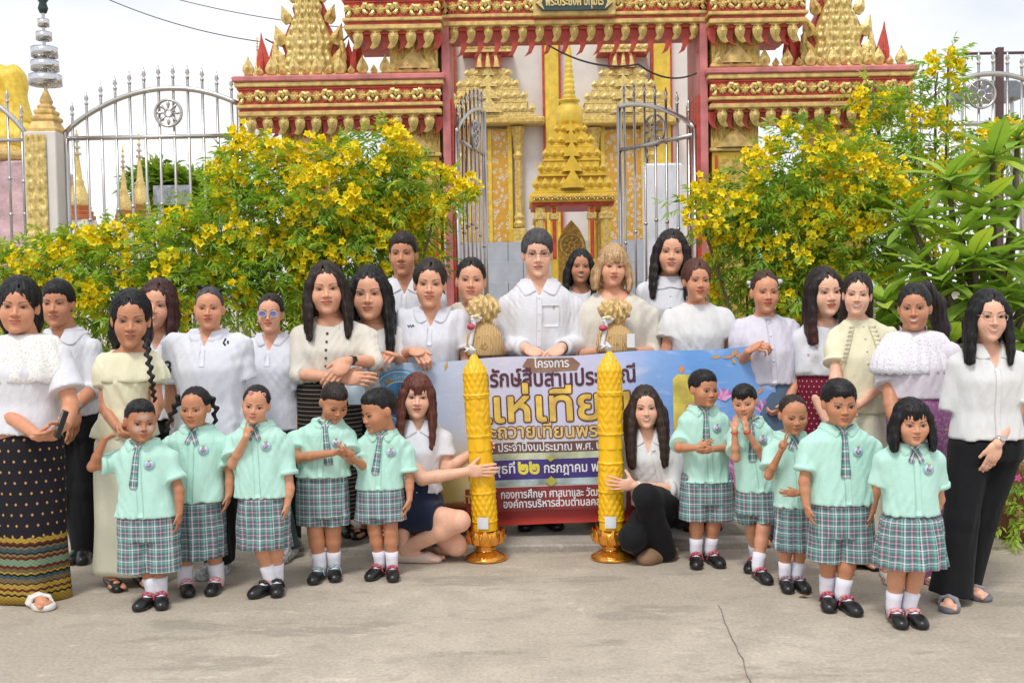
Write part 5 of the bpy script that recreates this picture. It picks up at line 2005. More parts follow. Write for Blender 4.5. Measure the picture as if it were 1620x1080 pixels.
        def zone(x, y, zq):
            dx, dy = x - nbb[0], y - nbb[1]
            phi = np.abs(np.arctan2(dx, -dy))
            bmp = np.exp(-((phi - .62) / .42) ** 2)
            low = nb[2] - drop * (.55 + .45 * np.exp(-(phi / 1.2) ** 2)) - tip * bmp
            rad = np.sqrt(dx * dx + dy * dy) - (c['nr'] + reach + tip * .45 * bmp)
            return np.maximum(low - zq, rad)
        G.cut(zone, .004)
        G.put(nhole, .002, 's')
        if collar in ('shirt', 'polo', 'wide') and neck == 'v':
            def gap(x, y, zq):
                w = vw * kk * np.clip((zq - (nb[2] - vd * kk)) / (vd * kk), 0, 1.6) + .003
                w = np.maximum(w, .005)
                return np.maximum(np.abs(x - nb[0]) - w, y - nb[1])
            G.put((gap, nb - big, nb + big), .003, 's')
        elif collar == 'pan':
            def gap2(x, y, zq):
                w = .002 + .55 * np.clip(nb[2] + .0 - zq, 0, .2)
                return np.maximum(np.abs(x - nb[0]) - w, y - nb[1])
            G.put((gap2, nb - big, nb + big), .010, 's')
        elif collar == 'band':
            G.put((lambda x, y, zq: np.maximum(np.abs(x - nb[0]) - .004 - .30 * np.clip(zq - nb[2] + .005, 0, 1), y - nb[1]), nb - big, nb + big), .004, 's')
        P, Q = G.mesh()
        if len(P):
            obj('collar', mesh_np('collar', P, Q), cm or m, so)
            c['cf'] = G.front()
    zt = nb[2] - (vd * kk if neck == 'v' else .03 * kk)
    if placket:
        zb = zt - placket * kk if placket < 9 else hz + .01
        n = max(3, int((zt - zb) / .02))
        vs, fs, u = ribbon(fr, [(lap(nb[0], hp[0], (nb[2] - q) / (nb[2] - hp[2] + 1e-6)), q) for q in np.linspace(zt + .02, zb, n)], [.014 * kk] * n, .004)
        obj('placket', mesh_np('placket', vs, fs, True, u), cm or m, so)
    if buttons:
        nbt, bmat, r, span = buttons
        for q in np.linspace(zt - .005, zt - span * kk, nbt):
            x = lap(nb[0], hp[0], (nb[2] - q) / (nb[2] - hp[2] + 1e-6))
            vs, fs = disc(fr, x, q, r, .007 if placket else .005, 8, thick=.006)
            obj('button', mesh_np('button', vs, fs), bmat, so)
    if cuff:
        for i in (0, 1):
            A = AR[i]
            if A['hide']:
                continue
            if sleeve <= 1.0:
                q = lap(A['J'], A['E'], sleeve); d = unit(A['E'] - A['J']); r = lap(ar[0], ar[1], sleeve) + e * .7 + (slr or flare) * kk
            else:
                q = lap(A['E'], A['W'], sleeve - 1); d = unit(A['W'] - A['E']); r = lap(ar[1], ar[3], sleeve - 1) + e * .55 + flare * kk * .35
            w = cuff * kk
            mb = MB()
            mb.tube([q - d * w, q - d * w * .9, q + d * .001, q + d * .003], [r - .002, r + .005, r + .005, r - .004], 20)
            mb.build('cuff', cm or m, so, True)
    if pocket:
        px, pz, w, hgt = pocket
        n = 6
        vs, fs, u = ribbon(fr, [(nb[0] + px * kk, nb[2] - (pz + hgt * q / n) * kk) for q in range(n + 1)], [w * kk] * n + [w * .85 * kk], .0035, 5)
        obj('pocket', mesh_np('pocket', vs, fs, True, u), m, so)
    c['hz'] = hz

# ---- skirts, shorts, trousers ------------------------------------------------------------------------------
def make_bottom(c, kind='skirt', m=None, hem=None, w0=None, w1=None, pleats=0, name=None, legs=False, top=None, pdepth=.012, ease=.018, flare=0.0, nlegs=None, back=0.0):
    kk, K, hp, L, D = c['kk'], c['K'], c['hp'], c['L'], c['D']
    hz = None
    if hem:
        hz = at(c['sx'], hem, D)[2] - c['O'][2]
    if kind == 'skirt':
        ztop = max(c.get('hz', hp[2]) + .05, hp[2] + .02) if top is None else top
        a0 = (w0 * D / FPX / 2) if w0 else c['his'][0] + .010
        a1 = (w1 * D / FPX / 2) if w1 else a0 * 1.05
        ratio0 = (c['his'][1] + .012) / (c['his'][0] + .012)
        nz, n = 22, 96
        vs, uv = [], []
        lx = c.get('skx', 0.0)
        for i in range(nz):
            t = i / (nz - 1)
            z = lap(ztop, hz, t)
            a = lap(a0, a1, t ** .9)
            b = lap(a0 * ratio0, a1 * (.80 if not K else .84), t)
            if z > c.get('hz', 9) - .004:
                a, b = a * .88, b * .82
            for k in range(n):
                th = 2 * math.pi * k / n
                ph = th * (pleats or 5) + .6 * math.sin(3 * t + c['seed'])
                q = pdepth * (t ** .7) * (math.sin(ph) if not pleats else (abs(((ph / math.pi) % 2) - 1) * 2 - 1))
                q += .004 * math.sin(3 * th + 7 * t + c['seed'])
                x = hp[0] + (a + q) * math.sin(th) + lx * t
                y = hp[1] - (b + q) * math.cos(th) + back * t
                vs.append((x, y, z + (.004 * math.sin(2 * th + c['seed']) if i == nz - 1 else 0)))
                uv.append((((th + math.pi) % (2 * math.pi) - math.pi) * (a0 + a1) * .42, z))
        i0 = len(vs)
        vs += [(hp[0], hp[1], ztop), (hp[0] + lx, hp[1] + back, hz + .02)]
        uv += [(0, ztop), (0, hz)]
        f4, f3 = [], []
        for i in range(nz - 1):
            for k in range(n):
                j = (k + 1) % n
                f4.append((i * n + k, i * n + n + k, i * n + n + j, i * n + j))
        for k in range(n):
            j = (k + 1) % n
            f3.append((i0, k, j)); f3.append((i0 + 1, (nz - 1) * n + j, (nz - 1) * n + k))
        me = mesh_np('skirt', np.array(vs), [np.array(f4), np.array(f3)], True, np.array(uv))
        c['bottom'] = obj(name or 'skirt', me, m, c['o'])
        return
    prims = []
    lr = c['lr']
    if kind == 'shorts':
        ztop = c.get('hz', hp[2]) + .04
        a0 = (w0 * D / FPX / 2) if w0 else c['his'][0] + .012
        prims.append((loft([hp[2] - .13 * kk, hp[2] - .03 * kk, ztop], [a0 + .006, a0 + .004, a0 - .006], [.096 * kk, .098 * kk, .090 * kk], [hp[0]] * 3, [hp[1]] * 3), 0))
        a1 = (w1 * D / FPX / 2) if w1 else a0 * 1.05
        for G in c['LG']:
            s = G['side']
            r = a1 * .555
            bot = V3(hp[0] + s * (a1 - r * .98), G['K'][1] + .01, hz)
            prims.append((rc(V3(hp[0] + s * (a0 - .082 * kk), hp[1], hp[2] - .02), bot, .082 * kk, r, True), .008))
    elif kind == 'trousers':
        ztop = c.get('hz', hp[2]) + .04
        prims.append((loft([hp[2] - .08 * kk, hp[2], max(ztop, hp[2] + .05)], [c['his'][0] + .006, c['his'][0] + .008, c['was'][0] * .95], [c['his'][1] + .006, c['his'][1] + .004, c['was'][1] * .92], [hp[0]] * 3, [hp[1]] * 3), 0))
        for G in c['LG']:
            an = G['A'] + V3(0, 0, -.03 * kk)
            prims.append((rc(G['H'], G['K'], lr[0] * 1.1 + ease * .6, lr[1] + ease), .03 * kk))
            prims.append((rc(G['K'], an, lr[1] + ease, lr[3] + ease + .018 + flare, True), .02 * kk))
    elif kind == 'short_skirt':
        prims.append((loft([hp[2] - .05, hp[2] + .05, hp[2] + .16], [c['his'][0] + .008, c['his'][0] + .008, c['was'][0] + .010], [c['his'][1] + .008] * 3, [hp[0]] * 3, [hp[1]] * 3), 0))
        for G in c['LG']:
            q = lap(G['H'], G['K'], .66)
            prims.append((rc(G['H'], q, lr[0] * 1.15 + .012, lap(lr[0], lr[1], .66) + .022, True), .05))
    lo = np.min([p[0][1] for p in prims], 0) - .03; hi = np.max([p[0][2] for p in prims], 0) + .03
    F = Field(lo, hi, .0085 if not K else .0075)
    for p, k in prims:
        F.put(p, k)
    F.disp(wob(c['seed'] * 5 + 3, .004 if not K else .0035, .06, .14))
    P, Q = F.mesh()
    ang = np.arctan2(P[:, 0] - hp[0], -(P[:, 1] - hp[1] - .02))
    uv = np.stack([np.where(np.abs(ang) < 1.0, (P[:, 0] - hp[0]), ang * .11), P[:, 2]], -1) if kind == 'shorts' else np.stack([ang * .15, P[:, 2]], -1)
    c['bottom'] = obj(name or kind, mesh_np(name or kind, P, Q, True, uv), m, c['o'])
# ------------------------------------------------------------------ wardrobe
WHITE = cloth('white_cotton', (.71, .715, .765), fold=.36)
WHITE2 = cloth('white_polo_knit', (.69, .70, .77), fold=.28, weave=1400)
CREAM = cloth('cream_cotton', (.68, .64, .56), fold=.36)
OFFW = cloth('offwhite_crepe', (.71, .71, .71), fold=.36)
LILAC = cloth('pale_lilac_satin', (.68, .655, .76), rough=.55, fold=.5)
YELLOW = cloth('pale_yellow_cotton', (.80, .76, .55), fold=.4)
YELLOW2 = cloth('pale_yellow_skirt_cloth', (.75, .74, .58), fold=.38)
MINT = cloth('mint_cotton', srgb(184, 226, 213), fold=.38)
BLACK = cloth('black_twill', (.008, .008, .010), fold=.35, sheen=.04)
NAVY = cloth('navy_cloth', (.012, .018, .050), fold=.2)
DENIM = cloth('blue_denim', (.09, .14, .22), fold=.3)
TEALD = cloth('dark_teal_cloth', (.02, .045, .05), fold=.3)
SOCK = cloth('white_sock_knit', (.78, .77, .86), fold=.3, weave=500)
PLAID = plaid_mat()
BLEATHER = mat('black_leather', (.012, .012, .013), .32, bump=.15, bscale=120, var=.1)
GREYSOLE = mat('grey_rubber', (.16, .16, .19), .7, bump=.2)
STRAPG = cloth('grey_padded_strap', (.25, .25, .28))
PINKS = mat('pink_red_strap', (.42, .08, .12), .5, var=.9, nscale=90)
PINKP = mat('pale_pink_strap', (.80, .34, .36), .5, var=.2, nscale=60)
TEALS = mat('teal_orange_strap', (.30, .42, .42), .5, var=.8, nscale=80)
DARKS = mat('grey_rose_strap', (.30, .20, .22), .5, var=.7, nscale=90)
BEIGESH = mat('beige_patent', (.66, .52, .44), .35)
TANSH = mat('tan_suede', (.24, .14, .08), .8, bump=.2)
WHITESH = mat('white_sandal_leather', (.74, .72, .68), .5)
GREYSH = mat('grey_white_sneaker', (.48, .49, .50), .7, var=.6, nscale=40)
CLOG = mat('white_clog_rubber', (.66, .66, .62), .6, var=.7, nscale=70)
STEEL = mat('brushed_steel', (.62, .62, .62), .28, 1.0, var=.04)
DARKB = mat('dark_button', (.05, .035, .03), .4)
WBUT = mat('pearl_button', (.72, .72, .74), .35)
INK = mat('navy_ink', (.012, .015, .05), .6)
GOLDW = mat('gold_wire', (.62, .48, .32), .35, 1.0)
H_BLACK = hair_material('hair_black', (.010, .009, .010))
H_DARK = hair_material('hair_dark_brown', (.022, .014, .011))
H_BROWN = hair_material('hair_brown', (.055, .026, .018))
H_AUBURN = hair_material('hair_auburn', (.11, .034, .024), (.15, .030, .020), (.35, .62))
H_MAROON = hair_material('hair_maroon_tips', (.018, .012, .012), (.10, .026, .020), (1.05, 1.35))
H_BRTIP = hair_material('hair_brown_tips', (.016, .011, .011), (.085, .034, .024), (1.12, 1.38))
H_LONGBR = hair_material('hair_long_brown', (.035, .020, .015), (.045, .018, .014), (.4, .6))
H_BLOND = hair_material('hair_dark_blond', (.46, .29, .15))
H_GREYB = hair_material('hair_greying', (.060, .056, .060))

LIGHT, FAIR, MID, TAN, DARK, KID, KID2 = srgb(224, 168, 138), srgb(233, 184, 158), srgb(210, 150, 118), srgb(198, 140, 108), srgb(180, 122, 90), srgb(196, 138, 104), srgb(210, 154, 122)
LIPR, LIPP, LIPN = srgb(186, 62, 66), srgb(196, 100, 98), srgb(168, 98, 86)

def dots(base, dot, pu, pv, r, extra=None):
    def b(t, u, v):
        fv = t.math('DIVIDE', v, pv)
        row = t.math('MULTIPLY', t.math('FRACT', t.math('MULTIPLY', t.math('FLOOR', fv), .5)), 1.0)
        fu = t.math('SUBTRACT', t.math('FRACT', t.math('ADD', t.math('DIVIDE', u, pu), row)), .5)
        gv = t.math('SUBTRACT', t.math('FRACT', fv), .5)
        dd = t.math('ADD', t.math('ABSOLUTE', fu), t.math('MULTIPLY', t.math('ABSOLUTE', gv), .9))
        m = t.math('LESS_THAN', dd, r)
        c = t.mix(m, base, dot)
        return extra(t, u, v, c) if extra else c
    return b

def a1_bands(t, u, v, c):
    """woven border of the black tube skirt: gold, rust and teal bands with zigzags"""
    G, K_, R_, B_, S_ = srgb(176, 146, 60), srgb(26, 22, 20), srgb(96, 36, 26), srgb(62, 84, 92), srgb(120, 146, 118)
    zz = t.math('ABSOLUTE', t.math('SUBTRACT', t.math('FRACT', t.math('DIVIDE', u, .034)), .5))
    vv = t.math('ADD', v, t.math('MULTIPLY', zz, .016))
    bands = t.ramp(t.math('MULTIPLY', vv, 2.0), [(0, G), (.10, K_), (.118, G), (.15, R_), (.175, G), (.215, K_), (.23, srgb(120, 100, 70)), (.27, B_), (.30, K_), (.318, G), (.335, srgb(110, 96, 62)), (.37, R_),
                                        (.395, S_), (.46, R_), (.485, srgb(130, 110, 70)), (.51, K_), (.525, B_), (.56, srgb(120, 104, 70)), (.585, K_), (.60, R_), (.625, G), (.67, K_)], 'CONSTANT')
    ck = t.n('TexChecker', Scale=1.0)
    cv = t.n('CombineXYZ'); t.l(t.math('DIVIDE', u, .011), cv.inputs[0]); t.l(t.math('DIVIDE', v, .008), cv.inputs[1])
    t.l(cv.outputs[0], ck.inputs['Vector'])
    bands = t.mix(t.math('MULTIPLY', ck.outputs['Fac'], .35), bands, (.02, .018, .018))
    return t.mix(t.math('LESS_THAN', vv, .335), c, bands)

SK_A1 = uvcloth('woven_border_cloth', dots((.014, .012, .018), srgb(190, 150, 92), .042, .052, .14, a1_bands))
SK_MAROON = uvcloth('maroon_spotted_cloth', dots(srgb(112, 26, 48), srgb(206, 150, 160), .026, .030, .17))
SK_STRIPE = uvcloth('striped_skirt_cloth', lambda t, u, v: t.ramp(t.math('FRACT', t.math('DIVIDE', v, .024)), [(0, (.012, .011, .011)), (.72, srgb(150, 128, 110)), (.86, (.012, .011, .011))], 'CONSTANT'))
TAUPE = cloth('taupe_cloth', srgb(124, 102, 88))

def purple(t, u, v):
    cv = t.n('CombineXYZ'); t.l(u, cv.inputs[0]); t.l(v, cv.inputs[1])
    vo = t.n('TexVoronoi', Scale=70.0); t.l(cv.outputs[0], vo.inputs['Vector'])
    return t.ramp(vo.outputs['Distance'], [(.1, srgb(184, 132, 176)), (.5, srgb(140, 88, 132))])
SK_PURPLE = uvcloth('purple_brocade', purple, .6)

def lace_mat(name, base, hole):
    if name in MATS:
        return MATS[name]
    t = NT(name)
    vo = t.n('TexVoronoi', Scale=85.0)
    t.l(t.coord('Object'), vo.inputs['Vector'])
    t.l(t.ramp(vo.outputs['Distance'], [(.18, hole), (.34, base), (.8, tuple(min(1, x * 1.05) for x in base))]), t.b.inputs['Base Color'])
    t.set(Roughness=.85)
    t.bump(vo.outputs['Distance'], .4, .004)
    MATS[name] = t.m
    return t.m
LACE = lace_mat('white_lace', (.80, .79, .77), (.60, .55, .50))
LACEP = lace_mat('white_lace_over_skin', (.80, .78, .84), (.62, .52, .54))

# ------------------------------------------------------------------ things people wear
def head_pt(c, p):
    return (np.asarray(p) * V3(HWD[c['kind']], 1, 1) * c['hs']) @ c['R'].T + c['hc']

def glasses(m, lens=None, round_=False, w=.021, hgt=.016):
    def f(c):
        p = FACE[c['kind']]
        fr = MB()
        for s in (-1, 1):
            pts = []
            for k in range(17):
                t = 2 * math.pi * k / 16
                q = 2.0 if round_ else 3.2
                x = s * .034 + w * abs(math.cos(t)) ** (2 / q) * (1 if math.cos(t) > 0 else -1)
                z = p['ez'] - .001 + hgt * abs(math.sin(t)) ** (2 / q) * (1 if math.sin(t) > 0 else -1)
                pts.append(head_pt(c, (x, -.109 + .16 * x * x * 6, z)))
            fr.tube(pts, .0016 * c['hs'] * (1 if lens is None else 1.6), 6, False)
            fr.tube([head_pt(c, (s * .056, -.100, p['ez'] + .006)), head_pt(c, (s * .076, -.06, p['ez'] + .008)), head_pt(c, (s * .078, .0, p['ez'] + .006))], .0016 * c['hs'], 6)
        fr.tube([head_pt(c, (-.013, -.110, p['ez'] + .002)), head_pt(c, (0, -.112, p['ez'] + .005)), head_pt(c, (.013, -.110, p['ez'] + .002))], .0015 * c['hs'], 6)
        g = fr.build('glasses', m, c['o'], True)
        if lens is not None:
            for s in (-1, 1):
                mb = MB()
                n = 16
                for yy in (-.1085, -.1065):
                    for k in range(n):
                        t = 2 * math.pi * k / n
                        x = s * .034 + w * .96 * math.cos(t); z = p['ez'] - .001 + hgt * .96 * math.sin(t)
                        mb.v.append(tuple(head_pt(c, (x, yy + .16 * x * x * 6, z))))
                mb.f = [tuple(range(n - 1, -1, -1)), tuple(range(n, 2 * n))] + [(k, (k + 1) % n, n + (k + 1) % n, n + k) for k in range(n)]
                mb.build('lens', lens, g)
    return f

def watch(side, m, strap=None, sq=False):
    def f(c):
        A = c['AR'][0 if side == 'r' else 1]
        d = unit(A['W'] - A['E'])
        p = A['W'] - d * .022
        r = c['armr'][3] + .004
        mb = MB()
        mb.tube([p - d * .009, p - d * .008, p + d * .008, p + d * .009], [r - .003, r, r, r - .003], 18)
        w = mb.build('watch', strap or m, c['o'], True)
        n = unit(V3(0, -1, .25) - d * np.dot(V3(0, -1, .25), d))
        e = np.cross(d, n)
        fc = MB()
        q = p + n * (r + .001)
        vs, k = [], 14
        for o in (0, .006):
            for i in range(k):
                t = 2 * math.pi * (i + .5) / k
                cs, sn = math.cos(t), math.sin(t)
                sc = .015 * (1 if not sq else 1 / max(abs(cs), abs(sn)))
                vs.append(q + (d * cs + e * sn) * sc + n * o)
        fc.add(vs, [tuple(range(k - 1, -1, -1)), tuple(range(k, 2 * k))] + [(i, (i + 1) % k, k + (i + 1) % k, k + i) for i in range(k)])
        fc.build('watch_face', m, w)
    return f

def bracelet(side, m, r=.0035, off=.012):
    def f(c):
        A = c['AR'][0 if side == 'r' else 1]
        d = unit(A['W'] - A['E']); p = A['W'] - d * off
        R_ = c['armr'][3] + .004
        mb = MB()
        mb.tube([p - d * r, p - d * r * .5, p + d * r * .5, p + d * r], [R_ - .002, R_ + r * .5, R_ + r * .5, R_ - .002], 16)
        mb.build('bracelet', m, c['o'], True)
    return f

def bow(pos, m, s=1.0, name='hair_bow'):
    def f(c):
        F = Field((-.07, -.03, -.05), (.07, .03, .05), .005)
        for q in (-1, 1):
            F.put(el((q * .026, 0, .006), (.024, .010, .017), np.array(Matrix.Rotation(q * .4, 3, 'Y'))), .006)
            F.put(rc((q * .006, 0, -.004), (q * .022, .002, -.030), .006, .009), .004)
        F.put(el((0, -.004, 0), (.009, .010, .010)), .004)
        P, Q = F.mesh()
        obj(name, mesh_np(name, (P * s + V3(*pos)) * c['hs'] @ c['R'].T + c['hc'], Q), m, c['o'])
    return f

def flower(pos, m, s=1.0, name='hair_flower'):
    def f(c):
        F = Field((-.05, -.03, -.05), (.05, .03, .05), .005)
        for k in range(6):
            t = k * math.pi / 3
            F.put(el((.018 * math.cos(t), 0, .018 * math.sin(t)), (.014, .008, .014)), .004)
        F.put(el((0, -.010, 0), (.014, .010, .014)), .004)
        P, Q = F.mesh()
        obj(name, mesh_np(name, (P * s + V3(*pos)) * c['hs'] @ c['R'].T + c['hc'], Q), m, c['o'])
    return f

def clip(pos, m, s=1.0):
    def f(c):
        mb = MB()
        for k in range(5):
            t = k * 2 * math.pi / 5
            p = head_pt(c, np.asarray(pos) + V3(.008 * math.cos(t), -.002, .008 * math.sin(t)) * s)
            mb.lathe([(.001, -.004), (.006 * s, -.002), (.007 * s, .001), (.001, .004)], 7, p)
        mb.build('hair_clip', m, c['o'], True)
    return f

def braid(pts, r, m, name='braid', tail=True):
    """plait: overlapping lobes down a line of px points"""
    def f(c):
        P_ = [c['L'](*p) for p in pts]
        tot = sum(np.linalg.norm(b - a) for a, b in zip(P_, P_[1:]))
        n = int(tot / (r * 1.05))
        line = []
        for i in range(n):
            s_ = i / (n - 1) * (len(P_) - 1)
            k = min(int(s_), len(P_) - 2)
            line.append(lap(P_[k], P_[k + 1], s_ - k))
        lo = np.min(P_, 0) - .05; hi = np.max(P_, 0) + .05
        F = Field(lo, hi, .0045)
        for i, p in enumerate(line):
            sd = 1 if i % 2 else -1
            rr = r * (1 - .35 * i / n)
            d = unit(line[min(i + 1, n - 1)] - line[max(i - 1, 0)])
            x = unit(np.cross(d, V3(0, 1, 0)))
            F.put(rc(p + x * sd * rr * .55 - d * rr * .5, p - x * sd * rr * .25 + d * rr * .8, rr * .72, rr * .5), .003)
        P, Q = F.mesh()
        obj(name, mesh_np(name, P, Q), m, c['o'])
    return f

def ponytail(pts, rs, m, name='ponytail'):
    def f(c):
        P_ = [c['L'](*p) for p in pts]
        F = Field(np.min(P_, 0) - .08, np.max(P_, 0) + .08, .006)
        for a, b, ra, rb in zip(P_, P_[1:], rs, rs[1:]):
            F.put(rc(a, b, ra, rb), .02)
        F.disp(lambda x, y, z: (.003 * np.sin(x * 260 + z * 25) + .002 * np.sin(x * 140 - z * 40 + 1)).astype(np.float32))
        P, Q = F.mesh()
        obj(name, mesh_np(name, P, Q), m, c['o'])
    return f

CREST_B = mat('crest_blue', srgb(160, 212, 228), .7)
CREST_W = mat('crest_white', srgb(214, 216, 226), .7)
CREST_P = mat('crest_violet', srgb(182, 178, 206), .7, var=.5, nscale=130)
CREST_Y = mat('crest_gold', srgb(196, 200, 140), .7)

def crest(dx=.058, dz=.105, r=.024):
    def f(c):
        x, z = c['nb'][0] + dx * c['kk'], c['nb'][2] - dz * c['kk']
        so, fr = c['shirt'], c['sf']
        for i, (rr, mm, zz) in enumerate(((r, CREST_B, 0), (r * .74, CREST_W, 0), (r * .52, CREST_P, 0), (r * .30, CREST_Y, r * .95))):
            vs, fs = disc(fr, x, z + zz, rr, .0065 + .0016 * i, 18)
            obj('crest', mesh_np('crest', vs, fs), mm, so)
    return f

def tie(length=.200, dx=0.0, slope=0.0):
    def f(c):
        k = c['kk']
        x, z = c['nb'][0], c['nb'][2] - .020 * k
        cf = c.get('cf'); sf = c['sf']
        fr = lambda a, b: min(sf(a, b), cf(a, b) if cf and b > c['nb'][2] - .06 * k else 9)
        n = 12
        path, ws = [], []
        for i in range(n + 1):
            t = i / n
            path.append((x + (dx + slope * t) * k, z - length * k * t))
            ws.append((.015 if t < .08 else .010 + .013 * t if t < .93 else .019) * k)
        vs, fs, u = ribbon(fr, path, ws, .009)
        obj('tie', mesh_np('tie', vs, fs, True, u), PLAID, c['shirt'])
        for s in (-1, 1):
            vs, fs, u = ribbon(fr, [(x + s * .004, z), (x + s * .022 * k, z + .020 * k), (x + s * .040 * k, z + .034 * k)], [.006 * k] * 3, .008)
            obj('tie_strap', mesh_np('tie_strap', vs, fs, True, u), PLAID, c['shirt'])
    return f

def neck_ribbon(tilt=0.0):
    def f(c):
        k = c['kk']
        x, z = c['nb'][0], c['nb'][2] - .020 * k
        cf = c.get('cf'); sf = c['sf']
        fr = lambda a, b: min(sf(a, b), cf(a, b) if cf and b > c['nb'][2] - .06 * k else 9)
        for i, s in enumerate((-1, 1)):
            path = [(x - s * .022 * k, z + .022 * k), (x, z), (x + s * .014 * k, z - .026 * k), (x + s * (.024 + tilt) * k, z - .052 * k)]
            vs, fs, u = ribbon(fr, path, [.007 * k, .009 * k, .012 * k, .013 * k], .008 + .003 * i)
            obj('neck_ribbon', mesh_np('neck_ribbon', vs, fs, True, u), PLAID, c['shirt'])
    return f

def shirt_text(body, px, py, w, m, name='print'):
    def f(c):
        p = c['L'](px, py)
        fr = c['sf']
        o = text_obj(name, body, w, None, lambda u, v: (p[0] + u - w / 2, fr(p[0] + u - w / 2, p[2] + v) - .004, p[2] + v), m, c['shirt'], stroke=.002)
    return f

def logo_strokes(px, py, strokes, m, off=.004):
    """embroidered mark made of short ribbons, given in metres round (px,py)"""
    def f(c):
        p = c['L'](px, py)
        V_, F_, b = [], [], 0
        for path, w in strokes:
            vs, fs, u = ribbon(c['sf'], [(p[0] + x, p[2] + z) for x, z in path], [w] * len(path), off, 3, .002)
            V_.append(vs); F_.append(fs + b); b += len(vs)
        obj('logo', mesh_np('logo', np.concatenate(V_), np.concatenate(F_)), m, c['shirt'])
    return f

def ruffle(path_fn, n, w, m, name='ruffle', amp=.008, waves=14, thick=.006):
    """gathered strip: path_fn(t) -> (point, outward); ripples along its free edge"""
    def f(c):
        vs, fs = [], []
        for i in range(n + 1):
            t = i / n
            p, o_ = path_fn(c, t)
            ph = math.sin(t * waves * 2 * math.pi)
            o_ = unit(o_)
            sd = V3(0, -1, .25)
            for j in range(4):
                q = p + o_ * w * j / 3 + sd * (amp * ph * j / 3 + .006)
                vs.append(q)
            for j in range(4):
                vs.append(vs[-4] + V3(0, thick, 0))
        for i in range(n):
            a, b = i * 8, i * 8 + 8
            for j in range(3):
                fs.append((a + j, b + j, b + j + 1, a + j + 1))
                fs.append((a + 4 + j, a + 5 + j, b + 5 + j, b + 4 + j))
            fs.append((a + 3, b + 3, b + 7, a + 7)); fs.append((a, a + 4, b + 4, b))
        obj(name, mesh_np(name, np.array(vs), np.array(fs)), m, c['shirt'])
    return f

def cape(drop, m, spread=.06, scal=14, depth=.02, name='cape', up=.02, fringe=.0, zfront=None, widen=1.0):
    """flounce that lies over the shoulders: a skirt of cloth round the chest, wavy hem"""
    def f(c):
        nb, J, k = c['nb'], c['J'], c['kk']
        w = .5 * abs(J[1][0] - J[0][0]) + c['armr'][0] * 1.1 + .02
        n, nz = 120, 9
        vs = []
        for j in range(nz):
            t = j / (nz - 1)
            for i in range(n):
                th = 2 * math.pi * i / n
                cs, sn = math.sin(th), -math.cos(th)
                a = lap(c['nr'] + .022, w * widen + spread * .35, min(1, t * 1.5) ** .75) + spread * .35 * max(0, t - .5)
                b = lap(c['nr'] + .020, c['chs'][1] + .030, min(1, t * 1.3) ** .75) + spread * .25 * max(0, t - .4)
                z = nb[2] + up * k - .055 * k * min(1, t * 1.5) ** 1.2 - max(0, t - .28) / .72 * drop * k
                rip = math.sin(scal * th + 1.3 * t)
                q = .007 * rip * t
                zz = z + (depth * .5 * (abs(((scal * 1.0 * th / math.pi) % 2) - 1) - .5) if j == nz - 1 else 0)
                vs.append((nb[0] + (a + q) * cs, nb[1] + .005 + (b + q) * sn, zz))
        n0 = len(vs)
        vs += [(lap(x, nb[0], .05), lap(y, nb[1], .05), z - .004) for x, y, z in vs]
        fs = []
        for j in range(nz - 1):
            for i in range(n):
                i2 = (i + 1) % n
                a = j * n
                fs.append((a + i, a + n + i, a + n + i2, a + i2))
                fs.append((n0 + a + i, n0 + a + i2, n0 + a + n + i2, n0 + a + n + i))
        for i in range(n):
            i2 = (i + 1) % n
            a = (nz - 1) * n
            fs.append((a + i, n0 + a + i, n0 + a + i2, a + i2))
            fs.append((i, i2, n0 + i2, n0 + i))
        obj(name, mesh_np(name, np.array(vs), np.array(fs)), m, c['shirt'])
    return f

def earring(m, z=-.045):
    def f(c):
        for s in (-1, 1):
            mb = MB()
            mb.lathe([(.001, -.006), (.005, -.003), (.006, 0), (.004, .004), (.001, .006)], 8, head_pt(c, (s * .079, .0, z)))
            mb.build('earring', m, c['o'], True)
    return f
# ------------------------------------------------------------------ the cast
PZ = .045                                             # height of the slab the back rows stand on
GA, GC, GK = 'grown-ups in white standing in rows', 'children in mint shirts and plaid', 'women kneeling beside the candles'
CAM = (0, -1, .1)
UP = (0, .1, 1)

def kid(label, feet, head, rot, sh, arms, hem, hemw, bhem, w0, w1, girl=False, hair=None, skin=KID, deco=PINKS, extras=(), bottomkind=None, **kw):
    top = dict(m=MINT, hem=hem, hemw=hemw, ease=.020, sleeve=.66, flare=.014, neck='high', collar='pan', placket=9, fold=.0055, cuff=.020)
    k = bottomkind or ('skirt' if girl else 'shorts')
    bot = dict(kind=k, m=PLAID, hem=bhem, w0=w0, w1=w1, legs=True)
    if k == 'skirt':
        bot.update(pleats=14, pdepth=.010)
    ex = [crest(), neck_ribbon(kw.pop('rt', 0)) if girl else tie(slope=kw.pop('tsl', 0.0))] + list(extras)
    if 'lips' not in kw: kw['lips'] = LIPN
    kw.setdefault('full', 1.10)
    hair['vol'] = .005
    hair['top'] = hair.get('top', .06) - (.018 if hair['style'] == 'bun' else .010)
    return person(label, feet=feet, head=head, rot=rot, sh=sh, arms=arms, kind='k', skin=skin, top=top, bottom=bot, hair=hair,
                  shoes=dict(kind='mary', m=BLEATHER, deco=deco), extras=ex, group=GC, **kw)

SHORT = lambda m=H_BLACK, **k: dict(dict(style='short', m=m, th=.010, openw=.063, top=.050, lift=.014), **k)
BUN = lambda m=H_BLACK, **k: dict(dict(style='bun', m=m, th=.008, openw=.064, top=.058, lift=.010), **k)
LONG = lambda m=H_BLACK, length=.26, **k: dict(dict(style='long', m=m, th=.012, length=length, openw=.056, top=.056, lift=.014), **k)

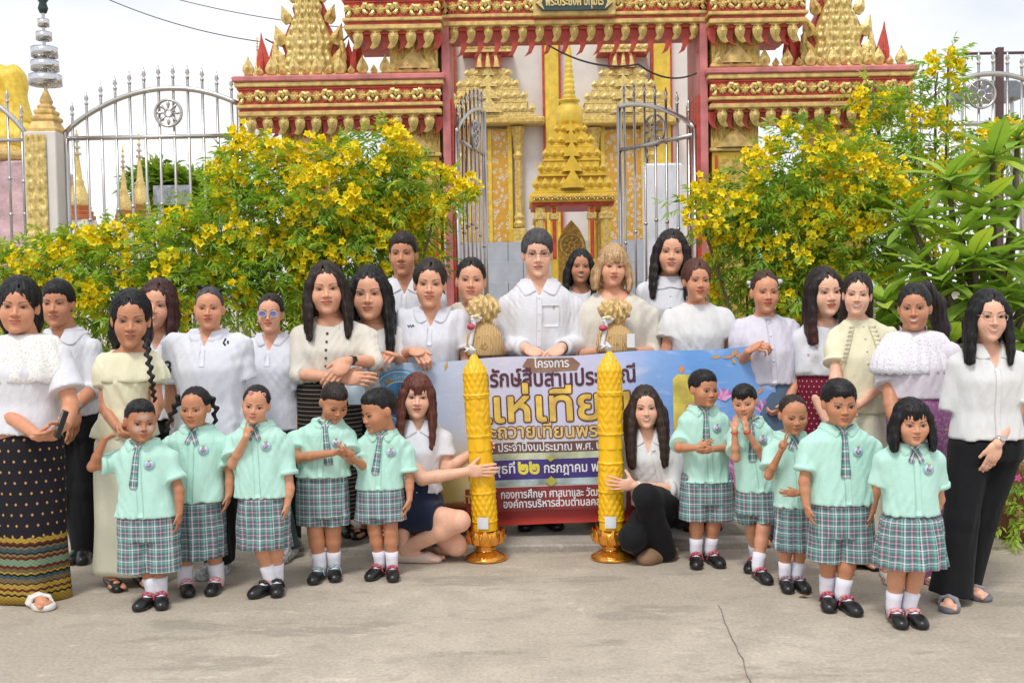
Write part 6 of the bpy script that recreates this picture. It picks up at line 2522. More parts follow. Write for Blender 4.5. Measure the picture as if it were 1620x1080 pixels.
# ---- far left group
person('woman in white lace-sleeved blouse and black tube skirt with gold woven border', feet=[(22, 952, .5), (72, 965, .75)], head=(30, 437, 527), rot=(.26, .05, .05), sh=(-14, 566, 104, 556),
       arms={'r': ((2, 648, .06), (62, 690, .24), (98, 690, .28), 'grip', (0, .6, .8)), 'l': ((112, 640, .06), (104, 672, .20), (78, 692, .30), 'relaxed', (-.5, .5, .5))},
       girth=1.12, skin=MID, smile=.35, lips=LIPP, full=1.06, hip=(42, 690), top=dict(m=WHITE, hem=682, sleeve=.72, slr=.035, neck='round', vd=.05, vw=.022, fold=.003, hemw=118, name='blouse'),
       bottom=dict(kind='skirt', m=SK_A1, hem=944, w0=112, w1=116, pdepth=.010), hair=LONG(H_BLACK, .11, part=.3, front=False, ears=True, openw=.062, th=.016), shoes=dict(kind='sandal', m=WHITESH, deco=WHITESH),
       extras=[cape(.175, LACE, .045, 13, .028, 'lace_cape')], group=GA)
person('man in white shirt with rolled sleeves behind the black gold-bordered skirt', feet=[(112, 893, -.1), (130, 893, .3)], head=(92, 440, 517), rot=(.12, .0, .0), sh=(58, 546, 152, 546), kind='m',
       arms={'r': 'hide', 'l': ((150, 612, .04), (117, 646, .20), (119, 682, .22), 'relaxed', (-.8, .6, 0))}, skin=TAN, smile=0, hip=(116, 668), hipw=72,
       top=dict(m=WHITE, hem=655, sleeve=1.25, neck='v', vd=.085, vw=.030, collar='shirt', placket=9, cuff=.035, buttons=(5, WBUT, .005, .36)), bottom=dict(kind='trousers', m=BLACK, ease=.014),
       hair=SHORT(H_BLACK, top=.054), shoes=dict(kind='oxford', m=BLEATHER), extras=[watch('l', STEEL)], group=GA)
person('young woman with a long black braid in a pale yellow ruffled dress', feet=[(186, 936, .55), (236, 930, .6)], head=(207, 457, 549), rot=(.32, .10, .04), sh=(152, 566, 250, 562),
       arms={'r': ((166, 646, .05), (186, 676, .14), (208, 690, .18), 'grip', (0, .5, .6)), 'l': ((250, 640, .05), (232, 684, .14), (212, 694, .2), 'grip', (0, .5, .6))}, girth=.88, skin=TAN, smile=0, lips=LIPN,
       hip=(198, 690), wst=70, top=dict(m=YELLOW, hem=690, sleeve=.55, slr=.022, puff=.022, neck='round', vd=.075, vw=.030, hemw=112, name='bodice', ease=.010), bottom=dict(kind='skirt', m=YELLOW2, hem=902, w0=92, w1=112, pdepth=.009),
       hair=LONG(H_BLACK, .13, part=-.2, front=False, ears=True, openw=.062), shoes=dict(kind='flat', m=BLEATHER), extras=[cape(.10, YELLOW, .035, 11, .018, 'ruffle_collar', up=.0), braid([(228, 522, .05), (234, 560, .13), (240, 600, .15), (244, 632, .13)], .020, H_BLACK)], group=GA)
person('woman with maroon-brown shoulder hair and a yellow blossom, behind the braided one', D=6.15, head=(249, 440, 521), rot=(.10, .0, .16), sh=(208, 548, 300, 545), arms={'r': 'hide', 'l': 'hide'}, skin=LIGHT, smile=.8, lips=LIPR,
       top=dict(m=WHITE, hem=660, sleeve=.7, neck='v', vd=.10, vw=.045, collar='polo', name='blouse'), bottom=dict(kind='trousers', m=BLACK), hair=dict(style='bob', m=hair_material('hair_maroon', (.050, .017, .015)), th=.014, length=.14, openw=.058, top=.066, lift=.014, part=.2),
       shoes=dict(kind='flat', m=BLEATHER), extras=[flower((.085, -.03, -.085), mat('yellow_petal', (.80, .55, .02), .6), .6, 'blossom')], group=GA)
person('stout woman in white polo with navy 3 on the sleeve and black hair bow', feet=[(320, 917, -.3), (352, 908, .3)], head=(331, 451, 521), rot=(.18, .0, .03), sh=(262, 540, 390, 540), girth=1.24, skin=MID, full=1.12,
       arms={'r': ((272, 640, .03), (292, 705, .1), (300, 745, .12)), 'l': 'hide'}, smile=.15, lips=LIPR, hip=(334, 690), top=dict(m=WHITE2, hem=690, sleeve=.66, flare=.020, neck='v', vd=.075, vw=.026, collar='polo', placket=.10, cuff=.022, hemw=128, name='polo_shirt'),
       bottom=dict(kind='trousers', m=BLACK), hair=BUN(H_GREYB, th=.006, openw=.064), shoes=dict(kind='sneaker', m=GREYSH),
       extras=[bow((-.035, .0, .125), BLACK, .8), bow((.055, .01, .110), BLACK, .6), shirt_text('3', 273, 590, .036, INK, 'sleeve_number'), logo_strokes(363, 541, [([(-.006, .022), (-.012, .0), (.0, -.014)], .004), ([(.006, .01), (.010, -.006)], .004)], INK)], group=GA)
person('woman in blue-tinted sunglasses and a plain white polo', feet=[(440, 893, -.2), (468, 872, .4)], head=(428, 462, 526), rot=(.06, .0, .03), sh=(378, 548, 482, 548), skin=LIGHT, smile=.75, lips=LIPR, full=1.06,
       arms={'r': 'hide', 'l': ((478, 640, .02), (470, 700, .08), (466, 740, .1))}, hip=(430, 680), girth=1.05, top=dict(m=WHITE2, hem=678, sleeve=.72, flare=.022, neck='v', vd=.095, vw=.040, collar='polo', placket=.08, hemw=104, name='polo_shirt'),
       bottom=dict(kind='trousers', m=TEALD), hair=BUN(H_DARK), shoes=dict(kind='clog', m=CLOG), extras=[glasses(mat('clear_frame', (.55, .5, .62), .25), mat('blue_lens', (.16, .17, .42), .12, var=.1), True, .0235, .018), earring(GOLDW)], group=GA)
person('woman in cream cardigan with dark buttons, forearms crossed, black smartwatch', D=6.12, z0=PZ, feet=[(520, 846, -.2), (553, 850, .35)], head=(517, 413, 497), rot=(.14, .03, -.03), sh=(462, 526, 592, 526), skin=LIGHT, smile=.55, lips=LIPP, full=1.04,
       arms={'r': ((472, 592, .08), (540, 598, .24), (582, 598, .26), 'relaxed', (0, .9, -.3)), 'l': ((592, 572, .08), (551, 570, .26), (528, 594, .31), 'relaxed', (0, .9, -.2))}, hip=(520, 650),
       top=dict(m=CREAM, hem=603, sleeve=1.12, flare=.020, neck='round', vd=.040, vw=.020, buttons=(7, DARKB, .0075, .27), hemw=104, name='cardigan'), bottom=dict(kind='skirt', m=SK_STRIPE, hem=818, w0=100, w1=104, pdepth=.006),
       hair=LONG(H_DARK, .22, part=-.35), shoes=dict(kind='oxford', m=BLEATHER), extras=[watch('l', mat('watch_black', (.012, .012, .014), .15), BLEATHER, True), bracelet('r', GOLDW), earring(WBUT)], group=GA)
person('woman with long black hair in a plain off-white top, hand on the banner corner', D=6.40, z0=PZ, head=(585, 420, 506), rot=(.02, .03, .0), sh=(542, 522, 642, 522), skin=LIGHT, smile=0, lips=LIPN,
       arms={'r': 'hide', 'l': ((640, 578, .02), (626, 564, .16), (612, 558, .26), 'grip', (0, .5, -.9))}, top=dict(m=OFFW, hem=640, sleeve=.95, flare=.012, neck='round', vd=.035, vw=.020, name='blouse'),
       bottom=dict(kind='skirt', m=BLACK, hem=800), hair=LONG(H_BLACK, .27, part=0), shoes=dict(kind='flat', m=BLEATHER), group=GA)
person('tall man with short hair in white shirt at the bush edge', D=6.85, z0=PZ, head=(638, 365, 437), rot=(-.03, -.02, .0), sh=(590, 470, 700, 470), kind='m', skin=TAN, smile=0, arms={'r': 'hide', 'l': 'hide'},
       top=dict(m=WHITE, hem=640, sleeve=.7, neck='v', vd=.080, vw=.034, collar='shirt', placket=9), bottom=dict(kind='trousers', m=BLACK), hair=SHORT(H_DARK, top=.058, th=.009), shoes=dict(kind='oxford', m=BLEATHER), group=GA)
person('young woman in white polo with small dark chest logo and tied-back hair', D=6.42, z0=PZ, head=(680, 409, 487), rot=(.06, .04, .04), sh=(628, 498, 740, 500), skin=LIGHT, smile=.5, lips=LIPP,
       arms={'r': ((636, 560, .0), (652, 555, .16), (668, 560, .24), 'grip', (0, .5, -.9)), 'l': ((738, 575, .0), (728, 640, .05), (725, 670, .06))}, top=dict(m=WHITE2, hem=650, sleeve=.64, flare=.018, neck='v', vd=.085, vw=.034, collar='polo', placket=.10, cuff=.020, name='polo_shirt'),
       bottom=dict(kind='trousers', m=BLACK), hair=BUN(H_DARK, th=.013, openw=.060, top=.062, part=.1), shoes=dict(kind='flat', m=BLEATHER),
       extras=[logo_strokes(652, 515, [([(-.020, .006), (-.012, -.006), (-.004, .006), (.004, -.006), (.012, .006), (.020, -.002)], .0035)], INK)], group=GA)
person('woman in cream collared top holding a gold-wrapped basket by the steel gate', D=6.62, z0=PZ, head=(745, 407, 478), rot=(.04, .0, .04), sh=(698, 496, 800, 494), skin=LIGHT, smile=.15, full=1.10, girth=1.1, lips=LIPP,
       arms={'r': ((702, 560, .0), (738, 560, .20), (762, 558, .24), 'relaxed', (.5, .5, .6)), 'l': ((800, 560, .0), (795, 556, .18), (778, 560, .24), 'relaxed', (-.5, .5, .6))}, top=dict(m=CREAM, hem=640, sleeve=1.1, neck='v', vd=.09, vw=.045, collar='wide', name='jacket'),
       bottom=dict(kind='skirt', m=BLACK, hem=810), hair=BUN(H_BLACK, th=.010, openw=.063, top=.056), shoes=dict(kind='flat', m=BLEATHER), group=GA)
person('man in rimmed glasses and white shirt standing at the middle of the banner', D=6.55, z0=PZ, head=(850, 362, 438), rot=(.03, .06, .0), sh=(792, 480, 918, 480), kind='m', skin=FAIR, smile=.1, lips=LIPN,
       arms={'r': ((796, 545, .02), (834, 552, .20), (852, 562, .28), 'grip', (0, .4, -.9)), 'l': ((914, 545, .02), (888, 550, .20), (874, 562, .28), 'grip', (0, .4, -.9))},
       top=dict(m=WHITE, hem=650, sleeve=1.88, neck='v', vd=.085, vw=.034, collar='shirt', placket=9, buttons=(6, WBUT, .005, .42), pocket=(.055, .13, .045, .11), cuff=.04), bottom=dict(kind='trousers', m=BLACK), hair=SHORT(H_GREYB, th=.013, top=.056, part=.6),
       shoes=dict(kind='oxford', m=BLEATHER), extras=[glasses(mat('dark_frame', (.05, .045, .05), .3), None, False, .021, .013), bracelet('l', BLEATHER), logo_strokes(875, 487, [([(0, .014), (-.006, 0), (0, -.012), (.006, 0), (0, .012)], .003)], mat('pin_green', (.35, .38, .2), .4))], group=GA)
person('smiling long-haired woman peering from the back in front of the golden shrine', D=7.15, z0=PZ, head=(918, 392, 449), rot=(.02, .0, .06), sh=(876, 476, 962, 474), skin=TAN, smile=1.0, lips=LIPP, arms={'r': 'hide', 'l': 'hide'},
       top=dict(m=WHITE, hem=640, sleeve=.8, neck='round', vd=.04, vw=.02, name='blouse'), bottom=dict(kind='skirt', m=BLACK, hem=800), hair=LONG(H_BLACK, .25, part=.1, wide=1.08), shoes=dict(kind='flat', m=BLEATHER), group=GA)
person('woman with bobbed blond hair and fringe in a cream cardigan holding a basket', D=6.55, z0=PZ, head=(969, 385, 453), rot=(.05, .05, .08), sh=(910, 494, 1038, 494), skin=LIGHT, smile=.3, lips=LIPR, full=1.1, girth=1.12,
       arms={'r': ((914, 565, .02), (944, 556, .20), (966, 556, .26), 'relaxed', (.5, .5, .6)), 'l': ((1036, 560, .02), (1006, 556, .20), (986, 558, .26), 'relaxed', (-.5, .5, .6))},
       top=dict(m=CREAM, hem=640, sleeve=1.3, flare=.02, neck='round', vd=.07, vw=.034, name='cardigan'), bottom=dict(kind='skirt', m=TAUPE, hem=810), hair=dict(style='bob', m=H_BLOND, th=.020, length=.125, openw=.062, top=.050, lift=.018, fringe=.040, wide=1.16, part=None), shoes=dict(kind='flat', m=BLEATHER),
       extras=[earring(GOLDW, -.06)], group=GA)
person('tall woman with long brown-tipped hair in white ruffle-collared blouse by the open gate', D=6.95, z0=PZ + .05, head=(1062, 362, 434), rot=(-.12, .0, .06), sh=(1010, 456, 1098, 462), skin=LIGHT, smile=.2, lips=LIPP, arms={'r': 'hide', 'l': 'hide'},
       top=dict(m=WHITE, hem=520, sleeve=1.05, neck='high', collar='wide', buttons=(4, WBUT, .005, .2), name='blouse'), bottom=dict(kind='skirt', m=BLACK, hem=790), hair=LONG(H_BRTIP, .24, part=.15), shoes=dict(kind='flat', m=BLEATHER), group=GA)
person('woman with auburn tied hair in a white round-neck top with puffed sleeves', D=6.48, z0=PZ, head=(1102, 409, 476), rot=(.10, .02, .03), sh=(1054, 496, 1156, 496), skin=MID, smile=.65, lips=LIPR,
       arms={'r': ((1052, 566, .02), (1062, 640, .06), (1064, 670, .06)), 'l': ((1160, 566, .02), (1150, 640, .06), (1148, 670, .06))}, top=dict(m=OFFW, hem=640, sleeve=.52, slr=.030, puff=.016, neck='high', collar='band', name='blouse'),
       bottom=dict(kind='skirt', m=NAVY, hem=800), hair=BUN(hair_material('hair_auburn_bun', (.085, .030, .020)), th=.014, openw=.060, top=.060), shoes=dict(kind='flat', m=BLEATHER), group=GA)
person('woman in pale lilac mandarin-collar blouse with white bow gripping the banner end', D=6.22, head=(1210, 426, 495), rot=(.0, .03, .03), sh=(1162, 514, 1262, 514), skin=MID, smile=.7, lips=LIPR, full=1.05, hip=(1222, 660),
       arms={'r': ((1168, 578, .0), (1184, 556, .16), (1208, 540, .22), 'grip', (.2, .5, -.9)), 'l': ((1262, 596, .02), (1246, 636, .12), (1232, 660, .16), 'grip', (-.9, .4, 0))}, top=dict(m=LILAC, hem=606, sleeve=.62, flare=.012, puff=.010, neck='high', collar='band', placket=9, buttons=(4, WBUT, .006, .22), name='blouse', cuff=.015),
       bottom=dict(kind='trousers', m=DENIM), hair=BUN(H_BROWN, th=.006), shoes=dict(kind='flat', m=BLEATHER), extras=[bow((.066, .04, .062), WHITE, .95), bow((-.066, .04, .055), WHITE, .7)], group=GA)
person('woman with maroon-tipped long hair in white blouse with pink dots and maroon spotted skirt', D=6.16, head=(1304, 421, 500), rot=(.10, .02, -.04), sh=(1256, 530, 1346, 530), skin=FAIR, smile=.15, lips=LIPR, girth=.9, hip=(1300, 660),
       arms={'r': ((1282, 610, .04), (1306, 665, .14), (1318, 690, .2), 'relaxed', (.5, .8, 0)), 'l': 'hide'}, top=dict(m=WHITE, hem=592, sleeve=.72, flare=.024, neck='round', vd=.035, vw=.02, hemw=80, name='blouse'), bottom=dict(kind='skirt', m=SK_MAROON, hem=850, w0=82, w1=84, pdepth=.006),
       hair=LONG(H_MAROON, .24, part=.1), shoes=dict(kind='flat', m=BLEATHER),
       extras=[logo_strokes(x, y, [([(0, .006), (0, -.006)], .005)], mat('pink_dot', (.75, .36, .36), .7)) for x, y in ((1270, 525), (1283, 548), (1300, 540), (1272, 560), (1318, 545), (1296, 568))], group=GA)
person('smiling woman with white hair flower in pale yellow ruffle-front dress', feet=[(1338, 908, -.1), (1386, 902, .3)], head=(1356, 428, 499), rot=(-.30, .02, .06), sh=(1316, 528, 1414, 524), skin=FAIR, smile=1.0, lips=LIPR, girth=.92, yaw=-.25, hip=(1366, 680), wst=70,
       arms={'r': ((1322, 600, .06), (1332, 640, .18), (1340, 662, .2), 'relaxed', (.5, .8, 0)), 'l': ((1402, 604, .03), (1358, 640, .16), (1336, 654, .2), 'relaxed', (-.4, .8, 0))}, top=dict(m=YELLOW, hem=652, sleeve=.62, slr=.024, puff=.016, neck='high', collar='band', buttons=(4, WBUT, .005, .2), hemw=96, name='bodice', ease=.010, cuff=.014),
       bottom=dict(kind='skirt', m=YELLOW2, hem=884, w0=84, w1=92, pdepth=.008), hair=LONG(H_DARK, .22, part=.1, front=False, ears=True), shoes=dict(kind='flat', m=BLEATHER),
       extras=[flower((.062, .045, .062), WHITE, 1.1)] + [ruffle((lambda s: (lambda c, t: (V3(c['nb'][0] + s * (.035 + .055 * t) * c['kk'] - .01, c['sf'](c['nb'][0] + s * (.035 + .055 * t) * c['kk'] - .01, c['nb'][2] - (.035 + .20 * t) * c['kk']) - .006, c['nb'][2] - (.035 + .20 * t) * c['kk']), V3(s, -.5, .1))))(s), 40, .032, YELLOW, amp=.010, waves=9) for s in (-1, 1)], group=GA)
person('woman with a high ponytail in white lace shawl top and purple brocade skirt', feet=[(1410, 926, -.2), (1480, 926, .3)], head=(1447, 447, 523), rot=(-.42, .03, -.02), sh=(1400, 556, 1508, 552), skin=TAN, smile=.95, lips=LIPP, full=1.12, girth=1.12, yaw=-.4, hip=(1455, 680),
       arms={'r': ((1410, 640, .06), (1420, 680, .14), (1428, 700, .18)), 'l': ((1494, 636, -.02), (1470, 690, .06), (1458, 712, .1), 'relaxed', (-.5, .8, 0))}, top=dict(m=cloth('lilac_white_lining', (.72, .66, .74)), hem=628, sleeve=.62, flare=.026, neck='high', collar='band', cm=CREAM, hemw=102, name='blouse'),
       bottom=dict(kind='skirt', m=SK_PURPLE, hem=916, w0=102, w1=108, pdepth=.009), hair=BUN(H_BLACK, th=.012, openw=.060, top=.066), shoes=dict(kind='flat', m=WHITESH),
       extras=[cape(.165, LACEP, .050, 26, .030, 'lace_shawl'), ponytail([(1464, 456, -.04), (1480, 482, -.07), (1490, 520, -.07), (1496, 560, -.05)], [.040, .048, .042, .018], hair_material('hair_ponytail', (.018, .011, .011))), flower((.02, .04, .118), mat('peach_scrunchie', (.75, .48, .42), .8), .7, 'scrunchie')], group=GA)
person('woman in thin gold glasses, white short-sleeved shirt and black trousers wearing grey slides', feet=[(1500, 968, -.45), (1556, 950, .35)], head=(1563, 455, 540), rot=(-.10, .02, .03), sh=(1508, 572, 1628, 568), skin=FAIR, smile=1.0, lips=LIPP, yaw=-.12, hip=(1560, 700),
       arms={'r': 'hide', 'l': ((1606, 650, .03), (1578, 702, .14), (1566, 740, .13), 'relaxed', (-.1, 1, 0))}, top=dict(m=OFFW, hem=692, sleeve=.82, flare=.024, neck='v', vd=.12, vw=.040, collar='wide', placket=9, hemw=116, cuff=.018),
       bottom=dict(kind='trousers', m=BLACK, ease=.026, flare=.022), hair=LONG(H_BLACK, .21, part=.1), shoes=dict(kind='sandal', m=GREYSOLE, deco=STRAPG), extras=[glasses(GOLDW, None, False, .022, .014), watch('l', STEEL)], group=GA)

# ---- kneeling beside the candles
person('kneeling woman with long auburn hair and fringe, white blouse and navy skirt', D=5.98, hip=(652, 800, -.02), head=(660, 588, 661), rot=(.10, .02, .05), sh=(618, 698, 714, 690), skin=FAIR, smile=.25, lips=LIPR,
       arms={'r': ((668, 757, .16), (738, 746, .16), (774, 744, .16), 'flat', (.1, .5, 0)), 'l': ((706, 742, .02), (748, 716, .02), (772, 706, .04), 'wrap', (.1, -1, 0))},
       top=dict(m=LILAC if False else WHITE, hem=778, sleeve=.55, flare=.018, neck='v', vd=.055, vw=.024, collar='shirt', hemw=88, name='blouse', ease=.012), bottom=dict(kind='short_skirt', m=NAVY, legs=True),
       legs=[((640, 812, .02), (727, 824, .22), (641, 868, .10), 1.45), ((664, 812, -.02), (722, 862, .10), (662, 866, -.22), 1.3)],
       hair=LONG(H_AUBURN, .27, fringe=.030, part=None, wide=.95), shoes=dict(kind='flat', m=BEIGESH), group=GK)
person('kneeling woman with very long brown hair, white shirt, black trousers and tan clogs', D=5.98, hip=(1050, 806, -.05), head=(1021, 607, 676), rot=(-.06, .02, -.03), sh=(972, 706, 1078, 702), skin=FAIR, smile=1.0, lips=LIPP,
       arms={'r': 'hide', 'l': ((1074, 776, .10), (1004, 768, .20), (964, 764, .22), 'spread', (-.1, .9, 0))},
       top=dict(m=OFFW, hem=800, sleeve=1.25, flare=.02, neck='v', vd=.12, vw=.036, collar='shirt', cuff=.03, placket=9, hemw=96), bottom=dict(kind='trousers', m=BLACK, ease=.016),
       legs=[((1036, 806, .02), (1000, 850, .26), (1040, 868, -.20), -.2), ((1062, 800, .0), (1022, 786, .30), (1052, 868, .16), -.95)],
       hair=LONG(H_LONGBR, .33, part=0, wide=1.06, lock=2.0), shoes=dict(kind='clog', m=TANSH), extras=[watch('l', STEEL, mat('white_watch_strap', (.7, .7, .7), .4))], group=GK)

# ---- children
kid('boy at the left end scratching his ear with powder on his brow', [(220, 966, -.25), (256, 964, .35)], (222, 628, 698), (.55, .03, .05), (172, 726, 276, 722),
    {'r': ((146, 738, .06), (166, 694, .06), (192, 680, .03), 'relaxed', (.9, .3, 0)), 'l': ((284, 776, .02), (284, 812, .05), (284, 834, .06))}, 815, 102, 903, 94, 100, hair=SHORT(H_BLACK, th=.007, top=.066), powder=True, extras=[], skin=DARK, smile=-.4, tsl=-.02)
kid('plump girl with two black braids beside the ear-scratching boy', [(298, 944, .4), (334, 942, .0)], (309, 610, 675), (-.05, .03, .0), (258, 702, 362, 702),
    {'r': 'hide', 'l': ((366, 752, .02), (362, 782, .05), (360, 802, .06))}, 790, 96, 880, 80, 86, girl=True, hair=BUN(H_BLACK, th=.009, openw=.062, top=.062), deco=PINKP, full=1.10, girth=1.15, smile=-.2,
    extras=[braid([(283, 632, -.02), (272, 655, -.03), (264, 680, -.03)], .020, H_BLACK, 'pigtail'), braid([(333, 628, -.02), (341, 648, -.03), (338, 676, -.03)], .020, H_BLACK, 'pigtail')], skin=KID)
kid('girl with pink hair clips holding a finger to her cheek', [(402, 946, -.5), (438, 944, .2)], (405, 607, 669), (.10, .03, .14), (356, 700, 458, 704),
    {'r': ((368, 734, .05), (390, 690, .12), (396, 655, .12), 'point', (.3, .9, 0)), 'l': ((458, 772, .02), (454, 798, .04), (452, 822, .05))}, 784, 92, 865, 80, 84, girl=True, hair=BUN(H_BLACK, th=.008, openw=.060, top=.060, part=.5), deco=BLEATHER, skin=KID2, full=1.08,
    extras=[clip((-.03, -.075, .085), PINKP), clip((.045, -.055, .080), PINKP)], smile=.1)
kid('boy looking down at his fingers in front of the cream cardigan', [(496, 924, -.1), (530, 920, .2)], (528, 602, 665), (.55, .45, .06), (456, 692, 556, 690),
    {'r': ((470, 724, .08), (528, 716, .17), (548, 716, .18), 'grip', (0, .5, .8)), 'l': ((556, 726, .08), (552, 716, .18), (536, 712, .2), 'grip', (0, .5, .8))}, 752, 90, 830, 82, 84, hair=SHORT(H_DARK, th=.005, top=.066), deco=TEALS, smile=0, tsl=.02, girth=1.08)
kid('boy in profile showing his hand, in front of the kneeling auburn-haired woman', [(586, 918, -.35), (622, 920, .15)], (600, 611, 682), (-.95, .22, .0), (560, 712, 652, 712),
    {'r': ((574, 736, .06), (558, 724, .16), (536, 722, .18), 'relaxed', (0, 0, 1)), 'l': ((648, 762, .01), (648, 790, .04), (644, 812, .05))}, 772, 80, 825, 74, 84, hair=SHORT(H_BLACK, th=.006, top=.066), smile=0, tsl=-.03, girth=.92)
kid('boy clasping his hands in front of the printed candle on the banner', [(1102, 900, -.15), (1139, 898, .25)], (1113, 582, 643), (.42, .02, .04), (1068, 690, 1160, 690),
    {'r': ((1074, 708, .06), (1104, 708, .15), (1122, 700, .17), 'relaxed', (.8, .4, .2)), 'l': ((1158, 708, .06), (1128, 710, .16), (1110, 716, .18), 'relaxed', (-.6, .6, .2))}, 760, 82, 822, 82, 92, hair=SHORT(H_BLACK, th=.011, top=.058), skin=KID, smile=0, girth=.95)
kid('boy smiling behind two hands held to his cheeks with red wristbands', [(1186, 906, -.5), (1214, 924, .2)], (1178, 604, 662), (-.35, .08, -.10), (1156, 690, 1232, 690),
    {'r': ((1164, 724, .10), (1162, 680, .13), (1166, 652, .11), 'relaxed', (.4, .9, .2)), 'l': ((1206, 720, .08), (1180, 680, .13), (1178, 652, .11), 'relaxed', (-.4, .9, .2))}, 776, 66, 826, 66, 72, hair=SHORT(H_BLACK, th=.010, fringe=.040, top=.052), skin=KID2, smile=.7, girth=.9,
    extras=[bracelet('r', mat('red_cord', (.55, .03, .03), .6)), bracelet('l', mat('red_cord', (.55, .03, .03), .6))])
kid('frowning girl making a victory sign with slicked-back hair', [(1247, 938, -.1), (1274, 938, .1)], (1255, 622, 686), (.0, .10, .0), (1212, 714, 1292, 712),
    {'r': ((1216, 752, .05), (1236, 712, .12), (1241, 686, .13), 'vee', (0, -1, 0)), 'l': ((1286, 768, .04), (1262, 780, .14), (1246, 780, .15), 'relaxed', (-.2, .9, 0))}, 800, 70, 868, 62, 68, girl=True, hair=BUN(H_DARK, th=.006, openw=.064), deco=DARKS, smile=-.6, girth=.88, eyes=.75)
kid('tallest boy standing square with his arms at his sides', [(1312, 968, -.2), (1354, 974, .2)], (1328, 597, 673), (.02, .05, .0), (1270, 706, 1392, 706),
    {'r': ((1272, 762, .02), (1276, 800, .05), (1280, 824, .06)), 'l': ((1386, 766, .02), (1380, 808, .05), (1376, 832, .06))}, 795, 106, 886, 96, 110, hair=SHORT(H_BLACK, th=.013, fringe=.055, top=.056), smile=-.2)
kid('girl with a chin-length bob and fringe at the right end', [(1426, 994, -.05), (1458, 994, .1)], (1442, 627, 702), (-.06, .04, .0), (1390, 724, 1492, 724),
    {'r': 'hide', 'l': ((1486, 790, -.04), (1474, 822, -.06), (1466, 840, -.06))}, 812, 92, 894, 86, 114, girl=True, hair=dict(style='bob', m=H_BLACK, th=.012, length=.135, openw=.060, top=.056, lift=.012, fringe=.030, part=None, wide=1.05), deco=PINKP, skin=KID2, smile=0)
# ------------------------------------------------------------------ the banner
BTL, BTR = at(588, 574, 6.30), at(1224, 545, 6.12)
BH = .985
bu = unit(BTR - BTL)
bw = float(np.linalg.norm(BTR - BTL))
bv = V3(0, 0, 1.0)
bv = unit(bv - bu * np.dot(bv, bu))
bn = np.cross(bu, bv) * 1.0
if bn[1] > 0: bn = -bn
B0 = BTL - bv * BH
def bsurf(u, v, d=0.0):
    """point on the cloth: u metres from its left edge, v up from its bottom edge, d towards the reader"""
    w = .010 * math.sin(3.1 * u + 1.0) * (1 - .5 * v / BH) + .004 * math.sin(9 * u + 4 * v) + .003 * math.sin(17 * u - 7 * v)
    sag = -.012 * math.sin(math.pi * min(1, max(0, u / bw)) * 3) ** 2 * (v / BH)
    return B0 + bu * u + bv * (v + sag) + bn * (w + d)
def bpx(px, py):
    d = ray(px, py); o = V3(0, 0, CAMZ)
    t = np.dot(BTL - o, bn) / np.dot(d, bn)
    q = o + d * t - B0
    return float(np.dot(q, bu)), float(np.dot(q, bv))
BC = B0 + bu * bw / 2
ban = thing('banner', 'printed vinyl banner with gold Thai lettering held up across the middle', 'banner', tuple(B0))
BOFF = B0
def bmesh_grid(name, u0, u1, v0, v1, nu, nv, d, m, parent=ban, outline=None, back=False):
    vs, uv = [], []
    for i in range(nu + 1):
        for j in range(nv + 1):
            u, v = lap2(u0, u1, i / nu), lap2(v0, v1, j / nv)
            vs.append(bsurf(u, v, d) - BOFF); uv.append((i / nu, j / nv))
    fs = []
    for i in range(nu):
        for j in range(nv):
            a = i * (nv + 1) + j
            fs.append((a, a + nv + 1, a + nv + 2, a + 1))
    n0 = len(vs)
    if back:
        vs += [p - bn * .003 for p in vs]; uv += uv
        fs += [(a + n0, d_ + n0, c + n0, b + n0) for a, b, c, d_ in fs[:]]
    return obj(name, mesh_np(name, np.array(vs), np.array(fs), True, np.array(uv)), m, parent)
def bpoly(name, pts, d, m, parent=ban):
    """flat printed shape from px outline (convex), fan round its centre"""
    uvp = [bpx(*p) for p in pts]
    c = np.mean(uvp, 0)
    vs = [bsurf(c[0], c[1], d) - BOFF] + [bsurf(u, v, d) - BOFF for u, v in uvp]
    n = len(pts)
    fs = np.array([(0, 1 + i, 1 + (i + 1) % n) for i in range(n)])
    nrm = np.cross(vs[2] - vs[0], vs[1] - vs[0])
    return obj(name, mesh_np(name, np.array(vs), fs, False), m, parent)

t = NT('banner_print')
uvn = t.n('UVMap', uv_map='UVMap'); sx_ = t.n('SeparateXYZ'); t.l(uvn.outputs[0], sx_.inputs[0])
U_, V_ = sx_.outputs[0], sx_.outputs[1]
nz = t.noise(uvn.outputs[0], 4.0, 6, .6); nz2 = t.noise(uvn.outputs[0], 11.0, 5, .6)
Un = t.math('ADD', U_, t.math('MULTIPLY', t.math('SUBTRACT', nz, .5), .25)); Vn = t.math('ADD', V_, t.math('MULTIPLY', t.math('SUBTRACT', nz, .5), .30))
skyc = t.ramp(Un, [(0, srgb(150, 196, 226)), (.12, srgb(190, 206, 232)), (.30, srgb(206, 204, 222)), (.55, srgb(206, 208, 240)), (.68, srgb(150, 186, 240)), (.80, srgb(108, 160, 226)), (1, srgb(126, 170, 230))])
low = t.ramp(Un, [(0, srgb(176, 132, 60)), (.18, srgb(206, 184, 110)), (.32, srgb(214, 200, 176)), (.62, srgb(200, 196, 214)), (.78, srgb(222, 170, 206)), (.9, srgb(208, 120, 178)), (1, srgb(120, 160, 120))])
c = t.mix(t.ramp(Vn, [(.30, (1, 1, 1)), (.62, (0, 0, 0))]), skyc, low)
c = t.mix(t.ramp(nz2, [(.55, (0, 0, 0)), (.75, (.55, .55, .55))]), c, srgb(236, 238, 246))
redm = t.ramp(t.math('ADD', V_, t.math('MULTIPLY', t.math('SUBTRACT', U_, .3), -.05)), [(.15, (1, 1, 1)), (.165, (0, 0, 0))])
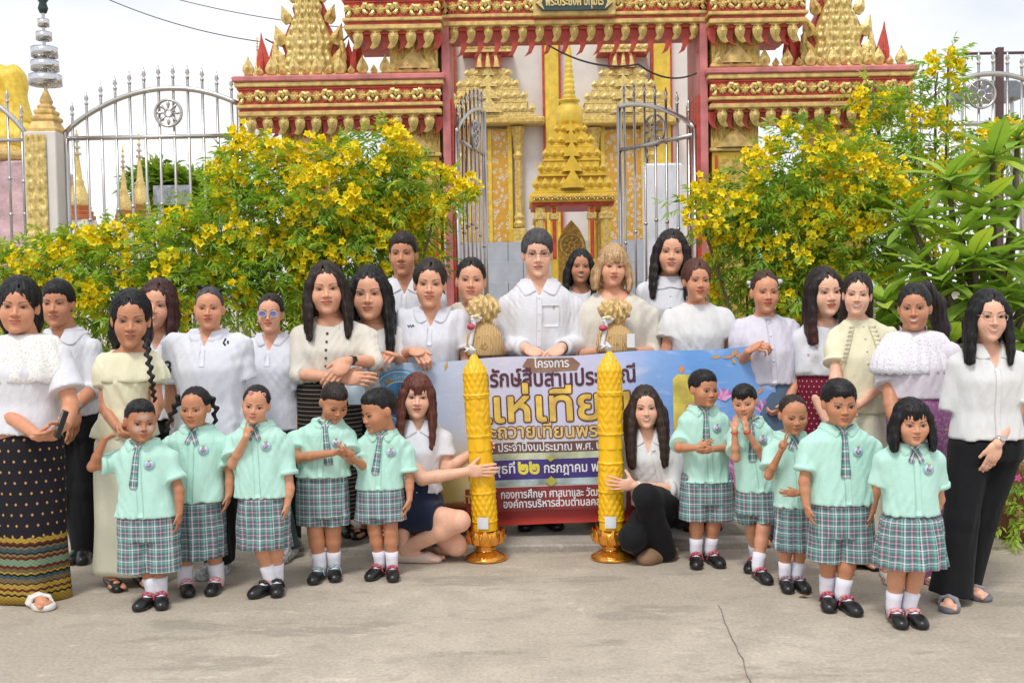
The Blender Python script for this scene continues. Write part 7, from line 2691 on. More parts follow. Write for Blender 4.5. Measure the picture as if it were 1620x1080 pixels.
c = t.mix(t.math('MULTIPLY', redm, 1.0), c, t.ramp(t.math('ADD', V_, t.math('MULTIPLY', nz2, .05)), [(.03, srgb(190, 62, 50)), (.07, srgb(126, 36, 36)), (.14, srgb(112, 30, 34)), (.18, srgb(170, 120, 70))]))
t.l(c, t.b.inputs['Base Color']); t.set(Roughness=.42); t.b.inputs['Specular IOR Level'].default_value = .35
t.bump(t.noise(uvn.outputs[0], 6, 4), .25, .02)
bmesh_grid('cloth', 0, bw, 0, BH, 72, 24, 0, t.m, back=True)
PR = lambda n, rgb, **k: mat('print_' + n, srgb(*rgb), .45, **k)
def bband(name, xl, xr, y0, y1, m, d=.002):
    (u0, v0), (u1, v1) = bpx(xl, y1), bpx(xr, y0)
    va, vb = bpx(xl, y0)[1], v0
    return bmesh_grid(name, u0, u1, v0, va, 16, 2, d, m)
bpoly('title_plaque', [(826, 579), (834, 566), (906, 562), (918, 572), (912, 583), (838, 588)], .002, PR('tan', (146, 112, 92), var=.2, nscale=10))
bband('brown_band', 752, 1012, 702, 719, PR('brown', (110, 78, 74), var=.2, nscale=8))
bband('pale_band', 752, 1012, 719, 730, PR('pale_green', (196, 204, 176), var=.3, nscale=7), .0016)
bband('purple_band', 742, 1030, 730, 761, PR('purple', (66, 52, 132), var=.3, nscale=5))
bband('pale_band', 742, 1030, 761, 771, PR('pale_blue', (176, 196, 200), var=.35, nscale=7), .0016)
bband('red_band', 738, 1040, 773, 811, PR('maroon', (140, 52, 54), var=.3, nscale=6))
PG = PR('gold', (232, 196, 96), var=.2, nscale=14)
def btext(name, body, xl, xr, yb, m, h=None, stroke=0, d=.0036, ybr=None):
    """one line of print between two px columns, on baseline yb (left) to ybr (right)"""
    (ul, vl), (ur, vr) = bpx(xl, yb), bpx(xr, ybr if ybr is not None else yb)
    w = ur - ul
    return text_obj(name, body, w, h, lambda a, b: tuple(bsurf(ul + a, vl + (vr - vl) * a / w + b, d) - BOFF), m, ban, stroke, off=lambda p, k: tuple(np.array(p) + bn * k))
PW, PM = PR('white', (232, 232, 238)), PR('plum', (92, 48, 62), var=.2, nscale=20)
PDK = PR('dark_brown', (96, 36, 22), var=.2, nscale=20)
btext('lettering', 'โครงการ', 845, 900, 580, PW, .052, .0015, ybr=577)
btext('lettering', 'อนุรักษ์สืบสานประเพณี', 742, 1005, 613, PM, .098, .0030, ybr=603)
btext('lettering_outline', 'แห่เทียน', 764, 996, 668, PDK, .190, .0130, .0036, ybr=658)
btext('lettering', 'แห่เทียน', 764, 996, 668, PG, .190, .0055, .0058, ybr=658)
btext('lettering_outline', 'และถวายเทียนพรรษา', 746, 990, 694, PDK, .082, .0070, .0036, ybr=687)
btext('lettering', 'และถวายเทียนพรรษา', 746, 990, 694, PR('pale_gold', (226, 196, 128)), .082, .0022, .0056, ybr=687)
btext('lettering', 'ประจำปีงบประมาณ พ.ศ. ๒๕๖๙', 789, 978, 714, PW, .050, .0011, ybr=708)
btext('lettering', 'วันพุธที่', 757, 815, 750, PW, .060, .0014, ybr=748)
btext('lettering', '๒๒', 821, 853, 749, PR('lime_yellow', (232, 222, 84)), .085, .0040, ybr=748)
btext('lettering', 'กรกฎาคม พ.ศ. ๒๕๖๙', 861, 1012, 747, PW, .060, .0014, ybr=742)
btext('lettering', 'กองการศึกษา ศาสนาและ วัฒนธรรม', 793, 982, 788, PW, .048, .0012, ybr=782)
btext('lettering', 'องค์การบริหารส่วนตำบลคลองด่าน', 797, 990, 803, PW, .048, .0012, ybr=797)
btext('lettering', 'IT', 735, 747, 795, PG, .05, .001)
for (x, y, r) in ((871, 724, 5), (872, 760, 8), (871, 764, 4)):
    bpoly('gold_lozenge', [(x - r * 1.3, y), (x, y - r), (x + r * 1.3, y), (x, y + r)], .0045 + .0008 * r, PR('olive_gold', (176, 172, 72)))
# round emblem at the left
ex, ey, er = 634, 632, 50
circ = lambda x, y, r, n=28: [(x + r * math.cos(2 * math.pi * k / n), y + r * math.sin(2 * math.pi * k / n)) for k in range(n)]
bpoly('emblem_disc', circ(ex, ey, er), .002, PR('sky_blue', (98, 178, 232)))
bpoly('emblem_disc', circ(ex, ey, er - 3), .0028, PR('white', (232, 232, 238)))
bpoly('emblem_disc', circ(ex, ey, er - 5), .0036, PR('cyan', (112, 190, 236)))
bpoly('emblem_disc', circ(ex, ey, er - 19), .0044, PR('white', (232, 232, 238)))
bpoly('emblem_disc', circ(ex, ey, er - 21), .0052, PR('azure', (86, 156, 226), var=.4, nscale=10))
for q in (-1, 1):
    bpoly('emblem_peak', [(ex + q * 12, ey - 16), (ex + q * 12 + 10, ey + 12), (ex + q * 12 - 10, ey + 12)], .0062, PR('navy', (46, 70, 150)))
bpoly('emblem_peak', [(ex, ey - 22), (ex + 9, ey + 10), (ex - 9, ey + 10)], .0070, PR('white', (232, 232, 238)))
bpoly('emblem_wave', [(ex - 24, ey + 13), (ex + 24, ey + 12), (ex + 18, ey + 22), (ex - 18, ey + 22)], .0066, PR('navy', (46, 70, 150)))
def arc_text(body, x, y, r, a0, a1, hpx):
    V, F, _ = text_tris(body, 1.0)
    x0, x1 = V[:, 0].min(), V[:, 0].max()
    vs = []
    for p in V:
        th = a0 + (a1 - a0) * (p[0] - x0) / (x1 - x0)
        rr = r + p[1] / .74 * hpx
        vs.append(bsurf(*bpx(x + rr * math.cos(th), y - rr * math.sin(th)), .0062) - BOFF)
    obj('lettering', mesh_np('lettering', np.array(vs), F, False), PW, ban)
arc_text('องค์การบริหารส่วนตำบล', ex, ey, er - 16, math.radians(165), math.radians(15), 7)
# gold floral sprays in the upper corners
rr_ = random.Random(4)
FG = [PR('spray_gold', (206, 170, 84)), PR('spray_leaf', (150, 140, 60)), PR('spray_pink', (214, 150, 110))]
for (cx, cy, sx1, sy1, n) in ((604, 588, 30, 18, 16), (660, 572, 26, 8, 12), (690, 574, 20, 6, 6), (1185, 560, 36, 12, 18), (1212, 590, 10, 30, 14), (1150, 556, 20, 6, 6)):
    for k in range(n):
        x, y = cx + rr_.uniform(-1, 1) * sx1, cy + rr_.uniform(-1, 1) * sy1
        a, l, w = rr_.uniform(0, 6.28), rr_.uniform(5, 10), rr_.uniform(2, 3.5)
        ca, sa = math.cos(a), math.sin(a)
        if y < 548 + (1224 - x) * .046 + 4: continue
        bpoly('printed_leaf', [(x - ca * l, y - sa * l), (x + sa * w, y - ca * w), (x + ca * l, y + sa * l), (x - sa * w, y + ca * w)], .0022 + .0004 * k, FG[k % 3])
# printed candle and lotus at the right
bpoly('printed_candle', [(1064, 598), (1072, 590), (1092, 590), (1100, 596), (1102, 680), (1066, 684)], .0024, PR('candle', (232, 206, 96), var=.25, nscale=8))
bpoly('printed_candle', [(1084, 640), (1100, 632), (1102, 690), (1082, 690)], .0030, PR('candle_glow', (236, 150, 84), var=.2))
bpoly('printed_flame', [(1078, 574), (1082, 582), (1078, 589), (1074, 582)], .0030, PR('flame', (240, 150, 60)))
for (x, y, r) in ((1145, 628, 20), (1210, 650, 22), (1170, 740, 26), (1160, 690, 20), (1216, 700, 22)):
    for k in range(7):
        a = math.radians(-70 + 140 * k / 6)
        dx, dy = math.sin(a), -math.cos(a)
        bpoly('printed_petal', [(x - dy * r * .22, y + dx * r * .22), (x + dx * r, y + dy * r), (x + dy * r * .22, y - dx * r * .22), (x - dx * r * .2, y - dy * r * .2)], .0024 + .0005 * k, PR('lotus', (226, 120, 190), var=.3, nscale=12) if k % 2 else PR('lotus_pale', (238, 170, 214)))

# ------------------------------------------------------------------ carved candles on their stands
WAX = mat('yellow_wax', (.93, .53, .010), .38, var=.08, nscale=10, sss=.15, bump=.08, bscale=40)
ORN = mat('orange_gilt', (.82, .34, .035), .14, .75, var=.2, nscale=14, coat=.6)
WRAP = mat('white_wrap', (.72, .74, .78), .35)
def carved(u, z, h):
    """height of the carving on a candle: lattices, collars and a figure panel, u round, z up"""
    f = z / h
    a = u * 6 / (2 * math.pi)
    lat = np.abs(np.sin((a * 2 + z * 16) * math.pi)) * np.abs(np.sin((a * 2 - z * 16) * math.pi))
    scr = .5 + .5 * np.sin(a * 6.28 + 3 * np.sin(z * 38)) * np.cos(z * 52 + 2 * np.cos(a * 6.28))
    petal = np.abs(np.sin(a * math.pi)) * (1 - ((z * 9) % 1))
    s = np.where(f > .86, lat, np.where(f > .60, scr, np.where(f > .42, petal * .9, np.where(f > .24, scr, np.where(f > .07, lat, .2)))))
    ring = 0
    for q in (.06, .24, .42, .60, .845, .86):
        ring = ring + np.exp(-((f - q) / .006) ** 2)
    return s, ring
def candle(top, foot, label):
    """top/foot: px of wick base and of the stand's bottom centre"""
    g = ground(*foot)
    Y = g[1]
    base_z = .165
    tip = at(top[0], top[1], Y)
    t = thing('carved_candle', label, 'candle', tuple(g), 0, 'tall carved wax candles')
    ax = unit(tip - (g + V3(0, 0, base_z)))
    H_ = float(np.linalg.norm(tip - g - V3(0, 0, base_z)))
    r0 = .066
    nu, nv = 72, 230
    sd = unit(np.cross(ax, V3(0, 1, 0))); fw = np.cross(sd, ax)
    Z = np.linspace(0, H_, nv); Uu = np.linspace(0, 2 * math.pi, nu, endpoint=False)
    ZZ, UU = np.meshgrid(Z, Uu, indexing='ij')
    cy = H_ - .115
    s, ring = carved(UU, ZZ, cy)
    R_ = r0 * (1 - .05 * ZZ / H_) + .007 * s + .006 * ring
    k = np.clip((ZZ - cy) / .105, 0, 1)
    R_ = R_ * (1 - k ** 1.15 * .86)
    P = (ax[None, None] * ZZ[..., None] + sd[None, None] * (R_ * np.cos(UU))[..., None] + fw[None, None] * (R_ * np.sin(UU))[..., None]) + V3(0, 0, base_z)
    idx = np.arange(nv * nu).reshape(nv, nu)
    q = np.stack([idx[:-1], np.roll(idx, -1, 1)[:-1], np.roll(idx, -1, 1)[1:], idx[1:]], -1).reshape(-1, 4)
    obj('wax_shaft', mesh_np('wax_shaft', P.reshape(-1, 3), q), WAX, t)
    m = MB(); tp = (tip - g)
    m.tube([tuple(tp - ax * .02), tuple(tp + ax * .02 + V3(-.006, 0, 0)), tuple(tp + ax * .035 + V3(-.02, -.005, 0))], [.014, .010, .004], 8)
    for k_ in range(7):
        a = k_ * .9
        m.tube([tuple(tp - ax * .015), tuple(tp + V3(.018 * math.cos(a) - .012, .016 * math.sin(a), .014)), tuple(tp + V3(.034 * math.cos(a) - .018, .03 * math.sin(a), .012 + .012 * math.sin(3 * a)))], [.010, .010, .003], 6)
    m.build('wick_wrap', WRAP, t, True)
    m = MB(); m.lathe([(.118, .004), (.120, .012), (.112, .022), (.085, .036), (.060, .050), (.052, .066), (.060, .076)], 32); m.build('stand_foot', ORN, t, True)
    m = MB(); m.lathe([(.055, .077), (.078, .084), (.092, .104), (.098, .128), (.090, .150), (.076, .160)], 32); bowl = m.build('stand_bowl', ORN, t, True)
    pm = MB()
    pm.add([(-.020, -.092, .098), (0, -.106, .094), (.020, -.092, .098), (.026, -.098, .130), (.016, -.100, .158), (0, -.106, .180), (-.016, -.100, .158), (-.026, -.098, .130), (0, -.118, .135)],
           [(0, 1, 8), (1, 2, 8), (2, 3, 8), (3, 4, 8), (4, 5, 8), (5, 6, 8), (6, 7, 8), (7, 0, 8)])
    pme = pm.mesh('lotus_petal', True); pme.materials.append(ORN)
    for k_ in range(11):
        obj('lotus_petal', pme, None, bowl, rot=(0, 0, 2 * math.pi * k_ / 11))
    m = MB()
    vs = []
    for zz in (.185, .25):
        for a in np.linspace(-2.1, -1.35, 6):
            vs.append((.083 * math.cos(a) + (.0), .083 * math.sin(a), zz))
    m.add(vs, [(i, i + 1, i + 7, i + 6) for i in range(5)]); m.build('label_sticker', WRAP, t)
candle((749, 556), (769, 884), 'carved yellow wax candle beside the kneeling auburn-haired woman')
candle((964, 551), (968, 883), 'carved yellow wax candle beside the kneeling woman in black trousers')

# ------------------------------------------------------------------ wrapped baskets
WOV = NT('woven_cane'); _v = WOV.coord('Object', (1, 1, 1)); wv = WOV.n('TexWave', Scale=34.0, Distortion=2.0); WOV.l(_v, wv.inputs['Vector'])
vz = WOV.n('TexBrick', Scale=38.0); WOV.l(_v, vz.inputs['Vector'])
WOV.l(WOV.mix(.5, WOV.ramp(wv.outputs['Fac'], [(.2, srgb(176, 134, 82)), (.6, srgb(228, 192, 136))]), WOV.ramp(vz.outputs['Fac'], [(.3, srgb(228, 194, 138)), (.7, srgb(150, 110, 64))])), WOV.b.inputs['Base Color'])
WOV.set(Roughness=.75); WOV.bump(wv.outputs['Fac'], .6, .01)
ORG = mat('gold_organza', (.70, .50, .22), .4, .1, var=.3, nscale=30, bump=.6, bscale=60, bdist=.01)
ROSE = mat('pink_rose', (.55, .08, .14), .6, var=.3, nscale=50)
def basket(px, pyb, pyn, pyt, wpx, Y, label):
    b = at(px, pyb, Y)
    k = Y / FPX
    h1, h2, w = (pyb - pyn) * k, (pyn - pyt) * k, wpx * k / 2
    t = thing('gift_basket', label, 'basket', tuple(b), 0, 'gold-wrapped gift baskets')
    F = Field((-w * 1.5, -w * 1.4, -.02), (w * 1.5, w * 1.4, h1 + .03), .008)
    F.put(loft([0, h1 * .25, h1 * .6, h1 * .85, h1], [w * .95, w * 1.02, w * .95, w * .62, w * .36], [w * .75, w * .8, w * .75, w * .5, w * .3], [0] * 5, [0] * 5))
    F.disp(lambda x, y, z: (.004 * np.sin(np.arctan2(x, y) * 22) * np.clip(z / h1, 0, 1)).astype(np.float32))
    P, Q = F.mesh(); obj('woven_body', mesh_np('woven_body', P, Q), WOV.m, t)
    F = Field((-w * 1.3, -w * 1.2, h1 - .03), (w * 1.3, w * 1.2, h1 + h2 + .03), .007)
    F.put(el((0, 0, h1 + h2 * .55), (w * .86, w * .66, h2 * .52)))
    F.put(rc((0, 0, h1 - .01), (0, 0, h1 + h2 * .3), w * .34, w * .5), .03)
    F.disp(lambda x, y, z: (.010 * np.sin(np.arctan2(x, y) * 15 + z * 40) + .006 * np.sin(x * 130 + z * 90)).astype(np.float32))
    P, Q = F.mesh(); obj('organza_puff', mesh_np('organza_puff', P, Q), ORG, t)
    F = Field((-w * 1.2, -w * 1.6, h1 - .16), (w * .6, .0, h1 + .12), .006)
    F.put(el((-w * .42, -w * .55, h1 + .02), (.014, .012, .014)))
    for q in range(5):
        a_ = q * 1.256
        F.put(el((-w * .42 + .022 * math.cos(a_), -w * .58, h1 + .02 + .016 * math.sin(a_)), (.018, .010, .010)), .006)
    F.put(rc((-w * .5, -w * .6, h1), (-w * .75, -w * .72, h1 - .13), .010, .014), .004)
    P, Q = F.mesh(); obj('ribbon_bow', mesh_np('ribbon_bow', P, Q), WRAP, t)
    m = MB(); m.lathe([(.004, -.018), (.022, -.010), (.026, .004), (.018, .016), (.006, .020)], 12, (-w * .70, -w * .72, h1 - .03)); m.build('rose', ROSE, t, True)
    m = MB(); m.lathe([(.004, -.012), (.016, -.006), (.018, .003), (.006, .012)], 10, (-w * .42, -w * .72, h1 + .03)); m.build('yellow_flower', mat('soft_yellow', (.72, .62, .25), .7), t, True)
    if px > 900:
        m = MB(); m.box(w * .55, w * .98, -w * .98, -w * .94, h1 * .15, h1 * .62, .002); m.build('gift_tag', WRAP, t)
basket(767, 562, 508, 470, 58, 6.36, 'taller gold-wrapped gift basket in front of the cream-jacketed woman')
basket(973, 556, 510, 475, 58, 6.30, 'gold-wrapped gift basket with white tag held by the blond woman')

# ------------------------------------------------------------------ small things on the ground and in hands
g = ground(583, 874)
t = thing('phone', 'black phone lying flat on the concrete by the boy in profile', 'phone', tuple(g), .1)
m = MB(); m.box(-.085, .085, -.035, .035, .002, .012, .004); m.build('case', mat('phone_black', (.010, .010, .012), .2), t)
m = MB(); m.box(-.078, .078, -.030, .030, .0125, .0135); m.build('screen', mat('phone_glass', (.006, .006, .008), .05), t)
P1 = PEOPLE[0] if PEOPLE else None
g = at(96, 672, 4.95)
t = thing('phone', 'phone with dark case held by the woman in the gold-bordered skirt', 'phone', tuple(g), .3)
m = MB(); m.box(-.012, .012, -.036, .036, -.06, .07, .004); o = m.build('case', mat('phone_black', (.01, .01, .012), .2), t); o.rotation_euler = (0, .35, .2)
g = ground(1272, 945)
DRY = mat('dry_leaf', (.30, .13, .06), .8, var=.3, nscale=40)
m = MB(); m.add([(-.03, 0, .004), (0, -.016, .010), (.034, .002, .014), (.0, .018, .006), (0, 0, .016)], [(0, 1, 4), (1, 2, 4), (2, 3, 4), (3, 0, 4), (3, 2, 1, 0)])
tag(m.build('dry_leaf', DRY, None, True, loc=tuple(g)), 'curled brown dry leaf on the concrete near the tallest boy', 'leaf')
g = at(563, 606, 6.0)
m = MB()
vs, n = [], 8
for i in range(n + 1):
    for j in range(2):
        vs.append((-.055 + .11 * j + .01 * math.sin(i), -.006 * math.sin(i * 1.3), .12 - .24 * i / n))
vs += [(x, y + .008, z) for x, y, z in vs]
b_ = 2 * (n + 1)
fs = [(2 * i, 2 * i + 1, 2 * i + 3, 2 * i + 2) for i in range(n)] + [(b_ + 2 * i + 2, b_ + 2 * i + 3, b_ + 2 * i + 1, b_ + 2 * i) for i in range(n)]
fs += [(2 * i, 2 * i + 2, b_ + 2 * i + 2, b_ + 2 * i) for i in range(n)] + [(2 * i + 3, 2 * i + 1, b_ + 2 * i + 1, b_ + 2 * i + 3) for i in range(n)]
m.add(vs, fs)
tag(m.build('face_mask', cloth('pale_blue_paper', (.56, .70, .80)), None, True, loc=tuple(g)), 'pale blue folded mask hanging from the hand of the cream-cardigan woman', 'mask')

# ------------------------------------------------------------------ planter at the right edge
TERRA = mat('terracotta', (.32, .14, .075), .85, var=.3, nscale=7, bump=.4, bscale=25, bdist=.01)
g = ground(1630, 850)
pl = thing('planter', 'big terracotta planter with tiny pink flowers at the right edge', 'planter', tuple(g))
m = MB(); m.lathe([(.16, .0), (.20, .04), (.245, .18), (.265, .30), (.27, .40), (.29, .43), (.29, .47), (.25, .475), (.24, .43)], 28); m.build('pot', TERRA, pl, True)
m = MB(); m.lathe([(.245, .40), (.22, .44), (.05, .45)], 24); m.build('soil', mat('soil', (.05, .035, .025), .95, bump=.5), pl, True)
# ------------------------------------------------------------------ plants
def leaf_material(name, rough=.45, trans=.42, attr=True, col=(.10, .22, .03), lo=.72, hi=1.6):
    if name in MATS:
        return MATS[name]
    t = NT(name)
    if attr:
        a = t.n('Attribute', attribute_name='Col').outputs['Color']
    else:
        oi = t.n('ObjectInfo')
        a = t.ramp(oi.outputs['Random'], [(0, tuple(c * lo for c in col)), (.6, col), (1, (col[0] * hi, col[1] * (1 + (hi - 1) * .4), col[2]))])
        v = t.coord('Object')
        a = t.mix(t.ramp(t.noise(v, 9, 4), [(.4, (0, 0, 0)), (.8, (.5, .5, .5))]), a, tuple(min(.9, c * 1.25) for c in col))
    t.l(a, t.b.inputs['Base Color'])
    t.set(Roughness=rough)
    t.b.inputs['Specular IOR Level'].default_value = .4
    tr = t.n('BsdfTranslucent')
    hs_ = t.n('HueSaturation'); hs_.inputs['Value'].default_value = 1.35 if attr or hi > 1 else 1.0; hs_.inputs['Saturation'].default_value = 1.1
    t.l(a, hs_.inputs['Color']); t.l(hs_.outputs['Color'], tr.inputs['Color'])
    mx = t.n('MixShader'); mx.inputs[0].default_value = trans
    out = [n for n in t.t.nodes if n.type == 'OUTPUT_MATERIAL'][0]
    t.l(t.b.outputs[0], mx.inputs[1]); t.l(tr.outputs[0], mx.inputs[2]); t.l(mx.outputs[0], out.inputs['Surface'])
    MATS[name] = t.m
    return t.m
LEAFM = leaf_material('shrub_leaf')
BARK = mat('grey_brown_bark', (.16, .12, .085), .9, bump=.6, bscale=50, bdist=.01)
PETAL = leaf_material('yellow_trumpet_petal', .5, .22, False, (.96, .74, .02), .97, 1.0)

rng = np.random.default_rng(11)
def sprays(P, D, L=.16, pairs=4, w=.017, ll=.075, tone=None):
    """pinnate leaves: P (n,3) starts, D (n,3) directions; returns verts, quads, colours"""
    n = len(P)
    D = D / np.linalg.norm(D, axis=1, keepdims=True)
    up = np.tile(V3(0, 0, 1), (n, 1)) + rng.normal(0, .35, (n, 3))
    S = np.cross(D, up); S /= np.linalg.norm(S, axis=1, keepdims=True)
    N = np.cross(S, D)
    Ls = L * rng.uniform(.7, 1.25, n)
    V, C = [], []
    base = np.array([(.25, .41, .050), (.33, .48, .065), (.16, .29, .038), (.44, .52, .08)])
    tone = rng.choice(4, n, p=[.40, .30, .22, .08]) if tone is None else tone
    col = base[tone] * rng.uniform(.8, 1.2, (n, 1))
    for k in range(2 * pairs + 1):
        if k == 2 * pairs:
            t, s = 1.0, 0.0
        else:
            t, s = .25 + .75 * (k // 2 + .6) / pairs, (1 if k % 2 else -1)
        o = P + D * (Ls * t)[:, None] - V3(0, 0, 1) * (Ls * .25 * t * t)[:, None]
        d = D * (.55 if s else 1) + S * s * .85 - N * .15 + rng.normal(0, .16, (n, 3)) - V3(0, 0, .22)
        d /= np.linalg.norm(d, axis=1, keepdims=True)
        q = np.cross(d, N + rng.normal(0, .3, (n, 3))); q /= np.linalg.norm(q, axis=1, keepdims=True)
        l = (ll * rng.uniform(.75, 1.2, n))[:, None]; ww = (w * rng.uniform(.8, 1.2, n))[:, None]
        bend = -N * l * .12 - V3(0, 0, 1) * l * .10
        V += [o, o + d * l * .45 + q * ww * .5, o + d * l + bend, o + d * l * .45 - q * ww * .5]
        C += [col * .95, col, col * 1.1, col]
    m = len(V) // 4
    V = np.stack(V, 1).reshape(n * m * 4, 3)
    C = np.stack(C, 1).reshape(n * m * 4, 3)
    F = np.arange(n * m * 4).reshape(-1, 4)
    return V, F, C

def flower_mesh(seed):
    """truss of yellow trumpet flowers"""
    r = random.Random(seed)
    mb = MB()
    for k in range(r.randint(13, 18)):
        u, th = r.uniform(-.9, .9), r.uniform(0, 6.28)
        s = math.sqrt(1 - u * u)
        d = unit(V3(s * math.cos(th), -abs(s * math.sin(th)) * 1.1 - .2, u * .8 + .1))
        a = unit(np.cross(d, V3(.3, .2, 1))); b = np.cross(d, a)
        o = V3(*(r.uniform(-.06, .06), r.uniform(-.03, .03), r.uniform(-.04, .04)))
        n = 10
        vs = [o]
        for (t, rr) in ((.022, .007), (.034, .012)):
            vs += [o + d * t + (a * math.cos(2 * math.pi * i / n) + b * math.sin(2 * math.pi * i / n)) * rr for i in range(n)]
        for i in range(n):
            rr = .025 if i % 2 == 0 else .016
            vs.append(o + d * (.040 if i % 2 == 0 else .038) + (a * math.cos(2 * math.pi * i / n) + b * math.sin(2 * math.pi * i / n)) * rr)
        fs = [(0, 1 + i, 1 + (i + 1) % n) for i in range(n)]
        for q in (0, 1):
            fs += [(1 + q * n + i, 1 + (q + 1) * n + i, 1 + (q + 1) * n + (i + 1) % n, 1 + q * n + (i + 1) % n) for i in range(n)]
        mb.add(vs, fs)
    me = mb.mesh('flower_truss', True)
    me.materials.append(PETAL)
    return me
TRUSS = [flower_mesh(k) for k in range(5)]

def shrub(label, lobes, Y, stems, flowers, extra_flowers=(), dens=1.0, depth=.55, seed=1, name='flowering_shrub', ll=.075, dark=False):
    """lobes: (px, py, rx, ry[, dy]) outlines of leaf masses; stems: px points on the ground"""
    r = np.random.default_rng(seed)
    root = at(stems[0], 700, Y)
    t = thing(name, label, 'shrub', (root[0], Y, 0), 0, 'yellow-flowered shrubs')
    O = V3(root[0], Y, 0)
    Ps, Ds, fl = [], [], []
    for lb in lobes:
        px, py, rx, ry = lb[:4]
        dy = lb[4] if len(lb) > 4 else 0
        c = at(px, py, Y + dy)
        sx, sz = rx * (Y + dy) / FPX, ry * (Y + dy) / FPX
        sy = min(depth, (sx + sz) * .5)
        n = int(math.pi * rx * ry / 108 * dens)
        u = r.normal(0, 1, (n, 3)); u /= np.linalg.norm(u, axis=1, keepdims=True)
        u[:, 1] = np.where((u[:, 1] > 0) & (r.random(n) < .45), -u[:, 1], u[:, 1])
        rad = r.random(n) ** .42 * r.uniform(.80, 1.12, n)
        p = c + u * rad[:, None] * V3(sx, sy, sz)
        d = u * V3(1, 1, .8) + r.normal(0, .45, (n, 3)) + V3(0, -.1, .25)
        Ps.append(p); Ds.append(d)
        m = int(math.pi * rx * ry / flowers) if flowers else 0
        v = r.normal(0, 1, (m, 3)); v /= np.linalg.norm(v, axis=1, keepdims=True)
        v[:, 1] = -np.abs(v[:, 1]) * .8; v[:, 2] = np.where(r.random(m) < .35, np.abs(v[:, 2]), v[:, 2])
        fl += list(c + v * V3(sx, sy, sz) * r.uniform(.96, 1.10, (m, 1)))
    P, D = np.concatenate(Ps) - O, np.concatenate(Ds)
    ok = P[:, 2] > .05
    P, D = P[ok], D[ok]
    half = len(P)
    V, F, C = sprays(P, D, ll=ll)
    o = obj('foliage', mesh_np('foliage', V, F, True, None, C), LEAFM, t)
    tag(o, kind='stuff')
    # stems reach up into every lobe
    for i, lb in enumerate(lobes):
        sx_ = min(stems, key=lambda q: abs(q - lb[0]))
        b = at(sx_, 700, Y) * V3(1, 1, 0) - O
        e = at(lb[0], lb[1], Y + (lb[4] if len(lb) > 4 else 0)) - O
        mpt = lap2(b, e, .5) + V3(r.uniform(-.08, .08), r.uniform(-.08, .08), .15)
        m = MB(); m.tube([tuple(b), tuple(lap2(lap2(b, mpt, .6), e, .1)), tuple(mpt), tuple(e), tuple(e + V3(0, -.05, .12))], [.022, .018, .014, .008, .004], 7)
        m.build('stem', BARK, t, True)
    for px, py, dy in extra_flowers:
        fl.append(at(px, py, Y + dy))
    for i, q in enumerate(fl):
        s = float(r.uniform(.85, 1.5))
        obj('flower_truss', TRUSS[i % 5], None, t, loc=tuple(q - O), rot=(float(r.uniform(-.4, .4)), float(r.uniform(-3.1, 3.1)), float(r.uniform(-.6, .6))), scale=(s, s, s))
    return t

shrub('tall yellow-flowered shrub in front of the left gate wing', [(560, 310, 120, 78), (470, 340, 110, 90), (640, 300, 80, 48), (612, 238, 52, 34), (540, 410, 130, 80), (420, 290, 70, 56, .1), (695, 312, 48, 22, -.15), (600, 370, 90, 60), (430, 440, 110, 70, -.1), (390, 250, 40, 30, .1), (520, 480, 120, 60), (650, 400, 50, 60, .2)],
      8.2, [520, 470, 580], 1050, [(742, 292, -.2), (728, 300, -.2), (752, 300, -.2), (715, 310, -.2), (520, 312, -.5), (545, 318, -.5), (560, 306, -.5), (500, 470, -.5), (625, 215, -.3), (385, 222, 0), (448, 232, -.1), (360, 262, 0)], seed=3)
shrub('lower yellow-flowered shrub spreading along the left fence', [(330, 400, 80, 70), (250, 410, 90, 62), (160, 420, 90, 60), (80, 430, 90, 56), (20, 440, 60, 50), (300, 470, 110, 60, -.1), (180, 490, 110, 60, -.1), (70, 500, 100, 60, -.1), (360, 340, 60, 50, .1), (270, 360, 50, 30, .2)],
      8.0, [250, 120, 330], 1500, [(70, 385, 0), (95, 440, -.3), (60, 440, -.3), (40, 432, -.3), (110, 445, -.4), (125, 375, 0), (150, 378, 0), (265, 420, -.4), (340, 270, .1), (355, 315, 0)], seed=5)
shrub('yellow-flowered shrub in front of the right gate wing', [(1240, 300, 90, 64), (1165, 335, 70, 46), (1320, 290, 90, 70), (1290, 380, 110, 70), (1210, 390, 80, 60), (1380, 360, 80, 90), (1180, 430, 70, 40, .1), (1300, 460, 110, 60), (1270, 225, 60, 30, .1), (1230, 480, 80, 50), (1180, 500, 50, 40, .1), (1100, 320, 24, 26, -.1)],
      8.2, [1270, 1220, 1330], 1250, [(1090, 318, -.2), (1105, 355, -.3), (1132, 352, -.4), (1085, 345, -.3), (1110, 300, -.2), (1140, 280, -.2), (1190, 268, -.2), (1215, 262, -.2), (1360, 150, -.1), (1240, 205, 0), (1268, 208, 0), (1130, 455, 0), (1145, 442, 0)], seed=7)
shrub('tall slender flowering shrub with a shoot above the right gate wing', [(1400, 250, 60, 60), (1388, 180, 24, 44), (1445, 200, 50, 50), (1480, 140, 34, 40), (1500, 100, 26, 22), (1470, 260, 70, 50), (1380, 150, 22, 30), (1440, 330, 80, 70), (1550, 250, 60, 40, .3), (1600, 230, 50, 34, .3)],
      8.6, [1430, 1470], 2000, [(1362, 155, -.1), (1366, 172, -.1), (1480, 100, -.1), (1500, 92, -.1), (1575, 205, -.1), (1590, 208, -.1), (1560, 215, -.1), (1610, 212, 0), (1540, 240, 0), (1450, 180, -.2), (1470, 190, -.2)], seed=9, dens=.85)

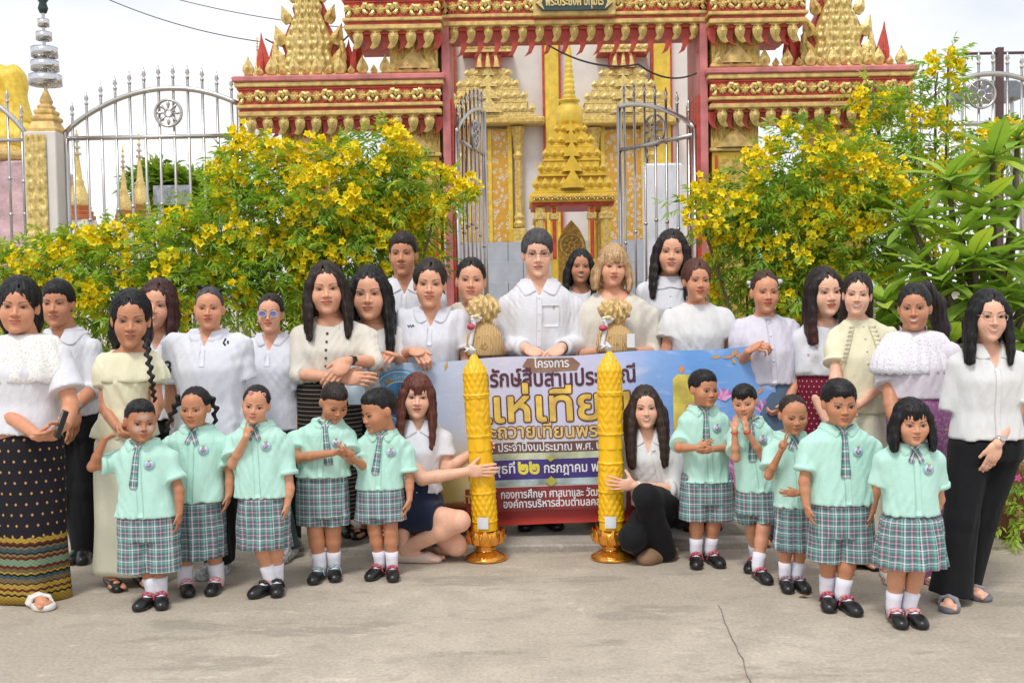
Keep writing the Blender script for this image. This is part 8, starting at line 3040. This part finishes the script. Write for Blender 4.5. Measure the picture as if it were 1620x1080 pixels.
# ---- frangipani with large single leaves
PLEAF = leaf_material('frangipani_leaf', .55, .36, False, (.33, .50, .085))
def big_leaf():
    n, vs, fs = 9, [], []
    for i in range(n + 1):
        t = i / n
        w = .070 * math.sin(math.pi * min(1, t * .92 + .06)) ** .8 * (1 if t < .97 else .3)
        x, z = .42 * t, -.13 * t ** 2.0
        for j, s in enumerate((-1, -.5, 0, .5, 1)):
            vs.append((x, s * w, z + .020 * abs(s) * (1 - t * .4) + .003 * math.sin(i * 2.2 + j)))
    for i in range(n):
        for j in range(4):
            a = i * 5 + j
            fs.append((a, a + 5, a + 6, a + 1))
    vs2 = [(x, y, z - .002) for x, y, z in vs]
    m = MB(); m.add(vs, fs)
    k = MB(); k.tube([(0, 0, .004), (.21, 0, -.026), (.40, 0, -.112)], [.005, .004, .001], 5)
    m.add(k.v, k.f)
    me = m.mesh('frangipani_leaf', True)
    me.materials.append(PLEAF)
    return me
BL = big_leaf()
def frangipani(label, tips, Y, base, seed, s0=1.0):
    r = random.Random(seed)
    O = at(base, 700, Y) * V3(1, 1, 0)
    t = thing('frangipani', label, 'tree', tuple(O), 0, 'frangipani plants')
    e0 = V3(.02, 0, .75)
    m = MB(); m.tube([(0, 0, 0), (.02, .02, .4), tuple(e0)], [.05, .042, .036], 10); m.build('trunk', BARK, t, True)
    for i, (px, py, dy) in enumerate(tips):
        e = at(px, py, Y + dy) - O
        mid_ = lap2(e0, e, .55) + V3(r.uniform(-.08, .08), r.uniform(-.05, .05), -.06)
        m = MB(); m.tube([tuple(e0), tuple(mid_), tuple(e)], [.034, .024, .018], 9); m.build('branch', BARK, t, True)
        n = r.randint(11, 14)
        for k in range(n):
            az = 2.399 * k + r.uniform(-.2, .2)
            el_ = .95 - 1.35 * k / n + r.uniform(-.12, .12)
            s = s0 * r.uniform(.60, .95)
            q = Matrix.Rotation(az, 3, 'Z') @ Matrix.Rotation(-el_, 3, 'Y') @ Matrix.Rotation(r.uniform(-.4, .4), 3, 'X')
            obj('leaf', BL, None, t, loc=tuple(e + V3(0, 0, .02 - .06 * k / n)), rot=q.to_euler(), scale=(s, s, s))
    return t
frangipani('broad-leaved frangipani behind the woman in gold glasses', [(1500, 285, .1), (1570, 250, .1), (1610, 320, 0), (1520, 370, -.1), (1585, 410, -.2), (1455, 420, 0), (1540, 470, -.2), (1475, 490, -.1), (1625, 470, -.1), (1400, 480, 0), (1610, 220, .2), (1640, 390, 0), (1570, 540, -.1), (1440, 350, .1), (1490, 440, -.2), (1550, 330, 0), (1620, 540, -.1), (1430, 540, -.1), (1500, 550, -.2), (1590, 470, -.3), (1540, 410, -.3), (1385, 540, .1)], 7.6, 1560, 3)

# planter's trailing plant
g = ground(1630, 850)
PINKF = mat('small_pink_petal', (.70, .10, .34), .6)
P = g + rng.normal(0, 1, (150, 3)) * V3(.13, .13, .06) + V3(0, -.05, .50)
P[:70] = g + np.stack([rng.uniform(-.30, .15, 70), rng.uniform(-.32, -.22, 70), rng.uniform(.08, .5, 70)], -1)
V, F, C = sprays(P - g, rng.normal(0, 1, (150, 3)) + V3(-.3, -.5, .1), .09, 3, .018, .045)
o = obj('trailing_leaves', mesh_np('trailing_leaves', V, F, True, None, C), LEAFM, pl); tag(o, kind='stuff')
fm = MB()
for k in range(5):
    a = 2 * math.pi * k / 5
    fm.add([(0, -.004, 0), (.016 * math.cos(a - .5), -.006, .016 * math.sin(a - .5)), (.024 * math.cos(a), -.002, .024 * math.sin(a)), (.016 * math.cos(a + .5), -.006, .016 * math.sin(a + .5))], [(0, 1, 2, 3)])
fme = fm.mesh('pink_flower', True); fme.materials.append(PINKF)
for q in ((-.20, -.27, .40), (-.19, -.26, .20), (-.05, -.28, .44), (-.24, -.22, .33)):
    obj('pink_flower', fme, None, pl, loc=q)
# potted plants glimpsed between the skirts at the right
for i, (px, py, s, lab) in enumerate(((1500, 880, 1.0, 'low leafy plant behind the purple skirt'), (1590, 845, .9, 'dark leafy clump at the foot of the terracotta planter'))):
    g2 = ground(px, py) + V3(0, .25, 0)
    t = thing('ground_plant', lab, 'plant', tuple(g2), 0, 'low plants beside the planter')
    n = 110
    u = rng.normal(0, 1, (n, 3)); u /= np.linalg.norm(u, axis=1, keepdims=True)
    P = np.abs(u) * V3(0, 0, 1) * (.62 if i == 0 else .16) + u * V3(.12, .12, 0) * s
    V, F, C = sprays(P, u + V3(0, -.3, .4), .12, 3, .03, .07)
    if i: C = C * V3(.5, .22, .6)
    o = obj('leaves', mesh_np('leaves', V, F, True, None, C), LEAFM, t); tag(o, kind='stuff')
    m = MB(); m.tube([(0, 0, 0), (.02, 0, .3 * s), (0, .02, .55 * s if i == 0 else .15)], [.012, .009, .004], 6); m.build('stem', BARK, t, True)

# ---- far trees
def far_tree(px, py, rx, ry, Y, label, seed):
    r = np.random.default_rng(seed)
    c = at(px, py, Y)
    t = thing('broadleaf_tree', label, 'tree', (c[0], Y, 0), 0, 'trees beyond the fence')
    sx, sz = rx * Y / FPX, ry * Y / FPX
    n = 520
    lob = r.normal(0, .45, (9, 3)) * V3(sx, sx * .6, sz)
    pick = r.integers(0, 9, n)
    u = r.normal(0, 1, (n, 3)); u /= np.linalg.norm(u, axis=1, keepdims=True)
    P = lob[pick] + u * V3(sx, sx * .8, sz) * .5 * (r.random((n, 1)) ** .4) + V3(0, 0, c[2])
    V, F, C = sprays(P, u + V3(0, 0, .2), .5, 4, .14, .34)
    o = obj('crown', mesh_np('crown', V, F, True, None, C * .75), LEAFM, t); tag(o, kind='stuff')
    m = MB(); m.tube([(0, 0, 0), (.05, 0, c[2] * .5), (0, 0, c[2])], [.16, .12, .05], 8); m.build('trunk', BARK, t, True)
    for k in range(4):
        e = lob[k] + V3(0, 0, c[2])
        m = MB(); m.tube([(0, 0, c[2] * .6), tuple(lap2(V3(0, 0, c[2] * .8), e, .5)), tuple(e)], [.07, .05, .02], 6); m.build('limb', BARK, t, True)
far_tree(272, 298, 42, 20, 36, 'dark green tree far beyond the left fence by the notice board', 2)
far_tree(330, 305, 40, 18, 40, 'paler distant tree between the left fence and the gate', 4)
far_tree(600, 330, 60, 30, 44, 'distant tree glimpsed through the opening of the left wing', 6)
far_tree(1250, 320, 60, 40, 44, 'distant tree glimpsed through the opening of the right wing', 8)
far_tree(1615, 215, 40, 22, 60, 'distant tree at the right edge beyond the fence', 10)
